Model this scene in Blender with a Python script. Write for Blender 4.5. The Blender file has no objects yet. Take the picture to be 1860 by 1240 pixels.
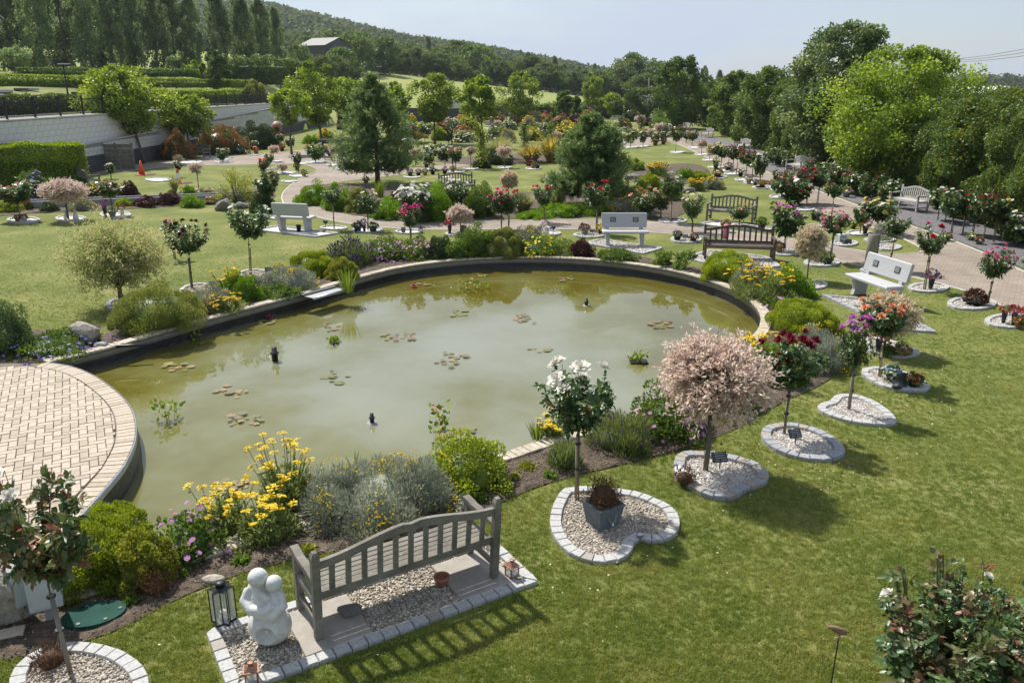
import bpy, math, random
import numpy as np
from mathutils import Vector, Matrix, Quaternion
from mathutils.geometry import delaunay_2d_cdt
R_ = random.Random(7)
rng = np.random.default_rng(11)
SC = bpy.context.scene
COL = SC.collection
rad = math.radians
# ------------------------------------------------------------------ camera, sky, sun, exposure
FPX, HC = 1450.0, 4.6                       # focal length in photo pixels, camera height in metres
TH = math.atan(460 / FPX)
cam = bpy.data.cameras.new('camera'); camo = bpy.data.objects.new('camera', cam); COL.objects.link(camo)
cam.sensor_width = 36; cam.lens = FPX / 1860 * 36; cam.clip_start = .1; cam.clip_end = 6000
camo.location = (0, 0, HC); camo.rotation_euler = (math.pi / 2 - TH, 0, 0)
SC.camera = camo
SUN_EL, SUN_AZ = rad(52), math.atan2(-.63, .77)      # azimuth clockwise from +Y
w = bpy.data.worlds.new('World'); SC.world = w; w.use_nodes = True
nt = w.node_tree; nt.nodes.clear()
def wn(t): return nt.nodes.new(t)
wo = wn('ShaderNodeOutputWorld'); bg = wn('ShaderNodeBackground'); sk = wn('ShaderNodeTexSky')
sk.sky_type = 'NISHITA'; sk.sun_disc = False; sk.sun_elevation = SUN_EL; sk.sun_rotation = SUN_AZ
sk.air_density = 1.0; sk.dust_density = 1.0; sk.ozone_density = 1.0; sk.altitude = 100
tc = wn('ShaderNodeTexCoord'); mp = wn('ShaderNodeMapping'); mp.inputs['Scale'].default_value = (1.0, 1.0, 4.0)
mp.inputs['Rotation'].default_value = (0, 0, .5)
nz = wn('ShaderNodeTexNoise'); nz.inputs['Scale'].default_value = 2.6; nz.inputs['Detail'].default_value = 6; nz.inputs['Roughness'].default_value = .55
rp = wn('ShaderNodeValToRGB'); rp.color_ramp.elements[0].position = .40; rp.color_ramp.elements[1].position = .60
rp.color_ramp.elements[0].color = (.42, .42, .42, 1); rp.color_ramp.elements[1].color = (.96, .96, .96, 1)
mx = wn('ShaderNodeMix'); mx.data_type = 'RGBA'
mx.inputs['B'].default_value = (4.75, 5.45, 6.6, 1)          # thin veil of cloud
nt.links.new(tc.outputs['Generated'], mp.inputs['Vector']); nt.links.new(mp.outputs['Vector'], nz.inputs['Vector'])
nt.links.new(nz.outputs['Fac'], rp.inputs['Fac']); nt.links.new(rp.outputs['Color'], mx.inputs['Factor'])
nt.links.new(sk.outputs['Color'], mx.inputs['A']); nt.links.new(mx.outputs['Result'], bg.inputs['Color'])
bg.inputs['Strength'].default_value = .08
nt.links.new(bg.outputs['Background'], wo.inputs['Surface'])
sl = bpy.data.lights.new('sun', 'SUN'); slo = bpy.data.objects.new('sun', sl); COL.objects.link(slo)
sl.energy = 4.5; sl.angle = rad(1.5); sl.color = (1.0, .95, .86)
_d = Vector((math.cos(SUN_EL) * -math.sin(SUN_AZ), -math.cos(SUN_EL) * math.cos(SUN_AZ), -math.sin(SUN_EL)))
slo.rotation_euler = _d.to_track_quat('-Z', 'Y').to_euler()
SC.view_settings.view_transform = 'Standard'; SC.view_settings.look = 'None'
SC.view_settings.exposure = 0.6; SC.view_settings.gamma = 1.0
SC.render.engine = 'CYCLES'
SC.cycles.use_denoising = True
SC.cycles.max_bounces = 6; SC.cycles.diffuse_bounces = 4; SC.cycles.glossy_bounces = 2; SC.cycles.transmission_bounces = 4
SC.cycles.transparent_max_bounces = 4; SC.cycles.caustics_reflective = False; SC.cycles.caustics_refractive = False

# ------------------------------------------------------------------ pixel -> place (photo pixels, 1860 x 1240)
_c, _s = math.cos(TH), math.sin(TH)
def ray(px, py):
    a = (px - 930) / FPX; b = (620 - py) / FPX
    return (a, _c + b * _s, -_s + b * _c)
def G(px, py, z=0.0):                     # where the ray of a pixel meets the level z
    r = ray(px, py); t = (z - HC) / r[2]
    return Vector((r[0] * t, r[1] * t, z))
def Zat(py, y):                           # height at distance y that shows at row py
    r = ray(930, py); return HC + r[2] / r[1] * y
def XD(px, y, z=0): return (px - 930) / FPX * (y * _c + (HC - z) * _s)
def PPM(y, z=0): return FPX / (y * _c + (HC - z) * _s)

_O1 = 'first second third fourth fifth sixth seventh eighth ninth tenth eleventh twelfth thirteenth fourteenth fifteenth sixteenth seventeenth eighteenth nineteenth'.split()
def ORD(n):                               # 1 -> first, 21 -> twenty first
    if n < 20: return _O1[n - 1]
    t = {2: 'twent', 3: 'thirt', 4: 'fort', 5: 'fift', 6: 'sixt'}[n // 10]; return t + 'ieth' if n % 10 == 0 else t + 'y ' + _O1[n % 10 - 1]
# ------------------------------------------------------------------ objects
def link(o): COL.objects.link(o); return o
def tag(o, label=None, cat=None, group=None, kind=None):
    if label: o['label'] = label
    if cat: o['category'] = cat
    if group: o['group'] = group
    if kind: o['kind'] = kind
    return o
def thing(name, label, cat, loc=(0, 0, 0), rz=0, group=None):
    o = link(bpy.data.objects.new(name, None)); o.empty_display_size = .1
    o.location = loc; o.rotation_euler = (0, 0, rz)
    return tag(o, label, cat, group)
def part(name, me, parent, loc=(0, 0, 0), rot=(0, 0, 0), sc=(1, 1, 1), kind=None, label=None):
    o = link(bpy.data.objects.new(name, me)); o.parent = parent
    o.location = loc; o.rotation_euler = rot
    o.scale = sc if not isinstance(sc, (int, float)) else (sc, sc, sc)
    return tag(o, label, None, None, kind)
def single(name, me, label, cat, loc=(0, 0, 0), rz=0, group=None, sc=1):
    o = link(bpy.data.objects.new(name, me)); o.location = loc; o.rotation_euler = (0, 0, rz); o.scale = (sc, sc, sc)
    return tag(o, label, cat, group)
def struct(name, me, loc=(0, 0, 0), label=None):
    o = link(bpy.data.objects.new(name, me)); o.location = loc
    return tag(o, label, None, None, 'structure')

# ------------------------------------------------------------------ mesh building
def np_mesh(name, V, F, mats, mi=None, tone=None, smooth=False):
    """V (n,3); F list of face index arrays, each (k,3) or (k,4); mi material index per face; tone per face"""
    me = bpy.data.meshes.new(name)
    V = np.asarray(V, np.float32); F = [np.asarray(f, np.int32) for f in F if len(f)]
    me.vertices.add(len(V)); me.vertices.foreach_set('co', V.ravel())
    loops = np.concatenate([f.ravel() for f in F]); tot = np.concatenate([np.full(len(f), f.shape[1], np.int32) for f in F])
    st = np.concatenate([[0], np.cumsum(tot)[:-1]]).astype(np.int32)
    me.loops.add(len(loops)); me.loops.foreach_set('vertex_index', loops)
    me.polygons.add(len(tot)); me.polygons.foreach_set('loop_start', st); me.polygons.foreach_set('loop_total', tot)
    for m in (mats if isinstance(mats, (list, tuple)) else [mats]): me.materials.append(m)
    if mi is not None: me.polygons.foreach_set('material_index', np.asarray(mi, np.int32))
    if smooth: me.polygons.foreach_set('use_smooth', np.ones(len(tot), bool))
    if tone is not None:
        a = me.attributes.new('tone', 'FLOAT', 'FACE'); a.data.foreach_set('value', np.asarray(tone, np.float32))
    me.update(calc_edges=True)
    return me
class MB:
    """collects shapes; build() makes one mesh"""
    def __init__(s): s.v = []; s.f = []; s.mi = []; s.m = 0; s.sm = []; s.smooth = False; s.tn = []; s.t = .5
    def add(s, vs, fs, T=None):
        b = len(s.v)
        s.v += [tuple(T @ Vector(v)) for v in vs] if T is not None else [tuple(v) for v in vs]
        for f in fs: s.f.append(tuple(i + b for i in f)); s.mi.append(s.m); s.sm.append(s.smooth); s.tn.append(s.t)
        return s
    def box(s, x0, x1, y0, y1, z0, z1, T=None, bev=0):
        if bev:
            b = bev; vs = []; 
            for z, i in ((z0, b), (z0 + b, 0), (z1 - b, 0), (z1, b)):
                vs += [(x0 + i, y0 + i, z), (x1 - i, y0 + i, z), (x1 - i, y1 - i, z), (x0 + i, y1 - i, z)]
            fs = [(3, 2, 1, 0), (12, 13, 14, 15)]
            for k in range(3):
                for j in range(4): a = k * 4 + j; c2 = k * 4 + (j + 1) % 4; fs.append((a, c2, c2 + 4, a + 4))
            return s.add(vs, fs, T)
        vs = [(x0, y0, z0), (x1, y0, z0), (x1, y1, z0), (x0, y1, z0), (x0, y0, z1), (x1, y0, z1), (x1, y1, z1), (x0, y1, z1)]
        return s.add(vs, [(3, 2, 1, 0), (4, 5, 6, 7), (0, 1, 5, 4), (1, 2, 6, 5), (2, 3, 7, 6), (3, 0, 4, 7)], T)
    def bar(s, p, q, w, h, up=(0, 0, 1)):
        p = Vector(p); q = Vector(q); d = (q - p); L = d.length; d.normalize(); u = Vector(up)
        x = d.cross(u)
        if x.length < 1e-4: x = d.cross(Vector((0, 1, 0)))
        x.normalize(); u = x.cross(d).normalized()
        T = Matrix((( x.x, d.x, u.x, p.x), (x.y, d.y, u.y, p.y), (x.z, d.z, u.z, p.z), (0, 0, 0, 1)))
        return s.box(-w / 2, w / 2, 0, L, -h / 2, h / 2, T)
    def tube(s, pts, rs, n=8, cap=True):
        pts = [Vector(p) for p in pts]; b = len(s.v); K = len(pts)
        if isinstance(rs, (int, float)): rs = [rs] * K
        prev = None; vs = []
        for k in range(K):
            d = (pts[min(k + 1, K - 1)] - pts[max(k - 1, 0)]).normalized()
            if prev is None:
                a = d.orthogonal().normalized()
            else:
                a = prev - d * prev.dot(d); a = a.normalized() if a.length > 1e-5 else d.orthogonal().normalized()
            prev = a; c2 = d.cross(a)
            for j in range(n):
                t = 2 * math.pi * j / n; vs.append(pts[k] + (a * math.cos(t) + c2 * math.sin(t)) * rs[k])
        fs = []
        for k in range(K - 1):
            for j in range(n): fs.append((k * n + j, k * n + (j + 1) % n, (k + 1) * n + (j + 1) % n, (k + 1) * n + j))
        if cap: fs += [tuple(range(n - 1, -1, -1)), tuple((K - 1) * n + j for j in range(n))]
        return s.add(vs, fs)
    def lathe(s, prof, n=16, T=None, cap=True):
        vs = []; K = len(prof)
        for r, z in prof:
            for j in range(n): t = 2 * math.pi * j / n; vs.append((r * math.cos(t), r * math.sin(t), z))
        fs = []
        for k in range(K - 1):
            for j in range(n): fs.append((k * n + j, k * n + (j + 1) % n, (k + 1) * n + (j + 1) % n, (k + 1) * n + j))
        if cap: fs += [tuple(range(n - 1, -1, -1)), tuple((K - 1) * n + j for j in range(n))]
        return s.add(vs, fs, T)
    def prism(s, poly, z0, z1, T=None, top=None):
        n = len(poly); tp = top or poly
        vs = [(p[0], p[1], z0) for p in poly] + [(p[0], p[1], z1) for p in tp]
        fs = [tuple(range(n - 1, -1, -1)), tuple(range(n, 2 * n))] + [(i, (i + 1) % n, n + (i + 1) % n, n + i) for i in range(n)]
        return s.add(vs, fs, T)
    def ball(s, c, r, n=10, m=6, sq=(1, 1, 1)):
        prof = []
        vs = []; fs = []
        for k in range(1, m):
            a = math.pi * k / m
            for j in range(n):
                t = 2 * math.pi * j / n
                vs.append((c[0] + r * sq[0] * math.sin(a) * math.cos(t), c[1] + r * sq[1] * math.sin(a) * math.sin(t), c[2] - r * sq[2] * math.cos(a)))
        for k in range(m - 2):
            for j in range(n): fs.append((k * n + j, k * n + (j + 1) % n, (k + 1) * n + (j + 1) % n, (k + 1) * n + j))
        b = len(vs); vs += [(c[0], c[1], c[2] - r * sq[2]), (c[0], c[1], c[2] + r * sq[2])]
        for j in range(n): fs += [(b, (j + 1) % n, j), (b + 1, (m - 2) * n + j, (m - 2) * n + (j + 1) % n)]
        return s.add(vs, fs)
    def build(s, name, mats, tone=False):
        me = bpy.data.meshes.new(name); me.from_pydata(s.v, [], s.f)
        for m in (mats if isinstance(mats, (list, tuple)) else [mats]): me.materials.append(m)
        me.polygons.foreach_set('material_index', s.mi)
        me.polygons.foreach_set('use_smooth', s.sm)
        if tone: a = me.attributes.new('tone', 'FLOAT', 'FACE'); a.data.foreach_set('value', s.tn)
        me.update(); return me

# ------------------------------------------------------------------ materials
def new_mat(name):
    m = bpy.data.materials.new(name); m.use_nodes = True; n = m.node_tree; n.nodes.clear()
    o = n.nodes.new('ShaderNodeOutputMaterial'); return m, n, o
def N(n, t, **k):
    x = n.nodes.new(t)
    for a, b in k.items():
        if a in x.inputs: x.inputs[a].default_value = b
        else: setattr(x, a, b)
    return x
def rgba(c): return (c[0], c[1], c[2], 1)
def ramp(n, cols, pos=None):
    r = n.nodes.new('ShaderNodeValToRGB'); e = r.color_ramp.elements
    pos = pos or [i / (len(cols) - 1) for i in range(len(cols))]
    while len(e) < len(cols): e.new(.5)
    for i, c in enumerate(cols): e[i].position = pos[i]; e[i].color = rgba(c)
    return r
def M(name, cols, scale=6, rough=.7, bump=.2, bscale=None, metal=0, detail=5, coords='Object', pos=None, spec=.5, stretch=(1, 1, 1), bdist=.02):
    m, n, o = new_mat(name); L = n.links.new
    p = N(n, 'ShaderNodeBsdfPrincipled', Roughness=rough, Metallic=metal); p.inputs['Specular IOR Level'].default_value = spec
    if not isinstance(cols[0], (tuple, list)): cols = [cols, tuple(min(1, c * 1.12) for c in cols)]
    t = N(n, 'ShaderNodeTexCoord'); mpn = N(n, 'ShaderNodeMapping', Scale=stretch)
    L(t.outputs[coords], mpn.inputs['Vector'])
    z = N(n, 'ShaderNodeTexNoise', Scale=scale, Detail=detail, Roughness=.6); L(mpn.outputs[0], z.inputs['Vector'])
    r = ramp(n, cols, pos or [.3 + .4 * i / (len(cols) - 1) for i in range(len(cols))]); L(z.outputs['Fac'], r.inputs['Fac'])
    L(r.outputs['Color'], p.inputs['Base Color'])
    if bump:
        z2 = N(n, 'ShaderNodeTexNoise', Scale=bscale or scale * 6, Detail=4); L(mpn.outputs[0], z2.inputs['Vector'])
        b = N(n, 'ShaderNodeBump', Strength=bump, Distance=bdist); L(z2.outputs['Fac'], b.inputs['Height']); L(b.outputs['Normal'], p.inputs['Normal'])
    L(p.outputs[0], o.inputs['Surface']); return m
def leafmat(name, cols, rough=.5, trans=.3, var=.25, spec=.4, pos=None, gain=1.5, warm=(1.14, 1.03, .80)):
    """leaf colour from the per-leaf tone, a little different on each plant"""
    m, n, o = new_mat(name); L = n.links.new; cols = [tuple(v * gain * (k if gain != 1 else 1) for v, k in zip(c, warm)) for c in cols]
    a = N(n, 'ShaderNodeAttribute', attribute_name='tone'); r = ramp(n, cols, pos); L(a.outputs['Fac'], r.inputs['Fac'])
    oi = N(n, 'ShaderNodeObjectInfo'); mr = N(n, 'ShaderNodeMapRange'); mr.inputs['To Min'].default_value = 1 - var; mr.inputs['To Max'].default_value = 1 + var * .6
    L(oi.outputs['Random'], mr.inputs['Value'])
    hs = N(n, 'ShaderNodeHueSaturation', Saturation=1.0); L(r.outputs['Color'], hs.inputs['Color']); L(mr.outputs[0], hs.inputs['Value'])
    p = N(n, 'ShaderNodeBsdfPrincipled', Roughness=rough); p.inputs['Specular IOR Level'].default_value = spec
    L(hs.outputs[0], p.inputs['Base Color'])
    tr = N(n, 'ShaderNodeBsdfTranslucent'); g = N(n, 'ShaderNodeHueSaturation', Hue=.487, Saturation=1.1, Value=1.25); L(hs.outputs[0], g.inputs['Color']); L(g.outputs[0], tr.inputs['Color'])
    ms = N(n, 'ShaderNodeMixShader', Fac=trans); L(p.outputs[0], ms.inputs[1]); L(tr.outputs[0], ms.inputs[2])
    L(ms.outputs[0], o.inputs['Surface']); return m
# ------------------------------------------------------------------ shared materials
m_soil = M('soil', [(.035, .024, .016), (.09, .065, .045), (.16, .12, .085)], 14, .95, .8, 60, coords='Object', bdist=.03)
def woodmat(name, cols, lichen):
    m, n, o = new_mat(name); L = n.links.new; t = N(n, 'ShaderNodeTexCoord'); nr = N(n, 'ShaderNodeTexNoise', Scale=3.0, Detail=3); L(t.outputs['Object'], nr.inputs['Vector'])
    mp_ = N(n, 'ShaderNodeMapping', Scale=(6, 60, 22)); L(t.outputs['Object'], mp_.inputs['Vector']); gr = N(n, 'ShaderNodeTexNoise', Scale=1.0, Detail=6, Roughness=.7); L(mp_.outputs[0], gr.inputs['Vector'])
    ad = N(n, 'ShaderNodeMath', operation='ADD'); L(nr.outputs['Fac'], ad.inputs[0]); L(gr.outputs['Fac'], ad.inputs[1]); hf = N(n, 'ShaderNodeMath', operation='MULTIPLY'); hf.inputs[1].default_value = .5; L(ad.outputs[0], hf.inputs[0])
    r = ramp(n, cols, [.32, .5, .68]); L(hf.outputs[0], r.inputs['Fac']); li = N(n, 'ShaderNodeTexNoise', Scale=38, Detail=4, Roughness=.7); L(t.outputs['Object'], li.inputs['Vector']); lr = ramp(n, [(0, 0, 0), (1, 1, 1)], [.60, .68]); L(li.outputs['Fac'], lr.inputs['Fac'])
    mx_ = N(n, 'ShaderNodeMix', data_type='RGBA'); L(lr.outputs[0], mx_.inputs['Factor']); L(r.outputs[0], mx_.inputs['A']); mx_.inputs['B'].default_value = rgba(lichen)
    p = N(n, 'ShaderNodeBsdfPrincipled', Roughness=.85); L(mx_.outputs['Result'], p.inputs['Base Color']); b = N(n, 'ShaderNodeBump', Strength=.5, Distance=.004); L(gr.outputs['Fac'], b.inputs['Height']); L(b.outputs[0], p.inputs['Normal']); L(p.outputs[0], o.inputs['Surface']); return m
m_wood = woodmat('weathered_teak', [(.085, .075, .06), (.165, .15, .125), (.25, .235, .205)], (.32, .31, .275))
m_woodpale = woodmat('pale_weathered_teak', [(.28, .265, .24), (.42, .405, .375), (.5, .485, .45)], (.5, .49, .46))
m_wooddark = M('brown_teak', [(.05, .033, .024), (.12, .085, .065)], 6, .65, .3, 40)
m_granite = M('pale_granite', [(.31, .315, .32), (.42, .425, .43), (.50, .505, .51)], 60, .6, .15, 120)
m_sett = M('granite_sett', [(.29, .288, .28), (.41, .408, .40), (.49, .488, .48)], 40, .75, .4, 90)
m_settwarm = M('sandstone_sett', [(.26, .235, .20), (.37, .34, .30)], 40, .75, .4, 90)
m_slate_sett = M('grey_slate_sett', [(.22, .23, .25), (.36, .37, .39)], 30, .7, .4, 90)
m_slab = M('concrete_slab', [(.27, .245, .21), (.37, .34, .30)], 8, .85, .3, 60)
m_coping = M('sandstone_coping', [(.30, .255, .19), (.44, .385, .30), (.52, .47, .39)], 9, .85, .4, 70)
m_brick1 = M('buff_paver_light', [(.385, .325, .255), (.50, .43, .345)], 20, .88, .35, 90)
m_brick2 = M('buff_paver_dark', [(.32, .262, .20), (.42, .355, .28)], 20, .88, .35, 90)
m_joint = M('joint_sand', [(.12, .10, .078), (.21, .175, .14)], 30, .95, .5, 120)
m_conc = M('grey_concrete', [(.22, .225, .23), (.34, .345, .35)], 5, .85, .3, 50)
m_liner = M('black_pond_liner', [(.008, .008, .009), (.02, .02, .022)], 4, .32, .5, 9, bdist=.05)
m_steel = M('galvanised_steel', [(.42, .43, .44), (.55, .56, .57)], 8, .38, .1, 40, metal=.85)
m_black = M('black_plastic', [(.010, .010, .011), (.02, .02, .021)], 8, .42, .1, 40)
m_blackmetal = M('black_metal', [(.012, .012, .013), (.03, .03, .03)], 8, .45, .15, 60, metal=.3)
m_slate = M('slate_plaque', [(.03, .033, .038), (.055, .06, .066)], 20, .5, .2, 60)
m_text = M('engraved_letters', (.5, .5, .48), 10, .7, 0)
m_rock = M('sandstone_rock', [(.22, .19, .15), (.40, .36, .30), (.50, .46, .40)], 5, .9, .7, 20, bdist=.05)
m_rockgrey = M('grey_rock', [(.17, .165, .15), (.33, .32, .29)], 5, .9, .7, 20, bdist=.05)
m_bark = M('bark', [(.07, .058, .045), (.17, .145, .115)], 10, .9, .6, 40, stretch=(1, 1, .25))
m_stake = M('treated_stake', [(.27, .205, .135), (.42, .34, .235)], 10, .8, .4, 50, stretch=(1, 1, .2))
m_stake2 = M('grey_stake', [(.16, .14, .115), (.27, .24, .20)], 10, .8, .4, 50, stretch=(1, 1, .2))
m_cane = M('rose_cane', [(.06, .075, .025), (.12, .10, .045)], 12, .6, .2, 60)
m_terra = M('terracotta', [(.30, .12, .06), (.42, .19, .11)], 8, .8, .2, 50)
m_bluepot = M('blue_glazed_pot', [(.035, .055, .14), (.07, .10, .22)], 8, .3, .1, 50)
m_greypot = M('grey_blue_planter', [(.085, .115, .135), (.14, .175, .195)], 7, .55, .25, 40)
m_whitepot = M('white_pot', [(.62, .62, .60), (.75, .75, .73)], 8, .5, .05, 40)
m_tanpot = M('wicker_pot', [(.36, .22, .08), (.52, .35, .15)], 40, .8, .4, 80)
m_copper = M('weathered_copper', [(.22, .10, .065), (.40, .22, .15)], 12, .45, .25, 60, metal=.6)
m_marble = M('white_cast_stone', [(.46, .46, .44), (.58, .58, .56), (.64, .64, .62)], 14, .7, .35, 60)
m_orange = M('cone_orange', [(.72, .075, .02), (.80, .10, .03)], 6, .5, .05, 40)
m_white = M('white_paint', [(.72, .72, .70), (.80, .80, .78)], 6, .55, .05, 40)
m_boxgrey = M('grey_enamel_box', [(.40, .43, .44), (.50, .53, .54)], 4, .5, .1, 30)
m_green_cover = M('green_plastic_cover', [(.006, .04, .03), (.012, .065, .05)], 5, .8, .2, 30, spec=.2)
m_candle = M('candle_wax', (.70, .66, .55), 6, .5, 0)
def glassmat():
    m, n, o = new_mat('lantern_glass'); p = N(n, 'ShaderNodeBsdfPrincipled', Roughness=.05); p.inputs['Base Color'].default_value = (.75, .78, .76, 1)
    p.inputs['Alpha'].default_value = .35; n.links.new(p.outputs[0], o.inputs['Surface']); return m
m_glass = glassmat()
def gravelmat(name, cols, sc=1.0):
    m, n, o = new_mat(name); L = n.links.new
    a = N(n, 'ShaderNodeAttribute', attribute_name='tone'); r = ramp(n, cols); L(a.outputs['Fac'], r.inputs['Fac'])
    p = N(n, 'ShaderNodeBsdfPrincipled', Roughness=.8); L(r.outputs[0], p.inputs['Base Color']); L(p.outputs[0], o.inputs['Surface']); return m
m_peb = gravelmat('cream_pebbles', [(.20, .165, .125), (.36, .31, .245), (.48, .43, .36), (.60, .56, .50)])
m_pebw = gravelmat('white_pebbles', [(.30, .28, .26), (.58, .55, .51), (.70, .68, .64), (.38, .25, .18)])
def gravelbase(name, c0, c1, c2, vs):
    m, n, o = new_mat(name); L = n.links.new
    g = N(n, 'ShaderNodeNewGeometry'); v = N(n, 'ShaderNodeTexVoronoi', Scale=vs); L(g.outputs['Position'], v.inputs['Vector'])
    sx = N(n, 'ShaderNodeSeparateColor'); L(v.outputs['Color'], sx.inputs[0]); r = ramp(n, [c0, c1, c2], [0, .5, 1]); L(sx.outputs[0], r.inputs['Fac'])
    p = N(n, 'ShaderNodeBsdfPrincipled', Roughness=.9); L(r.outputs[0], p.inputs['Base Color'])
    b = N(n, 'ShaderNodeBump', Strength=.9, Distance=.02, invert=True); L(v.outputs['Distance'], b.inputs['Height']); L(b.outputs[0], p.inputs['Normal'])
    L(p.outputs[0], o.inputs['Surface']); return m
m_gbase = gravelbase('cream_gravel', (.24, .205, .16), (.40, .35, .285), (.54, .49, .42), 38)
m_gbasew = gravelbase('white_gravel', (.38, .36, .33), (.58, .56, .52), (.72, .70, .67), 34)
m_gslate = gravelbase('purple_slate_chips', (.07, .068, .08), (.14, .13, .145), (.22, .205, .215), 30)

# ------------------------------------------------------------------ outlines on the ground
def catmull(P, n=6, closed=False):
    P = [Vector((p[0], p[1])) for p in P]; K = len(P); out = []
    rngk = range(K if closed else K - 1)
    for i in rngk:
        a = P[(i - 1) % K] if closed or i > 0 else P[0]; b = P[i]; c = P[(i + 1) % K]; d = P[(i + 2) % K] if closed or i + 2 < K else P[-1]
        for j in range(n):
            t = j / n
            out.append(.5 * ((2 * b) + (c - a) * t + (2 * a - 5 * b + 4 * c - d) * t * t + (3 * b - a - 3 * c + d) * t ** 3))
    if not closed: out.append(P[-1])
    return out
def resample(P, step, closed=False):
    P = [Vector((p[0], p[1])) for p in P]
    if closed: P = P + [P[0]]
    L = [0]
    for a, b in zip(P, P[1:]): L.append(L[-1] + (b - a).length)
    n = max(2, round(L[-1] / step)); out = []; k = 0
    for i in range(n if closed else n + 1):
        s = L[-1] * i / n
        while k < len(P) - 2 and L[k + 1] < s: k += 1
        u = (s - L[k]) / max(1e-9, L[k + 1] - L[k]); out.append(P[k].lerp(P[k + 1], u))
    return out
def offset(P, d, closed=False):           # to the left of travel
    K = len(P); out = []
    for i in range(K):
        a = P[(i - 1) % K] if closed or i > 0 else P[i]; b = P[(i + 1) % K] if closed or i < K - 1 else P[i]
        t = (b - a).normalized(); out.append(P[i] + Vector((-t.y, t.x)) * d)
    return out
def inside(P, Q):
    """which of points Q (n,2) lie inside polygon P"""
    Q = np.asarray(Q, float); x, y = Q[:, 0], Q[:, 1]; r = np.zeros(len(Q), bool); K = len(P)
    for i in range(K):
        x0, y0 = P[i][0], P[i][1]; x1, y1 = P[(i + 1) % K][0], P[(i + 1) % K][1]
        if y0 == y1: continue
        c = ((y0 > y) != (y1 > y)) & (x < (x1 - x0) * (y - y0) / (y1 - y0) + x0); r ^= c
    return r
terr_edge = catmull([(-4.72, 6.2), (-4.80, 7.5), (-4.86, 8.67), (-4.95, 9.34), (-5.22, 10.19), (-5.78, 11.2), (-6.7, 12.25), (-7.5, 12.9), (-8.1, 13.15)], 6)
left_side = [Vector(p) for p in ((-8.1, 13.15), (-7.42, 14.02), (-6.66, 15.32), (-5.79, 16.68), (-4.9, 17.95))]
CC, CR = Vector((.42, 17.3)), 4.95
arc = [CC + CR * Vector((math.cos(t), math.sin(t))) for t in np.linspace(rad(156), rad(-56), 46)]
near_side = [Vector(p) for p in ((1.9, 11.05), (.61, 10.08), (-.07, 9.57), (-1.3, 8.66), (-2.6, 7.7), (-4.72, 6.2))]
pond_rim = catmull(left_side + arc[::5] + near_side, 8)       # the coping line, from the terrace round to the near side
POND = terr_edge[:-1] + pond_rim[:-1]
WATER_Z = -.30

# ------------------------------------------------------------------ terrain
def sstep(a, b, v): t = np.clip((v - a) / (b - a), 0, 1); return t * t * (3 - 2 * t)
def terrain(x, y):
    x = np.asarray(x, float); y = np.asarray(y, float)
    ym = np.maximum(y, 1); px = 930 + x / (ym * _c + 1.4) * FPX
    z220 = np.clip(4.6 - .115 * x, .2, 14)
    field = sstep(122, 225, y) * z220
    rp_ = [(-600, -14), (0, -14), (250, -8), (420, 4), (500, 14), (560, 28), (620, 42), (680, 57), (750, 72), (800, 79), (860, 85), (940, 98), (1010, 110), (1080, 124), (1150, 137), (1240, 149), (1860, 152), (2500, 152)]; ridge = np.interp(px, [q[0] for q in rp_], [max(2.0, Zat(q[1], 900) - 11) for q in rp_])
    hill = sstep(230, 900, y) ** 1.2 * (ridge - z220)
    bank = sstep(-24.35, -24.7, x) * 3.0 * sstep(118, 104, y) + sstep(-27, -44, x) * .06 * np.clip(y - 45, 0, 130) * sstep(400, 150, y)
    bank = np.where((y > 104) & (x < -24.3), np.maximum(bank, sstep(-24.5, -34, x) * 3.0), bank)
    z = np.where(y > 5, np.maximum(field, bank) + hill, 0)
    return z
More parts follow.
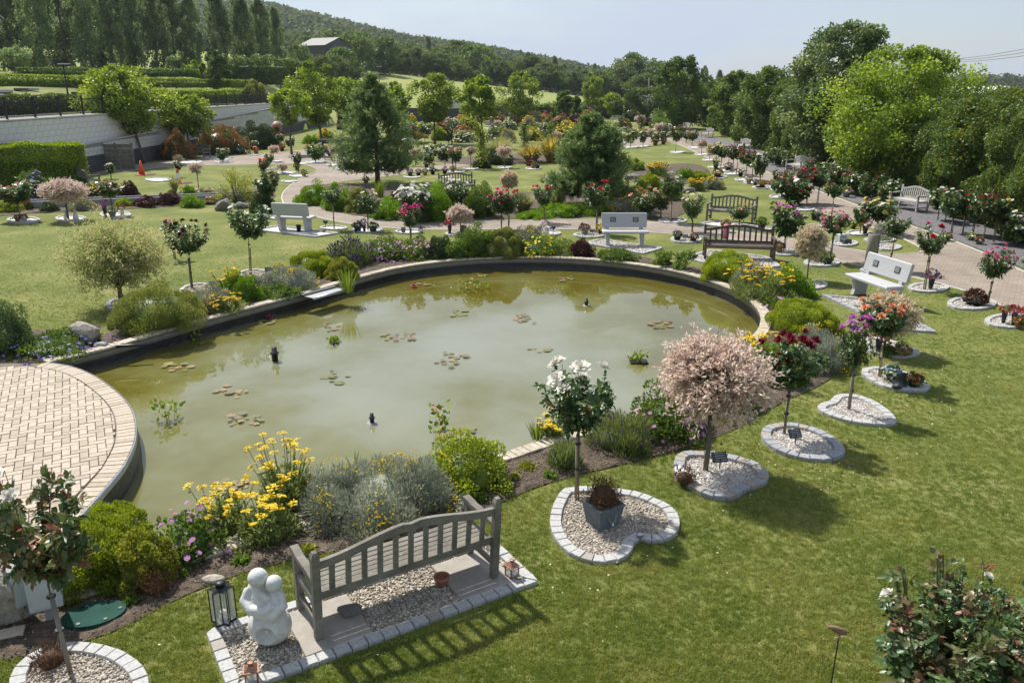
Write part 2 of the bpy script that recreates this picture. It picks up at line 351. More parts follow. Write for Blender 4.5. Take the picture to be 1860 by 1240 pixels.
def lawnmat():
    m, n, o = new_mat('lawn'); L = n.links.new
    g = N(n, 'ShaderNodeNewGeometry'); sp = N(n, 'ShaderNodeSeparateXYZ'); L(g.outputs['Position'], sp.inputs[0])
    z1 = N(n, 'ShaderNodeTexNoise', Scale=.55, Detail=5, Roughness=.6); L(g.outputs['Position'], z1.inputs['Vector'])
    r1 = ramp(n, [(.112, .142, .032), (.175, .192, .052), (.28, .258, .108)], [.33, .55, .75]); L(z1.outputs['Fac'], r1.inputs['Fac'])
    z2 = N(n, 'ShaderNodeTexNoise', Scale=22, Detail=6, Roughness=.75); L(g.outputs['Position'], z2.inputs['Vector'])
    mr = N(n, 'ShaderNodeMapRange'); mr.inputs['From Min'].default_value = .25; mr.inputs['From Max'].default_value = .75
    mr.inputs['To Min'].default_value = .62; mr.inputs['To Max'].default_value = 1.38; L(z2.outputs['Fac'], mr.inputs['Value'])
    hs = N(n, 'ShaderNodeHueSaturation'); L(r1.outputs[0], hs.inputs['Color']); L(mr.outputs[0], hs.inputs['Value'])
    zf = N(n, 'ShaderNodeTexNoise', Scale=.05, Detail=4); L(g.outputs['Position'], zf.inputs['Vector'])
    rf = ramp(n, [(.19, .23, .06), (.26, .28, .09)], [.35, .65]); L(zf.outputs['Fac'], rf.inputs['Fac'])
    ff = N(n, 'ShaderNodeMapRange'); ff.inputs['From Min'].default_value = 112; ff.inputs['From Max'].default_value = 124; L(sp.outputs['Y'], ff.inputs['Value'])
    mx = N(n, 'ShaderNodeMix', data_type='RGBA'); L(ff.outputs[0], mx.inputs['Factor']); L(hs.outputs[0], mx.inputs['A']); L(rf.outputs[0], mx.inputs['B'])
    fw = N(n, 'ShaderNodeMapRange'); fw.inputs['From Min'].default_value = 300; fw.inputs['From Max'].default_value = 420; L(sp.outputs['Y'], fw.inputs['Value'])
    mw = N(n, 'ShaderNodeMix', data_type='RGBA'); L(fw.outputs[0], mw.inputs['Factor']); L(mx.outputs['Result'], mw.inputs['A']); mw.inputs['B'].default_value = (.045, .065, .022, 1)
    p = N(n, 'ShaderNodeBsdfPrincipled', Roughness=.9); p.inputs['Specular IOR Level'].default_value = .2; L(mw.outputs['Result'], p.inputs['Base Color'])
    z3 = N(n, 'ShaderNodeTexNoise', Scale=70, Detail=5); L(g.outputs['Position'], z3.inputs['Vector'])
    b = N(n, 'ShaderNodeBump', Strength=.8, Distance=.03); L(z3.outputs['Fac'], b.inputs['Height']); L(b.outputs[0], p.inputs['Normal'])
    L(p.outputs[0], o.inputs['Surface']); return m
m_lawn = lawnmat()
hole = [tuple(p) for p in resample(offset([Vector(p) for p in POND], .10, True), .18, True)]
pts = list(hole); ed = [(i, (i + 1) % len(hole)) for i in range(len(hole))]
gx = []
for y in list(np.arange(-14, 40, 1.5)) + list(np.arange(40, 130, 3)) + list(np.arange(130, 300, 8)) + list(np.arange(300, 1100, 30)) + [1300, 1700, 2300, 3200]:
    half = max(45, y * 1.05 + 30); k = 44 if y < 300 else 60
    for i in range(k + 1): gx.append((half * (2 * i / k - 1), y + R_.uniform(-.1, .1)))
for y in np.arange(25, 118, 3.0):
    for x in (-24.32, -24.72, -26, -28): gx.append((x, float(y)))
gx = np.array(gx); keep = ~inside(hole, gx)
hd = np.min(np.linalg.norm(gx[:, None, :] - np.array(hole)[None, ::3, :], axis=2), axis=1) > .3
pts += [tuple(map(float, p)) for p in gx[keep & hd]]
rv, re_, rf_, *_x = delaunay_2d_cdt([Vector(p) for p in pts], ed, [], 0, 1e-5)
V2 = np.array([(v.x, v.y) for v in rv]); T3 = np.array([f for f in rf_ if len(f) == 3])
T3 = T3[~inside(hole, V2[T3].mean(axis=1))]
V3 = np.column_stack([V2, terrain(V2[:, 0], V2[:, 1])])
struct('ground', np_mesh('ground', V3, [T3], m_lawn, smooth=True))
def sheet(name, poly, z, mat, thick=0):
    """flat sheet from a polygon (any shape)"""
    P = [Vector((p[0], p[1])) for p in poly]
    rv, _, rf_, *_y = delaunay_2d_cdt(P, [(i, (i + 1) % len(P)) for i in range(len(P))], [], 1, 1e-6)
    V = np.array([(v.x, v.y, z) for v in rv]); fs = np.array([f for f in rf_])
    a = V[fs[:, 1]] - V[fs[:, 0]]; b = V[fs[:, 2]] - V[fs[:, 0]]; fl = (a[:, 0] * b[:, 1] - a[:, 1] * b[:, 0]) < 0
    fs[fl] = fs[fl][:, ::-1]
    return np_mesh(name, V, [fs], mat)

# ------------------------------------------------------------------ pond: water, liner, coping
def watermat():
    m, n, o = new_mat('murky_water'); L = n.links.new
    g = N(n, 'ShaderNodeNewGeometry')
    z = N(n, 'ShaderNodeTexNoise', Scale=.45, Detail=5, Roughness=.55); L(g.outputs['Position'], z.inputs['Vector'])      # silty murk; pale middle and golden edges also paint in sky and plant reflections
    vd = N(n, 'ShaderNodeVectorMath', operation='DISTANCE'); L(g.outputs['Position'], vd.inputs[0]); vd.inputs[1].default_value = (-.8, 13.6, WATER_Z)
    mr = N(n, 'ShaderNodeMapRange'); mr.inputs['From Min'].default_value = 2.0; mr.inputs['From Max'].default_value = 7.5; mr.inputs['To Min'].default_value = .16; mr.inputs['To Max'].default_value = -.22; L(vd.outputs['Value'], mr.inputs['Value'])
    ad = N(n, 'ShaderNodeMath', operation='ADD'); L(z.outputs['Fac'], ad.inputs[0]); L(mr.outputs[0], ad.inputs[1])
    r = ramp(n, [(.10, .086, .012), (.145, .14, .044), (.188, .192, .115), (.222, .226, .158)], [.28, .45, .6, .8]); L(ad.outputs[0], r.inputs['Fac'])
    p = N(n, 'ShaderNodeBsdfPrincipled', Roughness=.02); p.inputs['IOR'].default_value = 1.65; L(r.outputs[0], p.inputs['Base Color'])
    z2 = N(n, 'ShaderNodeTexNoise', Scale=3.0, Detail=2); L(g.outputs['Position'], z2.inputs['Vector'])
    b = N(n, 'ShaderNodeBump', Strength=.035, Distance=.02); L(z2.outputs['Fac'], b.inputs['Height']); L(b.outputs[0], p.inputs['Normal'])
    L(p.outputs[0], o.inputs['Surface']); return m
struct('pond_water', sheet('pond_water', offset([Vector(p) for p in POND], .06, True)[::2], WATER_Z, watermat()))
def wallstrip(P, rows, mat, name, closed=False, wob=0):
    V = []; F = []; K = len(P)
    for zi, (z, off) in enumerate(rows):
        Q = offset(P, off, closed)
        for i, q in enumerate(Q):
            wv = wob * (math.sin(i * .9 + zi) + math.sin(i * 2.3 + zi * 2)) * .5
            V.append((q.x, q.y, z + wv * .5))
    for r in range(len(rows) - 1):
        for i in range(K if closed else K - 1): a = r * K + i; b = r * K + (i + 1) % K; F.append((a, a + K, b + K, b))
    return np_mesh(name, V, [np.array(F)], mat, smooth=True)
rimr = resample(pond_rim, .105); rimw = resample(pond_rim, .25)
tr = resample(terr_edge, .12)
edge = thing('pond_edging', 'curved stone coping of the pond with a black liner below', 'pond edging', (0, 0, 0))
part('retaining_band', wallstrip(rimw, [(.0, .012), (-.12, .012), (-.12, .06)], m_conc, 'retaining_band'), edge)
part('pond_liner', wallstrip(rimw, [(-.10, .05), (-.17, .02), (-.24, .045), (-.31, .0), (-.5, -.02)], m_liner, 'pond_liner', wob=.02), edge)
part('coping_bed', wallstrip(rimw, [(-.02, -.0), (.012, .012), (.012, .20), (-.05, .215)], m_joint, 'coping_bed'), edge)
inn = offset(rimr, -.015); out = offset(rimr, .205); cnt = 0; joined = MB()
for i in range(len(rimr) - 1):
    a, b, c, d = inn[i], inn[i + 1], out[i + 1], out[i]; g = .035; j = R_.uniform(-.004, .004); e = R_.uniform(-.006, .006)
    q = [a.lerp(b, g), b.lerp(a, g), c.lerp(d, g), d.lerp(c, g)]; q = [(p.x + e, p.y + e) for p in q]; ct = sum((Vector(p) for p in q), Vector((0, 0))) / 4
    tp = [tuple(ct + (Vector(p) - ct) * .95) for p in q]
    tgt = MB() if cnt < 300 else joined
    tgt.prism(q, .012, .042 + j); tgt.prism([tuple(ct + (Vector(p) - ct) * .985) for p in q], .041 + j, .05 + j, top=tp)
    if cnt < 300: part('coping_brick', tgt.build('coping_brick', m_coping), edge); cnt += 1
if joined.v: part('coping_bricks_far', joined.build('coping_rest', m_coping), edge, kind='stuff')
# terrace
terr = thing('paved_terrace', 'round buff brick terrace in herringbone reaching into the pond', 'terrace', (0, 0, 0))
ter_poly = list(tr) + [Vector((-9.2, 13.2)), Vector((-13, 13.0)), Vector((-13, 6.0))]
part('paving_bed', sheet('paving_bed', ter_poly, .022, m_joint), terr)
part('steel_edge', wallstrip(tr, [(.052, .004), (.052, -.006), (-.03, -.006)], m_steel, 'steel_edge'), terr)
part('terrace_liner', wallstrip(tr, [(-.03, .002), (-.12, .02), (-.2, -.02), (-.30, .0), (-.5, 0)], m_liner, 'terrace_liner', wob=.03), terr)
ri = offset(tr, .012); ro = offset(tr, .25)
for i in range(len(tr) - 1):
    a, b, c, d = ri[i], ri[i + 1], ro[i + 1], ro[i]; g = .045; j = R_.uniform(-.003, .003)
    q = [a.lerp(b, g), b.lerp(a, g), c.lerp(d, g), d.lerp(c, g)]; ct = sum((p for p in q), Vector((0, 0))) / 4
    bm_ = MB(); bm_.prism([tuple(p) for p in q], .022, .046 + j); bm_.prism([tuple(ct + (p - ct) * .985) for p in q], .0455 + j, .052 + j, top=[tuple(ct + (p - ct) * .95) for p in q])
    part('border_brick', bm_.build('border_brick', m_brick1 if R_.random() < .7 else m_brick2), terr)
inner = [tuple(p) for p in offset(tr, .265)] + [(-9.2, 12.93), (-13, 12.75), (-13, 6.1)]
def clip_poly(P, C):
    """keep the part of convex P inside the (nearly convex, any winding) polygon C"""
    ar = sum(C[i][0] * C[(i + 1) % len(C)][1] - C[(i + 1) % len(C)][0] * C[i][1] for i in range(len(C))); sg = 1 if ar > 0 else -1
    for i in range(len(C)):
        ax, ay = C[i]; bx, by = C[(i + 1) % len(C)]; o2 = []
        f = lambda p: sg * ((bx - ax) * (p[1] - ay) - (by - ay) * (p[0] - ax))
        for k in range(len(P)):
            p, q = P[k], P[(k + 1) % len(P)]; fp, fq = f(p), f(q)
            if fp >= 0: o2.append(p)
            if (fp >= 0) != (fq >= 0): t = fp / (fp - fq); o2.append((p[0] + (q[0] - p[0]) * t, p[1] + (q[1] - p[1]) * t))
        P = o2
        if len(P) < 3: return []
    return P
hb = []; A = rad(28); ca, sa = math.cos(A), math.sin(A); u = .105
for i in range(-60, 60):
    for j in range(-60, 60):
        k = (i - j) % 4
        if k == 0: rc = (i * u, j * u, 2 * u, u)
        elif k == 3: rc = (i * u, j * u, u, 2 * u)
        else: continue
        g = .0045; x0, y0, x1, y1 = rc[0] + g, rc[1] + g, rc[0] + rc[2] - g, rc[1] + rc[3] - g
        P = [(-8.2 + x * ca - y * sa, 9.6 + x * sa + y * ca) for x, y in ((x0, y0), (x1, y0), (x1, y1), (x0, y1))]
        cx = sum(p[0] for p in P) / 4; cy = sum(p[1] for p in P) / 4
        if cx < -11 or cy < 6.3: continue
        d2 = min((cx - q[0]) ** 2 + (cy - q[1]) ** 2 for q in inner[::2])
        inn_ = bool(inside(inner, [(cx, cy)])[0])
        if not inn_ and d2 > .05: continue
        if d2 < .09: P = clip_poly(P, inner)
        if len(P) >= 3:
            ar = abs(sum(P[q][0] * P[(q + 1) % len(P)][1] - P[(q + 1) % len(P)][0] * P[q][1] for q in range(len(P)))) / 2
            if ar > .003: hb.append((math.hypot(cx, cy) + (100 if cx / (cy + 1.5) < -.66 else 0), P))
hb.sort(key=lambda t: t[0]); rest = MB(); bcache = {}
for n_, (dd, P) in enumerate(hb):
    j = R_.uniform(-.003, .003); ct = Vector((sum(p[0] for p in P) / len(P), sum(p[1] for p in P) / len(P)))
    tgt = MB() if n_ < 300 else rest; tgt.m = 0 if R_.random() < .65 else 1
    tgt.prism(P, .022, .0455 + j); tgt.prism([tuple(ct + (Vector(p) - ct) * .985) for p in P], .045 + j, .05 + j, top=[tuple(ct + (Vector(p) - ct) * .94) for p in P])
    if n_ < 300: part('paving_brick', tgt.build('paving_brick', [m_brick1, m_brick2]), terr)
part('paving_bricks_far', rest.build('paving_rest', [m_brick1, m_brick2]), terr, kind='stuff')

# ------------------------------------------------------------------ paths and beds
def pavemat():
    m, n, o = new_mat('block_paving'); L = n.links.new
    g = N(n, 'ShaderNodeNewGeometry'); mp_ = N(n, 'ShaderNodeMapping', Rotation=(0, 0, rad(33))); L(g.outputs['Position'], mp_.inputs['Vector'])
    b = N(n, 'ShaderNodeTexBrick', Scale=5.0); b.inputs['Color1'].default_value = (.315, .26, .21, 1); b.inputs['Color2'].default_value = (.245, .20, .165, 1); b.inputs['Mortar'].default_value = (.12, .10, .08, 1)
    b.inputs['Mortar Size'].default_value = .018; b.inputs['Brick Width'].default_value = 1.0; b.inputs['Row Height'].default_value = .5; L(mp_.outputs[0], b.inputs['Vector'])
    z = N(n, 'ShaderNodeTexNoise', Scale=.5, Detail=6, Roughness=.65); L(g.outputs['Position'], z.inputs['Vector'])
    mr = N(n, 'ShaderNodeMapRange'); mr.inputs['From Min'].default_value = .3; mr.inputs['From Max'].default_value = .7; mr.inputs['To Min'].default_value = .72; mr.inputs['To Max'].default_value = 1.2; L(z.outputs['Fac'], mr.inputs['Value'])
    hs = N(n, 'ShaderNodeHueSaturation'); L(b.outputs['Color'], hs.inputs['Color']); L(mr.outputs[0], hs.inputs['Value'])
    p = N(n, 'ShaderNodeBsdfPrincipled', Roughness=.9); L(hs.outputs[0], p.inputs['Base Color'])
    bp = N(n, 'ShaderNodeBump', Strength=.5, Distance=.01, invert=True); L(b.outputs['Fac'], bp.inputs['Height']); L(bp.outputs[0], p.inputs['Normal'])
    L(p.outputs[0], o.inputs['Surface']); return m
m_pave = pavemat()
m_kerb = M('concrete_kerb', [(.36, .34, .31), (.46, .44, .40)], 5, .85, .3, 40)
def GP(L, z=0): return [(G(a, b).x, G(a, b).y) for a, b in L]
path_lower = [(575, 312), (545, 325), (522, 342), (512, 358), (522, 376), (560, 390), (620, 404), (700, 414), (800, 418), (900, 417), (1000, 417), (1100, 419), (1200, 424), (1300, 432), (1380, 442), (1450, 458), (1520, 474), (1580, 487), (1647, 501), (1700, 514), (1758, 530), (1832, 560), (1990, 625)]
path_upper = [(2050, 575), (1960, 532), (1852, 490), (1782, 458), (1720, 433), (1651, 409), (1560, 374), (1480, 345), (1420, 322), (1380, 307), (1330, 287), (1285, 269), (1255, 257), (1232, 247), (1180, 247), (1140, 252), (1120, 262), (1160, 266), (1214, 258), (1236, 264), (1262, 276), (1310, 298), (1360, 324), (1409, 348), (1470, 378), (1540, 400), (1606, 420), (1650, 438), (1674, 452), (1667, 460), (1620, 462), (1570, 457), (1502, 446), (1420, 432), (1330, 420), (1240, 408), (1150, 401), (1060, 399), (960, 400), (860, 402), (760, 404), (700, 401), (650, 394), (600, 382), (570, 368), (562, 352), (580, 338), (625, 330), (700, 321), (770, 312), (850, 302), (862, 297), (820, 298), (740, 306), (680, 312), (640, 310), (625, 300), (640, 285), (620, 276), (560, 272), (500, 277), (420, 284), (320, 290), (250, 298), (150, 306), (150, 316), (250, 310), (330, 302), (430, 300), (520, 298), (560, 302)]
PATH = catmull(GP(path_lower + path_upper), 4, True)
struct('path', sheet('path', PATH, .010, m_pave))
for k, L_ in enumerate(([path_lower]) + [path_upper[:13], path_upper[18:43]]):
    P = catmull(GP(L_), 4); V = wallstrip(P, [(.0, -.035), (.022, -.03), (.022, .03), (.0, .035)], m_kerb, 'path_edging')
    struct('path_kerb', V)
slate_bed = GP([(1235, 247), (1320, 281), (1420, 319), (1480, 342), (1560, 371), (1651, 406), (1720, 430), (1790, 458), (1860, 488), (1950, 510), (1900, 455), (1800, 410), (1700, 372), (1560, 325), (1440, 290), (1330, 258), (1250, 236)])
struct('slate_bed', sheet('slate_bed', slate_bed, .014, m_gslate))
soilpolys = [
    offset(resample(pond_rim, .5), .18)[:] + [Vector(p) for p in reversed([tuple(q) for q in [o_ + 0 * o_ for o_ in offset(resample(pond_rim, .5), 1.05)]])],
]
def lumpy_sheet(name, poly, z, mat, amp=.03, step=.12):
    P = np.array([(p[0], p[1]) for p in poly]); lo, hi = P.min(0), P.max(0)
    xs, ys = np.meshgrid(np.arange(lo[0], hi[0], step), np.arange(lo[1], hi[1], step)); Q = np.column_stack([xs.ravel(), ys.ravel()]) + rng.uniform(-step * .3, step * .3, (xs.size, 2))
    Q = Q[inside(poly, Q)]; pts = [Vector(p) for p in P] + [Vector(q) for q in Q]; n = len(P)
    rv, _, rf_, *_y = delaunay_2d_cdt(pts, [(i, (i + 1) % n) for i in range(n)], [], 1, 1e-5)
    V = np.array([(v.x, v.y, z) for v in rv]); fs = np.array(rf_); m = np.arange(len(V)) >= n
    V[m, 2] += rng.uniform(0, amp, m.sum())
    a = V[fs[:, 1]] - V[fs[:, 0]]; b = V[fs[:, 2]] - V[fs[:, 0]]; fl = (a[:, 0] * b[:, 1] - a[:, 1] * b[:, 0]) < 0; fs[fl] = fs[fl][:, ::-1]
    return np_mesh(name, V, [fs], mat, smooth=True)
orim = resample(pond_rim, .4); o1 = offset(orim, .19); o2 = offset(orim, 1.0)
o2 = [p + Vector((math.sin(i * .7), math.cos(i * 1.1))) * .13 for i, p in enumerate(o2)]
i0, i1 = 0, len(orim)
k0 = next(i for i, p in enumerate(orim) if i > len(orim) // 2 and p.y < 15.6)
near_edge = catmull(GP([(1512, 575), (1545, 625), (1535, 665), (1490, 700), (1420, 732), (1345, 775), (1255, 812), (1150, 840), (1010, 874), (930, 905), (850, 938), (700, 985), (560, 1012), (440, 1042), (330, 1085), (200, 1150), (60, 1190), (-80, 1215)]), 4)
NEARBED = [tuple(p) for p in o1[k0:]] + [(-5.2, 6.0), (-6.6, 5.9)] + [tuple(p) for p in reversed(near_edge)] + [tuple(o2[k0])]
FARBED = [tuple(p) for p in o1[:k0 + 1]] + [tuple(p) for p in reversed(o2[:k0 + 1])]
struct('flower_bed', lumpy_sheet('flower_bed', FARBED, .012, m_soil)); struct('flower_bed', lumpy_sheet('flower_bed', NEARBED, .013, m_soil))
struct('flower_bed', lumpy_sheet('flower_bed', [(-8.3, 13.25), (-7.75, 14.2), (-9.0, 15.2), (-13, 15.0), (-13, 13.25)], .012, m_soil))
# the long border behind the middle path and the one along the raised rill on the left
for L_ in ([(545, 352), (570, 372), (620, 386), (700, 399), (780, 402), (900, 398), (1010, 397), (1120, 392), (1210, 398), (1250, 380), (1230, 350), (1100, 345), (960, 350), (860, 360), (760, 345), (640, 335), (560, 338)],
           [(-60, 395), (60, 388), (200, 382), (330, 374), (420, 366), (480, 368), (500, 352), (440, 342), (330, 352), (200, 358), (60, 362), (-60, 366)],
           [(900, 300), (1000, 296), (1100, 304), (1130, 290), (1050, 276), (940, 280), (850, 285), (780, 292), (860, 300)],
           [(1150, 330), (1230, 336), (1290, 322), (1270, 300), (1200, 300), (1130, 312)]):
    struct('flower_bed', lumpy_sheet('flower_bed', catmull(GP(L_), 3, True), .013, m_soil, .06, .35))
# ------------------------------------------------------------------ foliage
def unit(a): return a / np.maximum(1e-9, np.linalg.norm(a, axis=-1, keepdims=True))
def rdir(n, up=0.0):
    d = rng.normal(size=(n, 3)); d[:, 2] += up; return unit(d)
LEAF4 = (np.array([(0, 0, 0), (.45, .5, .10), (1, 0, -.05), (.45, -.5, .10)]), [(0, 1, 2, 3)])            # rhomb, one quad
LEAFQ = (np.array([(0, 0, 0), (.45, .5, .14), (1, 0, -.08), (.45, -.5, .14)]), [(0, 2, 1), (0, 3, 2)])      # folded
LEAF6 = (np.array([(0, 0, 0), (.28, .42, .10), (.68, .40, .10), (1, 0, -.06), (.68, -.40, .10), (.28, -.42, .10), (.5, 0, 0)]),
         [(0, 6, 1, 1), (1, 6, 2, 2), (2, 6, 3, 3), (3, 6, 4, 4), (4, 6, 5, 5), (5, 6, 0, 0)])
LEAF6 = (LEAF6[0], [tuple(f[:3]) for f in LEAF6[1]])
BLADE = (np.array([(0, .5, 0), (0, -.5, 0), (.6, -.3, 0), (.6, .3, 0), (1, 0, 0)]), None)
def leaves(P, D, L, W, tone, shape=LEAF4, nrm=None, flat=0.0):
    """a leaf at each P, pointing along D; returns V, F, tone"""
    n = len(P); D = unit(D)
    up = rdir(n) if nrm is None else unit(nrm + rdir(n) * (1 - flat))
    S = unit(np.cross(D, up)); U = np.cross(S, D)
    L = np.broadcast_to(L, n); W = np.broadcast_to(W, n); B, fs = shape
    V = P[:, None, :] + B[None, :, 0, None] * (D * L[:, None])[:, None, :] + B[None, :, 1, None] * (S * W[:, None])[:, None, :] + B[None, :, 2, None] * (U * L[:, None])[:, None, :]
    k = len(B); fs = np.array(fs); F = (np.arange(n)[:, None, None] * k + fs[None]).reshape(-1, fs.shape[1])
    return V.reshape(-1, 3), F, np.repeat(np.broadcast_to(tone, n), len(fs))
class FB:
    """foliage builder: stacks leaf arrays with a material index each"""
    def __init__(s): s.V = []; s.F = {3: [], 4: []}; s.mi = {3: [], 4: []}; s.t = {3: [], 4: []}; s.n = 0
    def put(s, vft, m=0):
        V, F, t = vft; k = F.shape[1]; s.V.append(V); s.F[k].append(F + s.n); s.n += len(V)
        s.mi[k].append(np.full(len(F), m)); s.t[k].append(np.asarray(t, float)); return s
    def mb(s, b, m=0, tone=.5):
        V = np.array(b.v); tri = []
        for f in b.f:
            for i in range(1, len(f) - 1): tri.append((f[0], f[i], f[i + 1]))
        return s.put((V, np.array(tri), np.full(len(tri), tone)), m)
    def build(s, name, mats, smooth=False):
        Fs = []; mi = []; t = []
        for k in (3, 4):
            if s.F[k]: Fs.append(np.concatenate(s.F[k])); mi.append(np.concatenate(s.mi[k])); t.append(np.concatenate(s.t[k]))
        return np_mesh(name, np.concatenate(s.V), Fs, mats, np.concatenate(mi), np.concatenate(t), smooth)
def lump_dome(n, rx, ry, h, k=9, amp=.25, bottom=0.0):
    """points on a mound made of many overlapping tufts, and their outward normals"""
    K = max(5, int(k * 2)); i = np.arange(K) + .5; ph = i * 2.39996 + rng.uniform(0, 6.28); zz = 1 - i / K * 1.02; rr = np.sqrt(np.clip(1 - zz ** 2, 0, 1))
    c = unit(np.column_stack([rr * np.cos(ph), rr * np.sin(ph), zz]) + rng.normal(0, .12, (K, 3))); lr = np.sqrt(2.0 / K) * rng.uniform(.85, 1.6, K) * (.66 + amp * .7); sq = 1 + rng.normal(0, .35 * amp, K)
    j = rng.integers(0, K, n); d = unit(rdir(n) + c[j] * .95); P = (c[j] * (sq - lr * .75)[j][:, None] + d * lr[j][:, None]) * np.array([rx, ry, h])
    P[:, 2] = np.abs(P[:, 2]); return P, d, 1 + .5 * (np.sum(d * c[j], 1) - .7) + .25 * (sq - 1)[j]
def core(fb, rx, ry, h, s=.72, m=0, tone=.25):
    b = MB(); b.ball((0, 0, h * .25), 1, 10, 6, (rx * s, ry * s, h * s * .75)); b.v = [(x * R_.uniform(.88, 1.1), y * R_.uniform(.88, 1.1), max(z, -.02)) for x, y, z in b.v]
    fb.mb(b, m, tone)
def mound(rx, ry, h, n, L, W, k=9, amp=.3, up=.4, depth=.25, shape=LEAF4, clump=.5, corescale=.72):
    """dense leafy mound"""
    fb = FB(); P, Nn, r = lump_dome(n, rx, ry, h, k, amp)
    dep = 1 - depth * rng.random(n) ** 2; P = P * dep[:, None]
    D = unit(Nn + rdir(n) * .75 + np.array([0, 0, up])); ph = np.sin(P @ rdir(3).T * (9 / max(rx, .2))).mean(axis=1)
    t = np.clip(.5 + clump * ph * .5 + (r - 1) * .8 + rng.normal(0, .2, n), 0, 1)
    P[:, 2] = np.maximum(P[:, 2], .01)
    fb.put(leaves(P, D, L * rng.uniform(.7, 1.2, n), W * rng.uniform(.8, 1.2, n), t, shape, Nn, .5)); core(fb, rx, ry, h, corescale); return fb
def spikes(fb, rx, ry, h0, h1, n, L, W, m=1, spread=.5, tone=None, stem=None):
    """upright flower spikes or blades growing out of a mound"""
    a = rng.uniform(0, 2 * np.pi, n); r = np.sqrt(rng.random(n)); B = np.column_stack([rx * r * np.cos(a), ry * r * np.sin(a), np.full(n, h0)]) if np.isscalar(h0) else h0
    D = unit(np.column_stack([np.cos(a) * r * spread, np.sin(a) * r * spread, np.ones(n)]) + rng.normal(0, .1, (n, 3)))
    hh = rng.uniform(.6, 1, n) * h1; T = B + D * hh[:, None]
    if stem: fb.put(leaves(B, D, hh, stem, rng.random(n), LEAF4), 0)
    t = rng.random(n) if tone is None else tone
    for q in (0, 1): fb.put(leaves(T, D, L * rng.uniform(.7, 1.2, n), W, t, LEAF4, nrm=np.column_stack([np.cos(a + q * 1.57), np.sin(a + q * 1.57), np.zeros(n)]), flat=.9), m)
    return T, D
def florets(fb, P, D, R, m=1, petals=6, tone=None, cup=.25, m2=None, r2=.3):
    """small daisy / cluster discs facing D"""
    n = len(P); D = unit(D); X = unit(np.cross(D, rdir(n))); Y = np.cross(D, X); R = np.broadcast_to(R, n)
    ang = np.arange(petals) * 2 * np.pi / petals
    V = np.concatenate([P[:, None, :]] + [(P + D * (R * cup)[:, None] + (X * math.cos(a) + Y * math.sin(a)) * R[:, None])[:, None, :] for a in ang], axis=1)
    k = petals + 1; F = np.array([(0, 1 + i, 1 + (i + 1) % petals) for i in range(petals)]); FF = (np.arange(n)[:, None, None] * k + F[None]).reshape(-1, 3)
    t = rng.random(n) if tone is None else np.broadcast_to(tone, n)
    fb.put((V.reshape(-1, 3), FF, np.repeat(t, petals)), m)
    if m2 is not None:
        florets(fb, P + D * (R * cup * .9)[:, None], D, R * r2, m2, 5, cup=.1)
def balls(fb, P, r, m=1, tone=None):
    """tiny eight-sided buds"""
    n = len(P); O = np.array([(1, 0, 0), (-1, 0, 0), (0, 1, 0), (0, -1, 0), (0, 0, .8), (0, 0, -.8)]); r = np.broadcast_to(r, n)
    F = np.array([(0, 2, 4), (2, 1, 4), (1, 3, 4), (3, 0, 4), (2, 0, 5), (1, 2, 5), (3, 1, 5), (0, 3, 5)])
    V = P[:, None, :] + O[None] * r[:, None, None]; t = rng.random(n) if tone is None else np.broadcast_to(tone, n)
    fb.put((V.reshape(-1, 3), (np.arange(n)[:, None, None] * 6 + F[None]).reshape(-1, 3), np.repeat(t, 8)), m)
def straps(n, rad0, h, W, arch=.6, seg=4, tone=None, lean=.6):
    """arching strap leaves from a base"""
    a = rng.uniform(0, 2 * np.pi, n); ln = rng.uniform(.1, 1, n) * lean; hh = h * rng.uniform(.65, 1.05, n); r0 = rad0 * np.sqrt(rng.random(n)); V = []; 
    o = np.column_stack([np.cos(a), np.sin(a), np.zeros(n)]); sd = np.column_stack([-np.sin(a), np.cos(a), np.zeros(n)])
    for k in range(seg + 1):
        t = k / seg; rr = r0 + hh * ln * (t + arch * t ** 3); z = hh * (t - arch * ln * t ** 3 * .9); wd = W * (1 - t ** 2.5) * .5 * (.6 + .8 * min(1, t * 3) * .5) + W * .02
        c = o * rr[:, None] + np.array([0, 0, 1]) * z[:, None]
        V += [c + sd * wd, c - sd * wd]
    V = np.stack(V, axis=1); K = 2 * (seg + 1); F = np.array([(2 * k, 2 * k + 1, 2 * k + 3, 2 * k + 2) for k in range(seg)])
    t = rng.random(n) if tone is None else tone
    return V.reshape(-1, 3), (np.arange(n)[:, None, None] * K + F[None]).reshape(-1, 4), np.repeat(t, seg)
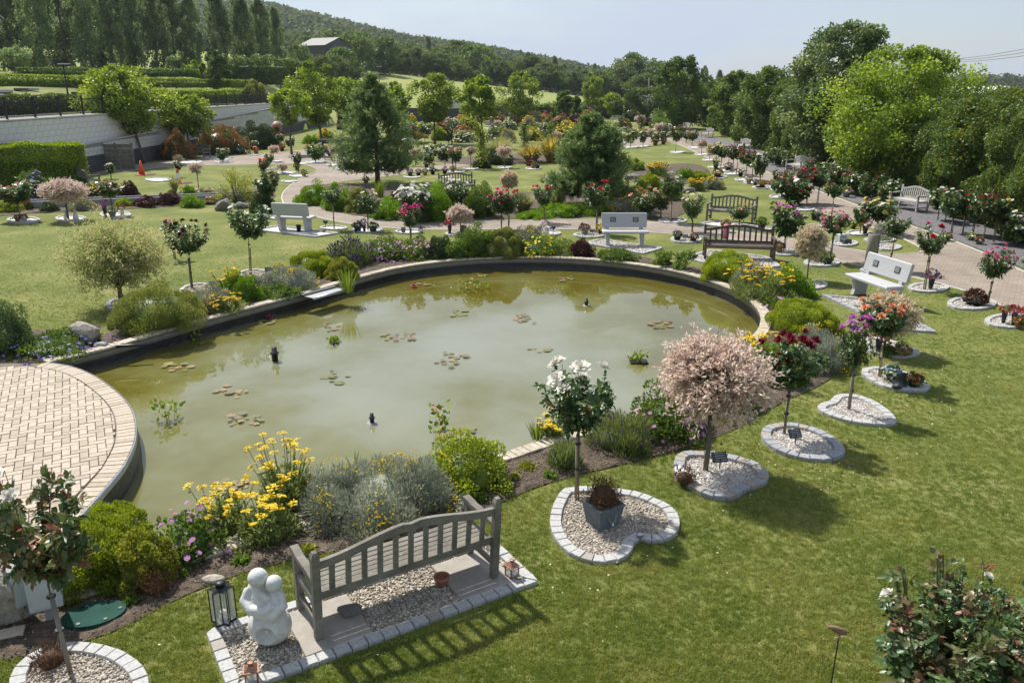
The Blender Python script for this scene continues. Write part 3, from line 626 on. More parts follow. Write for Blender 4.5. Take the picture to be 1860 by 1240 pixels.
def shootball(c, rx, rz, nsh, per, L, W, inner=.25, droop=.1, spike=.25, shape=LEAF4, zlow=-.8, tonefn=None):
    """ball of leafy shoots radiating from c"""
    nk = max(10, nsh // 14); kc = rdir(nk, .2); kl = rng.uniform(.72, 1.08, nk); j = rng.integers(0, nk, nsh); d = unit(kc[j] + rdir(nsh) * (.32 if spike > .25 else .45)); d[:, 2] = np.clip(d[:, 2], zlow, 1); d = unit(d)
    ln = kl[j] * (1 - min(.55, spike * .5) * rng.random(nsh)) * np.where(rng.random(nsh) < .06 + .1 * spike, 1.22, 1.0)
    E = d * np.array([rx, rx, rz]) * ln[:, None]; S = E * inner * .5
    t = np.sqrt(rng.uniform(inner ** 2, 1, (nsh, per))); P = S[:, None] + (E - S)[:, None] * t[..., None]; P[..., 2] -= droop * rz * t ** 2
    P = P.reshape(-1, 3) + rng.normal(0, .02 * rx, (nsh * per, 3)); D = unit(np.repeat(d, per, 0) * .7 + rdir(nsh * per) * .8)
    tt = t.ravel(); tone = tonefn(tt) if tonefn else np.clip(tt * .7 + rng.normal(0, .25, len(tt)) + .1, 0, 1)
    n = len(P); return leaves(P + np.array(c), D, L * rng.uniform(.7, 1.3, n), W * rng.uniform(.8, 1.2, n), tone, shape), E + np.array(c), d

# leaf materials
l_rose = leafmat('rose_leaf', [(.018, .045, .018), (.035, .075, .028), (.065, .11, .04), (.11, .05, .03)], .38, .25, .2, .5, [0, .45, .88, 1], 2.0)
l_rosered = leafmat('reddish_rose_leaf', [(.025, .05, .02), (.055, .09, .035), (.09, .095, .045), (.10, .06, .04), (.11, .04, .03)], .4, .25, .15, .5, [0, .4, .68, .88, 1], 1.75)
l_hebe = leafmat('hebe_leaf', [(.05, .085, .012), (.12, .17, .025), (.20, .26, .045)], .5, .35, .15, gain=2.0)
l_hebe2 = leafmat('yellow_green_leaf', [(.055, .08, .012), (.13, .16, .03), (.21, .24, .06)], .5, .35, .15, gain=1.9)
l_varieg = leafmat('variegated_leaf', [(.045, .075, .016), (.11, .145, .04), (.25, .27, .13)], .5, .3, .12, gain=1.8)
l_green = leafmat('mid_green_leaf', [(.022, .05, .012), (.05, .095, .022), (.095, .15, .035)], .5, .4, .2, gain=2.0)
l_bright = leafmat('bright_green_leaf', [(.045, .10, .008), (.09, .19, .015), (.15, .27, .03)], .5, .35, .15)
l_dark = leafmat('dark_green_leaf', [(.012, .028, .010), (.028, .052, .018), (.05, .08, .028)], .5, .2, .25)
l_silver = leafmat('silver_leaf', [(.11, .125, .09), (.20, .22, .17), (.31, .33, .27)], .75, .15, .15, gain=1.5, warm=(1, 1, .95))
l_lav = leafmat('lavender_leaf', [(.05, .085, .03), (.10, .145, .055), (.16, .20, .09)], .6, .35, .15, gain=1.7)
l_purple = leafmat('purple_leaf', [(.018, .008, .010), (.045, .018, .02), (.08, .035, .035)], .45, .2, .2)
l_redtip = leafmat('red_tip_leaf', [(.03, .06, .02), (.06, .09, .03), (.22, .05, .04), (.34, .09, .07)], .4, .3, .15, .5, [0, .58, .76, 1], 1.8)
l_willow = leafmat('pink_willow_leaf', [(.085, .12, .045), (.22, .21, .13), (.44, .33, .275), (.62, .53, .46)], .6, .38, .12, gain=1.3, warm=(1, 1, 1))
l_willowy = leafmat('lime_willow_leaf', [(.09, .15, .03), (.19, .25, .07), (.33, .37, .14), (.43, .38, .2)], .6, .4, .1, gain=1.3, warm=(1, 1, 1))
l_willowc = leafmat('cream_willow_leaf', [(.09, .12, .04), (.26, .26, .12), (.46, .40, .26), (.56, .46, .34)], .6, .3, .15, warm=(1, 1, 1))
l_pine = leafmat('pine_needles', [(.014, .03, .012), (.035, .06, .026), (.08, .11, .055)], .5, .4, .2, gain=3.3)
l_tree1 = leafmat('maple_foliage', [(.03, .055, .011), (.07, .112, .02), (.13, .18, .036)], .5, .45, .2, gain=2.6)
l_tree2 = leafmat('dark_tree_foliage', [(.015, .034, .010), (.035, .062, .018), (.07, .105, .03)], .5, .42, .25, gain=2.5)
l_pop = leafmat('poplar_foliage', [(.02, .042, .018), (.05, .08, .036), (.11, .145, .075)], .45, .45, .35, gain=2.8)
l_far = leafmat('distant_foliage', [(.020, .038, .014), (.042, .068, .024), (.075, .105, .04)], .6, .42, .35, gain=2.5)
l_hedge = leafmat('hornbeam_hedge', [(.016, .038, .010), (.042, .075, .018), (.09, .13, .032), (.13, .11, .03)], .5, .4, .15, .4, [0, .5, .93, 1], gain=2.0)
l_hedgey = leafmat('privet_hedge', [(.03, .06, .008), (.09, .15, .015), (.19, .26, .03)], .5, .4, .15, gain=2.1)
l_grass = leafmat('grass_blades', [(.080, .122, .022), (.133, .167, .038), (.205, .215, .075)], .6, .35, .1, gain=1.7, warm=(1, 1, 1))
_n = l_grass.node_tree; _h = [x for x in _n.nodes if x.type == 'HUE_SAT'][0]; _g = N(_n, 'ShaderNodeNewGeometry'); _z = N(_n, 'ShaderNodeTexNoise', Scale=.8, Detail=5, Roughness=.65); _n.links.new(_g.outputs['Position'], _z.inputs['Vector'])
_r = ramp(_n, [(.74, .84, .72), (1.05, 1.05, 1.0), (1.38, 1.2, 1.3), (1.8, 1.4, 1.9)], [.30, .47, .58, .70]); _n.links.new(_z.outputs['Fac'], _r.inputs['Fac']); _m = N(_n, 'ShaderNodeMix', data_type='RGBA', blend_type='MULTIPLY'); _m.inputs['Factor'].default_value = 1
_src = _h.inputs['Color'].links[0].from_socket; _n.links.new(_src, _m.inputs['A']); _n.links.new(_r.outputs[0], _m.inputs['B']); _n.links.new(_m.outputs['Result'], _h.inputs['Color'])
l_strap = leafmat('strap_leaf', [(.06, .095, .02), (.22, .21, .05), (.42, .36, .12)], .5, .3, .15)
l_reed = leafmat('reed_leaf', [(.05, .10, .015), (.11, .18, .03), (.19, .25, .06)], .45, .35, .15)
l_grassy = leafmat('feathery_grass', [(.10, .14, .06), (.18, .21, .10), (.28, .29, .16)], .6, .35, .15)
l_brown = leafmat('dried_foliage', [(.05, .028, .018), (.11, .062, .04), (.19, .125, .08)], .8, .15, .2, gain=1.2)
def petal(name, c, rough=.6, tr=.25, d=.8): return leafmat(name, [tuple(v * d * .75 for v in c), tuple(v * d for v in c), tuple(min(.9, v * 1.08) for v in c)], rough, tr, .06, .3, gain=1.0)
PET = {'white': petal('white_petals', (.82, .80, .72)), 'cream': petal('cream_petals', (.82, .76, .52)), 'yellow': petal('yellow_petals', (.86, .64, .012)),
       'lemon': petal('lemon_petals', (.80, .66, .22)), 'red': petal('red_petals', (.46, .006, .018)), 'darkred': petal('dark_red_petals', (.16, .004, .010)),
       'burgundy': petal('burgundy_petals', (.045, .006, .010)), 'pink': petal('pink_petals', (.66, .17, .28)), 'magenta': petal('magenta_petals', (.56, .03, .17)),
       'purple': petal('purple_petals', (.52, .16, .44)), 'mauve': petal('mauve_petals', (.58, .30, .52)), 'peach': petal('peach_petals', (.80, .36, .20)), 'coral': petal('coral_petals', (.74, .20, .13)),
       'violet': petal('violet_petals', (.17, .13, .52)), 'deepviolet': petal('deep_violet_petals', (.08, .05, .16)), 'lavender': petal('lavender_petals', (.17, .12, .30)), 'lilac': petal('lilac_petals', (.46, .20, .50)), 'orange': petal('orange_petals', (.70, .22, .03)), 'blue': petal('pale_blue_petals', (.22, .42, .68))}

# rose bloom: cupped petals in rings, unit radius
def bloom_mesh(mat, full=True, seed=0):
    r = random.Random(seed); fb = FB(); V = []; F = []; T = []
    rings = ((.30, 3, 1.25), (.52, 5, .85), (.78, 6, .5), (1.0, 7, .12)) if full else ((.5, 4, .9), (1.0, 6, .25))
    for k, (R, n, lift) in enumerate(rings):
        for i in range(n):
            a = 2 * math.pi * (i + r.uniform(-.15, .15)) / n + k * .5; wd = 2.6 * math.pi * R / n / 2
            o = Vector((math.cos(a), math.sin(a), 0)); sd = Vector((-math.sin(a), math.cos(a), 0)); zz = lift * .5
            b = len(V)
            V += [o * .06 * R + Vector((0, 0, -.25)), o * R * .62 + sd * wd * .55 + Vector((0, 0, zz * .55)), o * R * .62 - sd * wd * .55 + Vector((0, 0, zz * .55)),
                  o * R * (.95 + r.uniform(-.1, .1)) + sd * wd * .38 + Vector((0, 0, zz + .05)), o * R * (.95 + r.uniform(-.1, .1)) - sd * wd * .38 + Vector((0, 0, zz + .05)), o * R * 1.08 + Vector((0, 0, zz - .02))]
            F += [(b, b + 2, b + 1), (b + 1, b + 2, b + 4), (b + 1, b + 4, b + 3), (b + 3, b + 4, b + 5)]; T += [r.random()] * 4
    return np_mesh('rose_bloom', V, [np.array(F)], mat, tone=T)
BLOOM = {}
def bloom(col, v, full=True):
    k = (col, v, full)
    if k not in BLOOM: BLOOM[k] = bloom_mesh(PET[col], full, hash(v) % 97 + (1 if full else 50))
    return BLOOM[k]
def blooms_np(col_idx, P, D, R, fb):
    me = bloom('white', 0, False); nV = len(me.vertices); B = np.empty(nV * 3, np.float32); me.vertices.foreach_get('co', B); B = B.reshape(-1, 3)
    nF = len(me.polygons); F = np.empty(nF * 3, np.int32); me.loops.foreach_get('vertex_index', F); F = F.reshape(-1, 3)
    n = len(P); D = unit(D); X = unit(np.cross(D, rdir(n))); Y = np.cross(D, X); R = np.broadcast_to(R, n)[:, None, None]
    V = P[:, None] + (B[None, :, 0, None] * X[:, None] + B[None, :, 1, None] * Y[:, None] + B[None, :, 2, None] * D[:, None]) * R
    fb.put((V.reshape(-1, 3), (np.arange(n)[:, None, None] * nV + F[None]).reshape(-1, 3), rng.random(n * nF)), col_idx)

# rose crown at unit size: radius .5 wide, 1 high from z=0; canes with compound leaves
def rose_crown(seed, ncane, per, leafL, full=True, red=.1):
    global rng
    keep = rng; rng = np.random.default_rng(seed); fb = FB(); tips = []
    b = MB()
    for i in range(ncane):
        a = 2 * math.pi * i / ncane + rng.uniform(-.3, .3); out = rng.uniform(.18, .5); hgt = rng.uniform(.5, 1.0) * (1 - .35 * (out / .5) ** 2)
        p0 = np.array([0, 0, .02]); p2 = np.array([math.cos(a) * out, math.sin(a) * out, hgt]); p1 = np.array([math.cos(a) * out * .75, math.sin(a) * out * .75, hgt * .35])
        pts = [(1 - t) ** 2 * p0 + 2 * t * (1 - t) * p1 + t * t * p2 for t in np.linspace(0, 1, 5)]
        b.tube(pts, [.012, .010, .008, .006, .003], 4, False); tips.append(p2)
        for q in range(per):
            t = rng.uniform(.12, 1.0); P = (1 - t) ** 2 * p0 + 2 * t * (1 - t) * p1 + t * t * p2
            d = unit(rdir(1, .1)[0] + np.array([math.cos(a), math.sin(a), 0]) * .5); ll = leafL * rng.uniform(.7, 1.2)
            tn = rng.uniform(0, .85) if rng.random() > red else rng.uniform(.9, 1); side = unit(np.cross(d, rdir(1, 1.2)[0]))
            if full:
                pos = np.array([P + d * ll * x for x in (.35, .35, .85, .85, 1.15)]); dd = np.array([d * .5 + side, d * .5 - side, d * .5 + side, d * .5 - side, d])
                fb.put(leaves(pos, dd, ll * rng.uniform(.75, 1, 5), ll * .62, np.clip(tn + rng.normal(0, .07, 5), 0, 1), LEAF6, np.tile([0, 0, 1.0], (5, 1)), .45), 0)
            else:
                pos = np.array([P + d * ll * x for x in (.3, .9, .6)]); dd = np.array([d * .4 + side, d * .4 - side, d])
                fb.put(leaves(pos, dd, ll * 1.3, ll * .9, np.clip(tn + rng.normal(0, .1, 3), 0, 1), LEAF4, np.tile([0, 0, 1.0], (3, 1)), .4), 0)
    fb.mb(b, 1, .4); rng = keep
    return fb, np.array(tips)
RC = {}
def rosecrown(v, near, mat):
    k = (v, near, mat.name)
    if k not in RC:
        fb, tips = rose_crown(100 + v, 22 if near else 13, 17 if near else 16, .086 if near else .14, near, .10)
        RC[k] = (fb.build('rose_crown', [mat, m_cane]), tips)
    return RC[k]
STEMS = {}
def stem_mesh(kind, v):
    """unit-height stem with its stake"""
    k = (kind, v)
    if k not in STEMS:
        r = random.Random(v); b = MB(); b.smooth = True
        off = (.03, .0)
        b.tube([(r.uniform(-.006, .006) + off[0] * (1 - t * .3), r.uniform(-.006, .006), t) for t in (0, .25, .5, .75, 1.02)], [.012, .011, .010, .010, .009], 6)
        s = MB(); s.smooth = True
        s.tube([(-.012, 0, 0), (-.008, 0, .94 - .1 * (v % 3))], .019 if kind == 'stake' else .016, 7)
        t_ = MB(); t_.lathe([(.034, -.012), (.036, 0), (.034, .012)], 8, Matrix.Translation((.008, 0, 0)))
        STEMS[k] = (b.build('stem', m_cane), s.build('stake', m_stake if v % 2 == 0 else m_stake2), t_.build('tie', m_black))
    return STEMS[k]
# ------------------------------------------------------------------ trees and hedges
PROF = {'round': lambda t: np.sqrt(np.clip(1 - (2 * t - 1) ** 2, 0, 1)) * .95 + .05, 'vase': lambda t: np.clip(.25 + 1.5 * t, 0, 1) * np.sqrt(np.clip(1 - ((t - .45) / .58) ** 2 * (t > .45), 0, 1)),
        'cone': lambda t: np.clip(1 - t, 0, 1) ** .75 * np.clip(t * 6 + .35, 0, 1), 'column': lambda t: np.clip(np.minimum(t * 4 + .3, (1 - t) * 2.2 + .1), 0, 1) ** .6, 'full': lambda t: np.clip(np.minimum(1, (1 - t) * 2.6 + .06), 0, 1) ** .5,
        'egg': lambda t: np.sqrt(np.clip(1 - ((t - .4) / np.where(t < .4, .48, .62)) ** 2, 0, 1))}
def tree_meshes(seed, h, th, rx, prof, nclump, per, L, leaf, W=None, rc=.24, trunk_r=None, hollow=.35, lean=(0, 0), bark=None, sq=.8):
    global rng
    keep = rng; rng = np.random.default_rng(seed); fb = FB(); f = PROF[prof]
    t = rng.beta(1.3, 1.2, nclump); a = rng.uniform(0, 2 * np.pi, nclump); r = np.sqrt(rng.uniform(hollow ** 2, 1, nclump)); rr = f(t) * rx
    irr = 1 + .18 * np.sin(a * 3 + seed) + .12 * np.sin(a * 5 + t * 9 + seed * 2) + rng.normal(0, .07, nclump)
    C = np.column_stack([np.cos(a) * r * rr * irr, np.sin(a) * r * rr * irr, th + t * (h - th) * (1 - rc * .25)]); C[:, 0] += lean[0] * (C[:, 2] / h) ** 1.3; C[:, 1] += lean[1] * (C[:, 2] / h) ** 1.3
    crad = rc * rx * rng.uniform(.6, 1.25, nclump) * np.clip(f(t) + .25, .3, 1); n = nclump * per
    off = rdir(n) * (rng.random(n) ** .45)[:, None] * np.array([1, 1, sq]); P = np.repeat(C, per, 0) + off * np.repeat(crad, per)[:, None]
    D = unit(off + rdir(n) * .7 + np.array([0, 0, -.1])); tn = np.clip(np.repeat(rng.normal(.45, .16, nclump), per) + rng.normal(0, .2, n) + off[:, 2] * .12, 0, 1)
    fb.put(leaves(P, D, L * rng.uniform(.65, 1.25, n), (W or L * .7) * rng.uniform(.8, 1.2, n), tn, LEAF4))
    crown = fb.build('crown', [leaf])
    b = MB(); b.smooth = True; tr = trunk_r or h * .016; top = th + (h - th) * .72
    zs = np.linspace(0, top, 7); b.tube([(lean[0] * (z / h) ** 1.3 + (R_.uniform(-.02, .02) * h * .1 if 0 < z < top else 0), lean[1] * (z / h) ** 1.3, z) for z in zs], [tr * 1.35 if i == 0 else tr * (1 - .8 * z / top) + .01 for i, z in enumerate(zs)], 8)
    order = np.argsort(rng.random(nclump))[:min(nclump, 16)]
    for i in order:
        c = C[i]; z0 = max(th * .75, min(top * .95, c[2] - R_.uniform(.15, .4) * (h - th) * .6)); s = (lean[0] * (z0 / h) ** 1.3, lean[1] * (z0 / h) ** 1.3, z0)
        m_ = (s[0] * .4 + c[0] * .6, s[1] * .4 + c[1] * .6, s[2] * .55 + c[2] * .45); b.tube([s, m_, tuple(c)], [tr * .42, tr * .26, tr * .08], 5, False)
    rng = keep
    return crown, b.build('trunk', bark or m_bark)
def tree(name, label, meshes, loc, sc=1, rz=0, group=None, cat='tree', sxy=None):
    o = thing(name, label, cat, loc, rz, group); s = (sxy or sc, sxy or sc, sc)
    part('trunk', meshes[1], o, sc=s); part('crown', meshes[0], o, sc=s); return o
def pine_meshes(seed, h, rx, nw=16):
    global rng
    keep = rng; rng = np.random.default_rng(seed); fb = FB(); b = MB(); b.smooth = True
    b.tube([(0, 0, 0), (.03, .02, h * .3), (0, .03, h * .6), (0, 0, h * .98)], [h * .025, h * .02, h * .012, h * .003], 8); r = random.Random(seed)
    for k in range(nw):
        t = k / (nw - 1); z = h * (.13 + .82 * t); R = rx * (1 - t) ** .8 * (1.0 if k else .8) + .12
        for i in range(r.randint(7, 10)):
            a = r.uniform(0, 6.28); L = R * r.uniform(.65, 1.15); up = .12 + .75 * t
            tip = np.array([math.cos(a) * L, math.sin(a) * L, z + L * up * .6]); s = np.array([0, 0, z]); mid = (s + tip) / 2 + np.array([0, 0, -.06 * L])
            b.tube([tuple(s), tuple(mid), tuple(tip)], [h * .006, h * .004, h * .0015], 4, False)
            m = int(12 + 36 * L / rx); tt = rng.uniform(.28, 1.0, m); P = s + (tip - s) * tt[:, None] + rng.normal(0, .09 * L + .04, (m, 3)) * np.array([1, 1, .6])
            D = unit((tip - s) / L + np.array([0, 0, .55]) + rdir(m) * .5)
            q = 14; PP = np.repeat(P, q, 0) + np.repeat(D, q, 0) * rng.uniform(-.08, .10, (m * q, 1)); DD = unit(np.repeat(D, q, 0) * .8 + rdir(m * q) * .75)
            tn = np.clip(np.repeat(rng.uniform(.1, .8, m), q) + rng.normal(0, .15, m * q), 0, 1)
            fb.put(leaves(PP, DD, (.19 * rng.uniform(.7, 1.2, m * q)), .03, tn, LEAF4))
    rng = keep; return fb.build('crown', [l_pine]), b.build('trunk', m_bark)
def hedge_mesh(path, wid, hts, L, leaf, cover=2.2, lump=.25, seed=1, W=None, round_=.3, tones=(.42, .2)):
    """leafy hedge along a polyline (local metres)"""
    global rng
    keep = rng; rng = np.random.default_rng(seed); P = [Vector((p[0], p[1])) for p in path]; seg = [(b - a).length for a, b in zip(P, P[1:])]; tot = sum(seg)
    hm = float(np.mean(hts)); area = tot * (2 * hm + wid) + 2 * wid * hm; W = W or L * .65; n = int(cover * area / (L * W * .5))
    s = rng.uniform(0, tot, n); cum = np.concatenate([[0], np.cumsum(seg)]); k = np.clip(np.searchsorted(cum, s) - 1, 0, len(seg) - 1); u = (s - cum[k]) / np.array(seg)[k]
    A = np.array([tuple(p) for p in P]); c = A[k] + (A[k + 1] - A[k]) * u[:, None]; T = unit(A[k + 1] - A[k]); Nn = np.column_stack([-T[:, 1], T[:, 0]])
    hh = np.interp(s, np.linspace(0, tot, len(hts)), hts); q = rng.random(n) * (2 * hm + wid)
    side = np.where(q < hm, 1, np.where(q < 2 * hm, -1, 0)); z = np.where(side == 0, hh, rng.random(n) * hh); off = np.where(side == 0, (rng.random(n) - .5) * wid, side * wid / 2)
    end = rng.random(n) < (2 * wid * hm) / area; es = rng.random(n) < .5
    KL = int(np.clip(tot * hm * 1.8, 20, 520)); ls, lz, lr = rng.uniform(0, tot, KL), rng.uniform(0, hm * 1.05, KL), rng.uniform(.3, .8, KL) * (.5 + lump); la = rng.uniform(.3, 1.2, KL); lsd = rng.integers(-1, 2, KL); nz = np.full(n, -.45)
    for q_ in range(KL):
        dd = ((s - ls[q_]) ** 2 * .55 + (np.where(side == 0, (off - lz[q_] % wid + wid / 2), z - lz[q_])) ** 2) / lr[q_] ** 2; nz = np.maximum(nz, np.where((dd < 1) & ((side == lsd[q_]) | (lsd[q_] == 0)), (1 - dd) * la[q_] - .35, -.45))
    nz = nz + .2 * np.sin(s * .5 + seed) + .12 * np.sin(s * 1.3 + z * 1.7)
    bul = lump * nz - .12 * lump * rng.random(n); zf = z / np.maximum(hh, .1); off = off * (1 - round_ * np.clip(zf - .75, 0, 1) * 1.2)
    off = np.where(end, (rng.random(n) - .5) * wid, off); z = np.where(end, rng.random(n) * hh, z)
    off = off + side * bul * (~end); z = z + np.where(side == 0, bul, 0) * (~end); dep = rng.random(n) ** 2 * .25; off = off - side * dep
    cs = np.where(end[:, None], np.where(es[:, None], A[0], A[-1]) + np.where(es[:, None], -unit(A[1] - A[0]), unit(A[-1] - A[-2])) * (bul * .5 - dep)[:, None], c)
    PP = np.column_stack([cs + Nn * off[:, None], np.maximum(z, .02)]); out = np.column_stack([Nn * side[:, None], (side == 0) * 1.0]); out[end, 2] = .1
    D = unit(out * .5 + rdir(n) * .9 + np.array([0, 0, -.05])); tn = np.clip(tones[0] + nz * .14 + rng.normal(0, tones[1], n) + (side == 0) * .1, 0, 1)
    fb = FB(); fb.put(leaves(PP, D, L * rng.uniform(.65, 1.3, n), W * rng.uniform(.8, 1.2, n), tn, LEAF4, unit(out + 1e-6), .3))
    b = MB()
    for i in range(len(P) - 1):
        t = (P[i + 1] - P[i]).normalized(); nn = Vector((-t.y, t.x)) * (wid * .5 - lump * .6 - .18); h0 = float(np.interp(cum[i], np.linspace(0, tot, len(hts)), hts)) - .3 - lump * .6; h1 = float(np.interp(cum[i + 1], np.linspace(0, tot, len(hts)), hts)) - .3 - lump * .6
        a, c2 = P[i] + t * .25, P[i + 1] - t * (.25 if i == len(P) - 2 else 0)
        v = [(a + nn), (a - nn), (c2 - nn), (c2 + nn)]; V = [(p.x, p.y, 0) for p in v] + [(v[0].x, v[0].y, h0), (v[1].x, v[1].y, h0), (v[2].x, v[2].y, h1), (v[3].x, v[3].y, h1)]
        b.add(V, [(4, 5, 6, 7), (0, 1, 5, 4), (1, 2, 6, 5), (2, 3, 7, 6), (3, 0, 4, 7)])
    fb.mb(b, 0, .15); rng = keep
    return fb.build('hedge_foliage', [leaf])

# ------------------------------------------------------------------ border plants: every kind gives its parts
def lod(L, ppm, mn=2.4): return max(L, mn / ppm)
def bush(kind, w, h, ppm=130, col=None, leaf=None):
    rx = w / 2; out = {}; A = 2 * math.pi * rx * max(h, rx * .6)
    def cnt(L, W, c=3.0): return int(np.clip(c * A / (L * W * .5), 60, 26000))
    f2 = FB()
    if kind in ('hebe', 'varieg', 'shrub', 'dark', 'purple', 'redtip', 'bright'):
        mt = leaf or {'hebe': l_hebe, 'varieg': l_varieg, 'shrub': l_green, 'dark': l_dark, 'purple': l_purple, 'redtip': l_redtip, 'bright': l_bright}[kind]
        L0 = {'hebe': .032, 'varieg': .035, 'shrub': .05, 'dark': .04, 'purple': .05, 'redtip': .07, 'bright': .045}[kind]
        L = lod(L0, ppm); W = L * .55; am = .14 if kind in ('hebe', 'varieg') else .45
        fb = mound(rx, rx, h, cnt(L, W, 3.2), L, W, 14 if kind in ('hebe', 'varieg') else 18, am, .55 if kind in ('hebe', 'varieg') else .2, .22 if kind in ('hebe', 'varieg') else .45)
        out['foliage'] = fb.build('foliage', [mt])
        if col:
            n = int(np.clip(A * 60, 10, 160)); P, Nn, r = lump_dome(n, rx * 1.02, rx * 1.02, h * 1.03, 10, .3); blooms_np(0, P, Nn, lod(.028, ppm, 2), f2)
    elif kind == 'santolina':
        L = lod(.075, ppm); W = max(.010, 1.3 / ppm); fb = mound(rx, rx, h, cnt(L, W, 1.9), L, W, 20, .35, .9, .30); out['foliage'] = fb.build('foliage', [leaf or l_silver])
        n = int(A * (420 if col is None else 200)); P, Nn, r = lump_dome(n, rx * 1.1, rx * 1.1, h * 1.14, 10, .1)
        mk = np.sin(P[:, 0] * 5.3 / max(rx, .3) + 1) + np.sin(P[:, 1] * 4.7 / max(rx, .3)) + rng.normal(0, .35, n) > .45
        if mk.sum() > 4: balls(f2, P[mk] + Nn[mk] * .03, lod(.012, ppm, 1.5))
        col = col or 'yellow'
    elif kind == 'achillea':
        L = lod(.10, ppm); W = L * .22; fb = mound(rx * .8, rx * .8, h * .5, cnt(L, W, 1.2), L, W, 10, .5, .7, .6); nst = int(16 * w / .6 + 6)
        a = rng.uniform(0, 6.28, nst); r = np.sqrt(rng.random(nst)); B = np.column_stack([rx * .45 * r * np.cos(a), rx * .45 * r * np.sin(a), np.full(nst, .05)]); T = np.column_stack([rx * 1.0 * r * np.cos(a), rx * 1.0 * r * np.sin(a), h * rng.uniform(.62, 1.0, nst)])
        b = MB()
        for i in range(nst):
            b.tube([B[i], (B[i] * .5 + T[i] * .5) + np.array([0, 0, h * .06]), T[i]], max(.004, .5 / ppm), 4, False)
        fb.mb(b, 0, .5); n2 = nst * 7; u = rng.random(n2); k = np.repeat(np.arange(nst), 7); P = B[k] + (T[k] - B[k]) * u[:, None]
        fb.put(leaves(P, rdir(n2, .3), .10 * (1.2 - u), .028, rng.random(n2), LEAF4)); out['foliage'] = fb.build('foliage', [leaf or l_lav])
        for i in range(nst):
            R = rng.uniform(.04, .068); m = 24; aa = rng.uniform(0, 6.28, m); rr = R * np.sqrt(rng.random(m)); tilt = rng.normal(0, .2, 2)
            P = T[i] + np.column_stack([rr * np.cos(aa), rr * np.sin(aa), .012 + (rr * np.cos(aa)) * tilt[0] + (rr * np.sin(aa)) * tilt[1] - rr ** 2 * 4])
            florets(f2, P, np.tile([0, 0, 1.0], (m, 1)) + rng.normal(0, .25, (m, 3)), max(.014, 1.6 / ppm), 0, 5)
        col = col or 'yellow'
    elif kind in ('lavender', 'salvia'):
        L = lod(.13, ppm); W = max(.008, 1.0 / ppm); fb = FB(); n = cnt(L, W, 1.3); P, Nn, r = lump_dome(n, rx * .85, rx * .85, h * .72, 8, .25); P = P * (1 - .5 * rng.random(n) ** 2)[:, None]
        fb.put(leaves(P, unit(Nn * .8 + np.array([0, 0, 1.1]) + rdir(n) * .3), L * rng.uniform(.7, 1.3, n), W, np.clip(.2 + .6 * P[:, 2] / h + rng.normal(0, .2, n), 0, 1), LEAF4)); core(fb, rx, rx, h * .7, .66)
        out['foliage'] = fb.build('foliage', [leaf or l_lav]); ns = int((90 if kind == 'lavender' else 70) * w * w / .5 + 24); P, Nn, r = lump_dome(ns, rx * .85, rx * .85, h * .7, 8, .2)
        spikes(f2, rx, rx, P, h * .26, ns, lod(.055 if kind == 'lavender' else .13, ppm, 4), max(.016, 1.8 / ppm), 0, .9); col = col or ('lavender' if kind == 'lavender' else 'deepviolet')
    elif kind in ('aster', 'geranium'):
        L = lod(.05, ppm); W = L * .6; fb = mound(rx, rx, h, cnt(L, W, 1.9), L, W, 12, .5, .3, .4); out['foliage'] = fb.build('foliage', [leaf or l_green])
        n = int(np.clip(A * 70, 18, 220)); P, Nn, r = lump_dome(n, rx * 1.05, rx * 1.05, h * 1.12, 10, .45); florets(f2, P, Nn + np.array([0, 0, .8]), lod(.032, ppm, 2.4), 0, 8, m2=1, r2=.36); col = col or 'lilac'
    elif kind == 'grass':
        fb = FB(); fb.put(straps(int(260 * max(w, .5)), rx * .2, h * 1.05, max(.008, 1.1 / ppm), .55, 4, lean=rx / h * 1.0)); out['foliage'] = fb.build('foliage', [leaf or l_grassy])
    elif kind == 'phormium':
        fb = FB(); fb.put(straps(int(150 * w), rx * .25, h * 1.15, max(.05, 2.0 / ppm), .8, 5, lean=rx / h * .95)); out['foliage'] = fb.build('foliage', [leaf or l_strap])
    elif kind == 'iris':
        fb = FB(); fb.put(straps(int(34 * w / .3), rx * .5, h, max(.022, 1.2 / ppm), .35, 4, lean=.4)); out['foliage'] = fb.build('foliage', [leaf or l_reed])
    elif kind == 'heather':
        L = lod(.05, ppm); W = max(.009, 1.2 / ppm); fb = mound(rx, rx, h, cnt(L, W, 1.0), L, W, 10, .5, .9, .7); out['foliage'] = fb.build('foliage', [leaf or l_brown])
    elif kind == 'wild':                                       # loose open shrub
        L = lod(.05, ppm); nsh = int(90 * w); v, E, d = shootball((0, 0, h * .35), rx, h * .65, nsh, 26, L, L * .5, .15, .05, .5, zlow=-.35); fb = FB().put(v); b = MB()
        for e in E[::4]: b.tube([(0, 0, 0), tuple(np.array(e) * .45), tuple(e)], [max(.008, .5 / ppm), max(.006, .4 / ppm), .002], 4, False)
        fb.mb(b, 1); out['foliage'] = fb.build('foliage', [leaf or l_green, m_cane])
        if col: blooms_np(0, E, d, lod(.035, ppm, 2.2), f2)
    if f2.n: out['flowers'] = f2.build('flowers', [PET[col or 'yellow'], PET['yellow']])
    return out
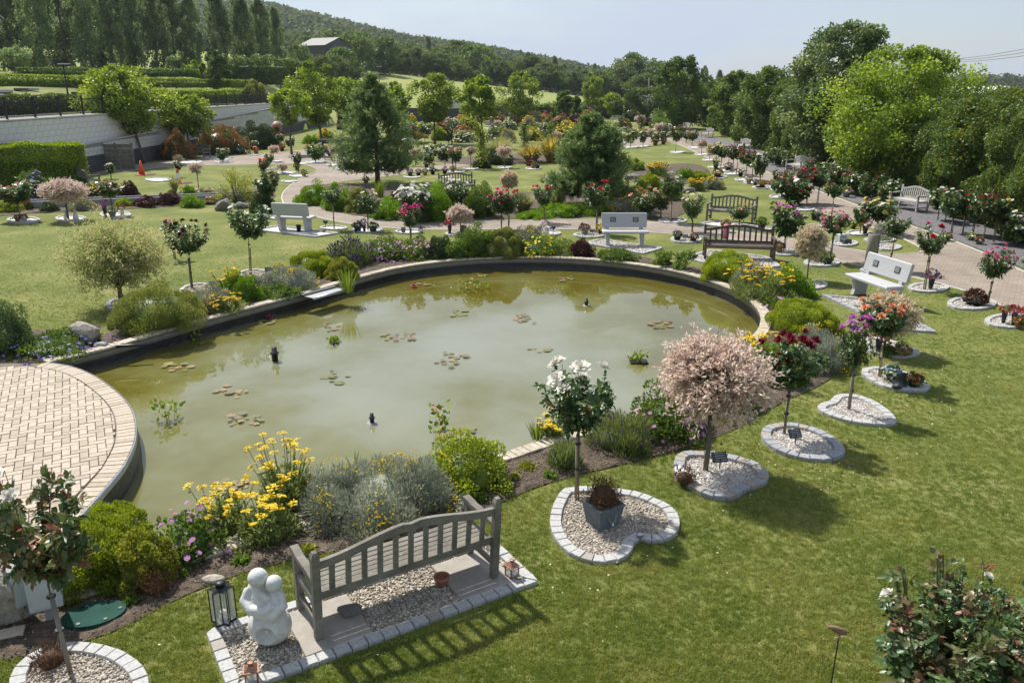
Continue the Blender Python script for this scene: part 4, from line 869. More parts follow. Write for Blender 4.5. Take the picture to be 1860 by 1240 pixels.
def plant(name, label, kind, px, py, wpx, hpx, col=None, leaf=None, group=None, cat='shrub', z=0, share=None):
    """a plant whose base shows at (px, py), wpx wide and hpx high in photo pixels"""
    p = G(px, py, z); ppm = PPM(p.y); a = wpx / ppm / 2; fi = math.atan2(HC - z, p.y + a); sf = math.sin(fi); Tt = hpx / ppm      # the row py is the front of the plant's foot
    h = max(.07, math.sqrt(max(.01 * a * a, (Tt - a * .85 * sf) ** 2 - (a * sf) ** 2)) / math.cos(fi)); h = max(h, .28 * a)
    r_ = 1 + .85 * a / p.y; p = Vector((p.x * r_, p.y * r_, z)); ppm = PPM(p.y); w = wpx / ppm
    o = thing(name, label, cat, (p.x, p.y, z), R_.uniform(0, 6.28), group)
    if share is not None:
        key = (kind, col, leaf.name if leaf else '', share)
        if key not in SH: SH[key] = (bush(kind, 1.0, .8, 45, col, leaf))
        f_ = part('foliage', SH[key]['foliage'], o, sc=(w, w, h / .8))
        if 'flowers' in SH[key]: part('flowers', SH[key]['flowers'], f_, kind='stuff')
    else:
        bq = bush(kind, w, h, ppm, col, leaf); f_ = part('foliage', bq['foliage'], o)
        if 'flowers' in bq: part('flowers', bq['flowers'], f_, kind='stuff')
    return o
SH = {}
# ------------------------------------------------------------------ standard roses and willows
def rose(label, px, py, top, wpx, col=None, nb=8, crown=None, near=None, red=False, lean=(0, 0), group=None, bs=1.0, v=None, low=.45, col2=None, base=None, z=0, stake=True):
    p = base or G(px, py, z); ppm = PPM(p.y); w = wpx / ppm; H_ = Zat(top, p.y) - z; v = R_.randint(0, 3) if v is None else v; ch = crown / ppm if crown else min(w * 1.05, H_ * .55); sh = max(.2, H_ - ch)
    near = ppm > 62 if near is None else near
    o = thing('standard_rose', label, 'rose', (p.x, p.y, z), R_.uniform(0, 6.28), group); o.rotation_euler[0] = R_.gauss(0, .035); o.rotation_euler[1] = R_.gauss(0, .035)
    st, sk_, ti = stem_mesh('stake' if v % 2 else 'cane', v); fat = .75 + .25 * min(1, 60 / ppm)
    part('stem', st, o, sc=(fat, fat, sh)); 
    if stake: part('stake', sk_, o, sc=(fat * (1.25 if near else 1), fat * (1.25 if near else 1), sh * .97))
    for tz in ((.45, .8) if near else ()): part('tie', ti, o, (0, 0, sh * tz))
    me, tips = rosecrown(v, near, l_rosered if red else l_rose)
    c = part('crown', me, o, (0, 0, sh * .97), sc=(w * R_.uniform(.92, 1.12), w * R_.uniform(.88, 1.05), ch))
    if col and nb:
        S = np.array([w, w, ch]); R = (.068 if near else .062) * bs
        idx = list(np.argsort(-tips[:, 2] + rng.normal(0, .25, len(tips)))); pos = []
        for k in range(nb):
            t = tips[idx[k % len(idx)]] * (1.03 + .06 * (k // len(idx))); d = unit(t - np.array([0, 0, .35])); q = t + (rng.normal(0, .10, 3) if k >= len(idx) else rng.normal(0, .03, 3)); pos.append((np.maximum(q, [-9, -9, low * .5]) * S + np.array([0, 0, sh]), d))
        cols = [col if col2 is None or R_.random() < .6 else col2 for _ in pos]
        if ppm > 75:
            for (q, d), cc in zip(pos, cols):
                d = Vector(d) + Vector((0, 0, .6)); part('rose_bloom', bloom(cc, R_.randint(0, 2)), o, tuple(q), d.to_track_quat('Z', 'Y').to_euler(), R * R_.uniform(.8, 1.2))
        else:
            fb = FB(); ms = sorted(set(cols))
            for j, cc in enumerate(ms):
                sel = [i for i, x in enumerate(cols) if x == cc]; blooms_np(j, np.array([pos[i][0] for i in sel]), np.array([pos[i][1] for i in sel]) + np.array([0, 0, .6]), R * rng.uniform(.85, 1.2, len(sel)), fb)
            part('flowers', fb.build('flowers', [PET[c_] for c_ in ms]), o, kind='stuff')
    return o
def willow(label, px, py, top, wpx, leaf=None, crown=None, group=None, spike=.3, share=None, base=None):
    p = base or G(px, py); ppm = PPM(p.y); w = wpx / ppm; H_ = Zat(top, p.y); ch = crown / ppm if crown else w * .85; sh = max(.15, H_ - ch); mt = leaf or l_willow
    o = thing('willow_standard', label, 'tree', (p.x, p.y, 0), R_.uniform(0, 6.28), group)
    L = lod(.066, ppm, 3.2); W = L * .3; key = ('wil', mt.name, share)
    if share is None or key not in SH:
        n = int(np.clip(1700 * w / max(.5, L * 14), 260, 1900)) if share is None else 420; k = 13 if share is None else 12; ww, cc = (w, ch) if share is None else (.9, .75); LL = L if share is None else .055
        v, E, d = shootball((0, 0, cc * .5), ww / 2, cc / 2, n, k, LL, LL * .34, .3, .12, spike, tonefn=lambda t: np.clip(t ** 1.5 * .9 + rng.normal(.06, .22, len(t)), 0, 1)); fb = FB().put(v); b = MB()
        for e in E[::max(1, len(E) // 60)]: b.tube([(0, 0, cc * .12), tuple((np.array(e) + [0, 0, cc * .35]) * .45), tuple(e)], [.008, .005, .002], 3, False)
        fb.mb(b, 1); me = fb.build('crown', [mt, m_cane])
        if share is not None: SH[key] = me
    else: me = SH[key]
    part('crown', me, o, (0, 0, sh * .96), sc=(1, 1, 1) if share is None else (w / .9, w / .9, ch / .75))
    b = MB(); b.smooth = True; r = max(.016, .022 * w); b.tube([(.0, 0, 0), (.015, .01, sh * .5), (0, 0, sh + ch * .15)], [r * 1.1, r, r * .8], 7); part('stem', b.build('stem', m_bark), o)
    return o
# ------------------------------------------------------------------ benches
BC = {}
def bench_parts(mat, L, n):
    k = (mat.name, round(L, 2), n)
    if k in BC: return BC[k]
    r = []; hx = L / 2
    def add(name, b): r.append((name, b.build(name, mat)))
    def camel(x): t = abs(x) / (hx - .04); return .80 + .115 * (.5 + .5 * math.cos(math.pi * min(1, t * 1.0))) - (.018 * math.exp(-(x / .03) ** 2))
    for s in (-1, 1):
        b = MB(); T = Matrix.Translation((s * (hx - .035), 0, 0)) @ Matrix.Rotation(rad(5), 4, 'X')      # back post, leaning back a little
        b.box(-.035, .035, -.03, .03, .005, .86, T, .006); b.smooth = False
        b.prism([(-.035, -.03), (.035, -.03), (.035, .03), (-.035, .03)], .86, .905, T, [(-.02, -.022), (.02, -.022), (.02, .022), (-.02, .022)]); add('leg', b)
        b = MB(); b.box(s * (hx - .035) - .033, s * (hx - .035) + .033, .47, .535, 0, .60, None, .006); add('leg', b)
        b = MB(); xs = s * (hx - .035); prof = [(-.045, .62), (.10, .635), (.25, .625), (.38, .62), (.48, .635), (.56, .632), (.585, .60), (.56, .575), (.48, .585), (.38, .575), (.25, .58), (.10, .59), (-.045, .58)]
        T = Matrix(((0, 0, 1, xs), (1, 0, 0, 0), (0, 1, 0, 0), (0, 0, 0, 1))); b.prism(prof, -.036, .036, T); add('armrest', b)
        b = MB(); b.box(xs - .02, xs + .02, .02, .50, .33, .39); add('seat_rail', b)
        b = MB(); b.box(xs - .018, xs + .018, .02, .50, .13, .175); add('stretcher', b)
    b = MB(); b.box(-hx + .07, hx - .07, .485, .52, .33, .39); add('seat_rail', b)
    b = MB(); b.box(-hx + .07, hx - .07, -.02, .015, .40, .475, Matrix.Rotation(rad(2), 4, 'X'), .004); add('back_rail', b)
    b = MB(); m = 20; xs = [(-hx + .07) + (L - .14) * i / m for i in range(m + 1)]
    for i in range(m):
        x0, x1 = xs[i], xs[i + 1]; z0, z1 = camel(x0), camel(x1); y = -.065
        b.add([(x0, y - .02, z0 - .075), (x1, y - .02, z1 - .075), (x1, y + .02, z1 - .075), (x0, y + .02, z0 - .075), (x0, y - .02, z0), (x1, y - .02, z1), (x1, y + .02, z1), (x0, y + .02, z0)], [(3, 2, 1, 0), (4, 5, 6, 7), (0, 1, 5, 4), (2, 3, 7, 6)] + ([(3, 0, 4, 7)] if i == 0 else []) + ([(1, 2, 6, 5)] if i == m - 1 else []))
    add('top_rail', b)
    for i in range(n):
        x = -hx + .07 + (L - .14) * (i + .75) / (n + .5); b = MB(); zt = camel(x) - .07
        b.bar((x, -.025, .47), (x, -.064, zt), .05, .016, (0, 1, 0)); add('back_slat', b)
    for i in range(7):
        b = MB(); y = .045 + i * .07; b.box(-hx + .06, hx - .06, y - .032, y + .032, .395, .415 - .004 * math.sin(i / 6 * math.pi) * 2, None, .004); add('seat_slat', b)
    BC[k] = r; return r
def wood_bench(label, loc, rz, mat, L=1.5, n=11, group=None, sc=1):
    o = thing('wooden_bench', label, 'bench', loc, rz, group)
    for name, me in bench_parts(mat, L, n): part(name, me, o, sc=sc)
    return o
def plaque_mesh(w, h, rows, seed=0):
    b = MB(); b.box(-w / 2, w / 2, -.006, .006, 0, h); b.m = 1; r = random.Random(seed)
    for i in range(rows):
        z = h * (1 - (i + .8) / (rows + .6)); x = -w * .38 * r.uniform(.6, 1)
        while x < w * .34: l = r.uniform(.05, .12) * w; b.box(x, min(x + l, w * .42), -.0075, -.0055, z, z + h * .05); x += l + .035 * w
    return b.build('plaque', [m_slate, m_text])
def granite_bench(label, loc, rz, L=1.4, group=None, plaques=True):
    """sitter looks along +y"""
    o = thing('granite_bench', label, 'bench', loc, rz, group)
    key = ('gran', L)
    if key not in BC:
        r = []; b = MB(); b.box(-L / 2, L / 2, .06, .52, .40, .475, None, .018); r.append(('seat', b.build('seat', m_granite)))
        for s in (-1, 1):
            b = MB(); T = Matrix(((0, 0, 1, s * (L / 2 - .17)), (1, 0, 0, 0), (0, 1, 0, 0), (0, 0, 0, 1)))
            b.prism([(.06, 0), (.40, 0), (.36, .12), (.40, .40), (.08, .40), (.03, .62), (-.06, .60), (.01, .36)], -.055, .055, T); r.append(('leg', b.build('leg', m_granite)))
        b = MB(); T = Matrix.Translation((0, .015, .52)) @ Matrix.Rotation(rad(12), 4, 'X'); b.box(-L / 2, L / 2, -.04, .04, 0, .44, T, .02); r.append(('backrest', b.build('backrest', m_granite)))
        for s in (-1, 1):
            b = MB(); T = Matrix.Translation((0, .015, .52)) @ Matrix.Rotation(rad(12), 4, 'X') @ Matrix.Translation((s * L * .25, .046, .16)) @ Matrix.Rotation(math.pi, 4, 'Z')
            b.add(*_box(-.085, .085, -.005, .005, 0, .14), T); b.m = 1
            for i in range(4):
                for q in range(3): b.add(*_box(-.06 + q * .042, -.06 + q * .042 + .03, -.0068, -.005, .03 + i * .026, .04 + i * .026), T)
            r.append(('plaque', b.build('plaque', [m_slate, m_text])))
        BC[key] = r
    for name, me in BC[key]:
        if name == 'backrest': bk = part(name, me, o)
        elif name == 'plaque': part(name, me, bk) if plaques else None
        else: part(name, me, o)
    return o
def _box(x0, x1, y0, y1, z0, z1):
    return [(x0, y0, z0), (x1, y0, z0), (x1, y1, z0), (x0, y1, z0), (x0, y0, z1), (x1, y0, z1), (x1, y1, z1), (x0, y1, z1)], [(3, 2, 1, 0), (4, 5, 6, 7), (0, 1, 5, 4), (1, 2, 6, 5), (2, 3, 7, 6), (3, 0, 4, 7)]

# ------------------------------------------------------------------ memorial beds: edging setts round gravel
def pebbles(poly, size, cover, z0=.012, avoid=None):
    P = np.array([(p[0], p[1]) for p in poly]); lo, hi = P.min(0), P.max(0); ar = abs(sum(P[i][0] * P[(i + 1) % len(P)][1] - P[(i + 1) % len(P)][0] * P[i][1] for i in range(len(P)))) / 2
    n = int(cover * ar / (size * size * .6)); n = min(n, 6500); Q = rng.uniform(lo, hi, (int(n * (hi - lo).prod() / max(ar, 1e-3)), 2)); Q = Q[inside(poly, Q)]; n = len(Q)
    O = np.array([(1, 0, 0), (.3, .95, 0), (-.8, .6, 0), (-.8, -.6, 0), (.3, -.95, 0), (.25, .1, .75), (-.3, -.15, .7), (0, 0, -.6)])
    F = np.array([(0, 1, 5), (1, 2, 5), (2, 6, 5), (2, 3, 6), (3, 4, 6), (4, 0, 5), (4, 5, 6), (1, 0, 7), (2, 1, 7), (3, 2, 7), (4, 3, 7), (0, 4, 7)])
    s = size * .5 * rng.uniform(.6, 1.4, (n, 1)) * rng.uniform(.75, 1.25, (n, 3)); a = rng.uniform(0, 6.28, n); ca, sa = np.cos(a), np.sin(a)
    V = O[None] * s[:, None, :]; tilt = rng.normal(0, .3, (n, 2)); V[..., 2] += V[..., 0] * tilt[:, :1] + V[..., 1] * tilt[:, 1:]
    X = V[..., 0] * ca[:, None] - V[..., 1] * sa[:, None]; Y = V[..., 0] * sa[:, None] + V[..., 1] * ca[:, None]
    V = np.stack([X + Q[:, :1], Y + Q[:, 1:], V[..., 2] + z0 + rng.uniform(0, size * .5, (n, 1))], axis=-1)
    return V.reshape(-1, 3), (np.arange(n)[:, None, None] * 8 + F[None]).reshape(-1, 3), np.repeat(rng.random(n), 12)
def bed(label, poly, white=True, sett=.14, ew=.115, smat=None, group=None, name='gravel_bed', peb=None, high=.05, closed=True, warm=.0, slabs=None):
    """poly: outer outline in world metres"""
    P = [Vector((p[0], p[1])) for p in poly]; ar = sum(P[i].x * P[(i + 1) % len(P)].y - P[(i + 1) % len(P)].x * P[i].y for i in range(len(P)))
    if ar < 0: P = P[::-1]
    c = sum(P, Vector((0, 0))) / len(P); P = [p - c for p in P]; ppm = PPM(c.y); o = thing(name, label, 'gravel bed', (c.x, c.y, 0), 0, group)
    Q = resample(P, sett, True); inn = offset(Q, ew, True); smat = smat or m_sett
    inner = offset(Q, ew * .8, True)
    part('gravel_base', sheet('gravel_base', inner, .014, m_gbasew if white else m_gbase), o)
    if ppm > 55:
        sz = peb or max(.024, 2.6 / ppm); pb = pebbles(offset(Q, ew * .95, True), sz, 1.0 if ppm > 90 else .7)
        part('gravel', np_mesh('gravel', pb[0], [pb[1]], m_pebw if white else m_peb, tone=pb[2]), o, kind='stuff')
    joined = MB(); sep = ppm > 62; n = len(Q)
    for i in range(n):
        a, b, c2, d = Q[i], Q[(i + 1) % n], inn[(i + 1) % n], inn[i]; g = .03; j = R_.uniform(-.005, .005)
        q = [a.lerp(b, g), b.lerp(a, g), c2.lerp(d, g), d.lerp(c2, g)]; ct = (q[0] + q[1] + q[2] + q[3]) / 4; t = MB() if sep else joined
        t.prism([tuple(p) for p in q], 0, high - .008 + j); t.prism([tuple(ct + (p - ct) * .985) for p in q], high - .0085 + j, high + j, top=[tuple(ct + (p - ct) * .93) for p in q])
        if sep: part('edging_stone', t.build('edging_stone', m_settwarm if R_.random() < warm else smat), o)
    if not sep: part('edging', joined.build('edging', smat), o, kind='stuff')
    else: part('joint_filler', wallstrip([p for p in offset(Q, .008, True)] , [(high * .6, 0), (high * .6, ew * .9)], m_joint, 'joint_filler', True), o)
    return o
def ell(px, py, wx, wy, n=20, skew=0): return [(G(px + wx * math.cos(t) + skew * math.sin(t), py + wy * math.sin(t))).xy for t in np.linspace(0, 2 * math.pi, n, endpoint=False)]
def smooth_px(L, n=3): return catmull(GP(L), n, True)

# ------------------------------------------------------------------ small things on the beds
def potmesh(r, h, mat, taper=.75, square=False):
    b = MB(); b.smooth = not square; n = 4 if square else 14
    b.lathe([(r * taper, 0), (r * .97, h * .86), (r * 1.05, h * .86), (r * 1.05, h), (r * .9, h), (r * .86, h * .8), (0.001, h * .8)], n, Matrix.Rotation(math.pi / 4, 4, 'Z') if square else None, cap=True); return b.build('pot', mat)
def pot(label, px, py, w, h, mat, col=None, kind='posy', group=None, square=False, leaf=None, name='flower_pot', fl=1.0, base=None, cat='flower pot'):
    """w, h of the pot in photo pixels; the flowers stand on top"""
    p = base or G(px, py, .03); ppm = PPM(p.y); r = w / ppm / 2; hh = h / ppm; o = thing(name, label, cat, (p.x, p.y, .02), R_.uniform(-.3, .3), group)
    part('pot', potmesh(r, hh, mat, .75, square), o)
    if col or leaf:
        f = FB(); n = 60 if ppm > 50 else 30; Pq, Nn, _r = lump_dome(n * 4, r * 1.25 * fl, r * 1.25 * fl, r * 1.3 * fl, 8, .4); f.put(leaves(Pq * .9, Nn + rdir(n * 4) * .6, r * .5, r * .28, rng.random(n * 4)))
        pl_ = part('plant', f.build('plant', [leaf or l_green]), o, (0, 0, hh * .8))
        if col:
            f = FB(); Pq, Nn, _r = lump_dome(int(n * .5), r * 1.3 * fl, r * 1.3 * fl, r * 1.4 * fl, 8, .35); cs = col if isinstance(col, (list, tuple)) else [col]
            for i, cc in enumerate(cs): florets(f, Pq[i::len(cs)], Nn[i::len(cs)] + np.array([0, 0, .5]), max(r * .3, 1.7 / ppm), i, 7)
            part('flowers', f.build('flowers', [PET[c_] for c_ in cs]), pl_, (0, 0, hh * .05), kind='stuff')
    return o
def vase(label, px, py, w, h, col, group=None, base=None):
    p = base or G(px, py, .03); ppm = PPM(p.y); r = w / ppm / 2; hh = h / ppm; o = thing('grave_vase', label, 'vase', (p.x, p.y, .015), 0, group)
    b = MB(); b.smooth = True; b.lathe([(r * .55, 0), (r, hh), (r * .85, hh), (r * .8, hh * .9), (.001, hh * .9)], 12); part('vase', b.build('vase', m_black), o)
    f = FB(); n = 22; Pq, Nn, _r = lump_dome(n * 2, r * 2, r * 2, r * 2.6, 6, .3); f.put(leaves(Pq * .8, Nn + rdir(n * 2) * .5, r * .9, r * .4, rng.random(n * 2))); lv_ = part('leaves', f.build('leaves', [l_green]), o, (0, 0, hh))
    f = FB(); Pq, Nn, _r = lump_dome(n, r * 2.1, r * 2.1, r * 2.7, 6, .3); cs = col if isinstance(col, (list, tuple)) else [col]
    for i, cc in enumerate(cs): florets(f, Pq[i::len(cs)], Nn[i::len(cs)], max(r * .6, 1.6 / ppm), i, 7)
    part('flowers', f.build('flowers', [PET[c_] for c_ in cs]), lv_, kind='stuff'); return o
def plaque(label, px, py, w, h, rz=0, group=None, heart=False):
    p = G(px, py, .03); ppm = PPM(p.y); W = w / ppm; Hh = h / ppm; o = thing('slate_plaque', label, 'plaque', (p.x, p.y, .0), rz, group)
    b = MB(); b.bar((0, 0, 0), (0, .0, Hh * .75), .012, .012); part('stake', b.build('stake', m_blackmetal), o)
    if heart:
        b = MB(); pts = [(W / 2 * 1.0 * (math.sin(t) ** 3), W / 2 * (.8125 * math.cos(t) - .3125 * math.cos(2 * t) - .125 * math.cos(3 * t) - .0625 * math.cos(4 * t))) for t in np.linspace(0, 2 * math.pi, 20, endpoint=False)]
        b.prism(pts, -.006, .006, Matrix.Translation((0, -.01, Hh)) @ Matrix.Rotation(math.pi / 2, 4, 'X')); part('plate', b.build('plate', m_slate), o)
    else: part('plate', plaque_mesh(W, W * .68, 4, int(px)), o, (0, -.012, Hh * .55), (rad(-38), 0, 0))
    return o
def rockmesh(seed, mat, sub=3):
    import bmesh
    bm = bmesh.new(); bmesh.ops.create_icosphere(bm, subdivisions=sub, radius=1); r = random.Random(seed); dirs = [Vector((r.gauss(0, 1), r.gauss(0, 1), r.gauss(0, 1))).normalized() for _ in range(9)]; ds = [r.uniform(.5, .85) for _ in dirs]
    for v in bm.verts:
        s = 1.0
        for d, k in zip(dirs, ds):
            q = v.co.normalized().dot(d)
            if q > .05: s = min(s, k / q)
        v.co = v.co.normalized() * s * (1 + r.uniform(-.045, .045))
    me = bpy.data.meshes.new('rock'); bm.to_mesh(me); bm.free(); me.materials.append(mat); return me
def rock(label, px, py, w, h, mat, seed=1, group=None, rz=0, d=None):
    p = G(px, py); ppm = PPM(p.y); W = w / ppm / 2; Hh = h / ppm / 2
    o = single('rock', rockmesh(seed, mat), label, 'rock', (p.x, p.y, Hh * .72), rz, group); o.scale = (W * 1.1, (d or W * .9), Hh * 1.15); return o
def lantern(label, p, s, mat, group=None, rz=.4):
    o = thing('lantern', label, 'lantern', p, rz, group); w = .5
    b = MB(); b.box(-w, w, -w, w, 0, .12, None, .03); part('base', b.build('base', mat), o, sc=s)
    for x in (-1, 1):
        for y in (-1, 1): b = MB(); b.box(x * .43 - .05, x * .43 + .05, y * .43 - .05, y * .43 + .05, .12, 1.1); part('post', b.build('post', mat), o, sc=s)
    b = MB(); b.box(-.4, .4, -.4, .4, .13, 1.08); part('glass', b.build('glass', m_glass), o, sc=s)
    b = MB(); b.smooth = True; b.lathe([(.17, .13), (.17, .65), (.01, .66)], 10); part('candle', b.build('candle', m_candle), o, sc=s)
    b = MB(); b.prism([(-.56, -.56), (.56, -.56), (.56, .56), (-.56, .56)], 1.1, 1.16); b.prism([(-.5, -.5), (.5, -.5), (.5, .5), (-.5, .5)], 1.155, 1.5, None, [(-.2, -.2), (.2, -.2), (.2, .2), (-.2, .2)]); b.lathe([(.17, 1.49), (.17, 1.62), (.22, 1.63), (.20, 1.70), (.05, 1.72)], 10); rf_ = part('roof', b.build('roof', mat), o, sc=s)
    b = MB(); b.tube([(.28 * math.cos(t), 0, 1.66 + .30 * math.sin(t)) for t in np.linspace(0, math.pi, 9)], .025, 5); part('handle', b.build('handle', mat), rf_)
    return o
# ================================================================== FOREGROUND
a_, b_ = G(580, 1168), G(897, 1055); BR = math.atan2(b_.y - a_.y, b_.x - a_.x); mid = (a_ + b_) / 2; BL = (b_ - a_).length + .07
BX, BY = Vector((math.cos(BR), math.sin(BR), 0)), Vector((-math.sin(BR), math.cos(BR), 0))
def onb(x, y, z=0): return mid + BX * x + BY * y + Vector((0, 0, z))
wood_bench('weathered grey teak bench seen from behind, facing the pond on its gravel plot', onb(0, 0, .05), BR, m_wood, BL, 11, sc=1.0)
plot = bed('gravel plot edged in pale setts under the grey teak bench beside the pond', [tuple(onb(x, y).xy) for x, y in ((-BL / 2 - .78, -.27), (BL / 2 + .32, -.27), (BL / 2 + .32, .66), (-BL / 2 - .78, .66))], False, .145, .11, m_sett, name='bench_plot', peb=.024, high=.045, warm=.12)
for x in (-BL / 2 + .17, BL / 2 - .17):
    b = MB(); b.box(-.30, .30, -.33, .33, .0, .05, None, .006); q = onb(x, .17) - plot.location; part('paving_slab', b.build('paving_slab', m_slab), plot, (q.x, q.y, 0), (0, 0, BR))
o = single('rock', rockmesh(5, m_rockgrey, 2), 'flat brown stone lying on the slab under the grey teak bench', 'rock', onb(-BL / 2 + .38, .20, .085), .3); o.scale = (.13, .09, .05)
b = MB(); b.smooth = True; b.lathe([(.05, 0), (.075, .07), (.08, .075), (.08, .09), (.06, .09), (.055, .06), (.001, .06)], 14)
o = single('dish', b.build('dish', m_terra), 'small brown clay bowl on the slab under the grey teak bench', 'bowl', onb(BL / 2 - .52, .16, .05))
lantern('small copper lantern standing beside the white embracing sculpture', G(458, 1236, .045) , .105, m_copper, rz=.3)
lantern('small copper lantern behind the right post of the grey teak bench', onb(BL / 2 + .13, -.07, .045), .105, m_copper, rz=.7)
# sculpture of an embracing couple: one smooth body with a round hollow
def sculpture(label, loc, rz, Hs):
    import bmesh
    b = MB(); B = lambda c, r, sq=(1, 1, 1): b.ball(c, r, 20, 14, sq)
    B((0, 0, .26), .265, (1, .88, .95)); B((0, .0, .46), .19, (1, .85, .9)); B((-.07, 0, .62), .17, (1, .85, 1)); B((.08, 0, .62), .15, (1, .85, 1))
    b.tube([(-.21, -.02, .76), (-.24, -.09, .64), (-.13, -.17, .57), (.05, -.18, .58), (.16, -.12, .63)], [.055, .07, .07, .062, .05], 10); b.tube([(.18, -.02, .72), (.23, -.07, .60), (.12, -.17, .50), (-.06, -.19, .53)], [.05, .064, .064, .05], 10)
    b.tube([(-.15, .02, .80), (-.05, -.09, .74), (.10, -.12, .70)], [.07, .06, .045], 10); b.tube([(-.21, 0, .75), (-.06, .02, .78)], [.07, .085], 10); b.tube([(.18, 0, .72), (.06, .02, .74)], [.07, .08], 10); b.tube([(-.08, 0, .7), (-.075, 0, .86)], .075, 10); b.tube([(.11, 0, .66), (.12, 0, .80)], .07, 10)
    me = b.build('body', m_marble); ob = link(bpy.data.objects.new('tmp', me)); md = ob.modifiers.new('r', 'REMESH'); md.mode = 'VOXEL'; md.voxel_size = .014; sm = ob.modifiers.new('s', 'SMOOTH'); sm.iterations = 6; sm.factor = .5
    c = MB(); c.ball((.03, -.22, .24), .125, 24, 16, (1, 1, 1)); co = link(bpy.data.objects.new('cut', c.build('cut', m_marble))); bo = ob.modifiers.new('b', 'BOOLEAN'); bo.object = co; bo.operation = 'DIFFERENCE'; bo.solver = 'FAST'
    bpy.context.view_layer.update(); ev = ob.evaluated_get(bpy.context.evaluated_depsgraph_get()); me2 = bpy.data.meshes.new_from_object(ev); bpy.data.objects.remove(ob); bpy.data.objects.remove(co)
    me2.polygons.foreach_set('use_smooth', np.ones(len(me2.polygons), bool)); me2.update()
    o = thing('embracing_sculpture', label, 'sculpture', loc, rz); s = Hs / 1.06; by_ = part('body', me2, o, sc=s)
    for c_, r in (((-.08, -.02, .92), .118), ((.115, -.02, .86), .102)): h = MB(); h.smooth = True; h.ball(c_, r, 24, 16); part('head', h.build('head', m_marble), o, sc=s)
    h = MB(); h.smooth = True; h.ball((.03, -.135, .27), .034, 14, 10); part('small_ball', h.build('small_ball', m_marble), by_)
sp = G(494, 1166, .02); sculpture('white cast stone sculpture of two embracing figures on the bench gravel', sp, rad(-8), Zat(1036, sp.y) * 1.02)
# star lantern
def star_lantern(label, p, h):
    o = thing('star_lantern', label, 'lantern', p, .2); R, r = h * .28, h * .17
    st = [((R if i % 2 == 0 else r) * math.cos(i * math.pi / 6), (R if i % 2 == 0 else r) * math.sin(i * math.pi / 6)) for i in range(12)]
    b = MB(); b.prism(st, 0, h * .04); part('base', b.build('base', m_blackmetal), o)
    for i in range(0, 12, 1): b = MB(); b.bar((st[i][0] * .97, st[i][1] * .97, h * .04), (st[i][0] * .97, st[i][1] * .97, h * .84), h * .022, h * .022); part('post', b.build('post', m_blackmetal), o)
    b = MB(); b.prism([(x * .9, y * .9) for x, y in st], h * .041, h * .835); part('glass', b.build('glass', m_glass), o)
    b = MB(); b.prism([(x * 1.1, y * 1.1) for x, y in st], h * .84, h * .90, None, [(x * .55, y * .55) for x, y in st]); b.smooth = True; b.lathe([(h * .11, .895 * h), (h * .10, h * .96), (h * .12, h * .965), (h * .11, h), (.001, h)], 12); part('roof', b.build('roof', m_blackmetal), o)
    b = MB(); b.smooth = True; b.lathe([(h * .08, .042 * h), (h * .08, h * .25), (.001, h * .255)], 10); part('candle', b.build('candle', m_candle), o)
q = G(408, 1126, .045); star_lantern('tall black star shaped lantern at the corner of the bench plot', q, Zat(1064, q.y))
b = MB(); b.smooth = True; b.ball((0, 0, .03), .09, 14, 8, (1.3, .7, .45)); single('rock', b.build('rock', m_rock), 'smooth oval pebble on the mulch behind the star lantern', 'rock', G(388, 1056))
# front left corner
bed('round gravel bed edged with pale setts below the reddish leaved rose', [G(145 + 128 * math.cos(t), 1250 + 78 * math.sin(t) * (1.0 if math.sin(t) < 0 else 1.4)).xy for t in np.linspace(0, 2 * math.pi, 30, endpoint=False)], False, .135, .12, m_sett, peb=.024)
rose('tall standard rose with reddish leaves and one white bloom near the electric boxes', 128, 1222, 803, 205, 'white', 2, crown=260, near=True, red=True, v=1, bs=1.1)
plant('dried_plant', 'small reddish dried plant at the foot of the reddish leaved rose', 'heather', 98, 1224, 62, 50, cat='plant')
def ebox(label, px, py, w, d, h, rz):
    o = thing('electric_box', label, 'electric box', G(px, py), rz); b = MB(); b.box(-w / 2, w / 2, -d / 2, d / 2, .18, .18 + h, None, .012); cb = part('cabinet', b.build('cabinet', m_boxgrey), o)
    b = MB(); b.box(-w / 2 + .03, w / 2 - .03, -d / 2 - .012, -d / 2 + .0, .22, .14 + h, None, .004); part('door', b.build('door', m_boxgrey), cb)
    b = MB(); b.box(-w / 2 - .012, w / 2 + .012, -d / 2 - .02, d / 2 + .012, .18 + h, .2 + h); part('lid', b.build('lid', m_conc), cb)
    b = MB(); b.box(-.03, .03, -.03, .03, 0, .18); part('post', b.build('post', m_conc), o)
ebox('grey enamel electric box on a short post, wider one nearest the green cover', 92, 1128, .26, .2, .40, .5)
ebox('narrow grey electric box between the boulder and the wider box', 48, 1122, .16, .2, .36, .9)
o = thing('inspection_cover', 'flat dark green plastic inspection cover lying on the mulch', 'cover', G(172, 1122, .0), .35); b = MB(); b.prism([(.27 * math.cos(t), .19 * math.sin(t)) for t in np.linspace(0, 2 * math.pi, 24, endpoint=False)], .03, .055); ld_ = part('lid', b.build('lid', m_green_cover), o)
for i in range(6): b = MB(); b.lathe([(.018, .055), (.018, .062), (.001, .062)], 8, Matrix.Translation((.22 * math.cos(i * 1.047), .15 * math.sin(i * 1.047), 0))); part('bolt', b.build('bolt', m_black), ld_)
rock('large pale boulder behind the grey electric boxes', 8, 1125, 105, 118, m_rock, 3)
b = MB(); b.box(-.1, .1, -.07, .07, .01, .05, None, .004); single('loose_brick', b.build('loose_brick', m_brick1), 'loose buff brick on the soil by the electric boxes', 'brick', G(22, 1155), .4)
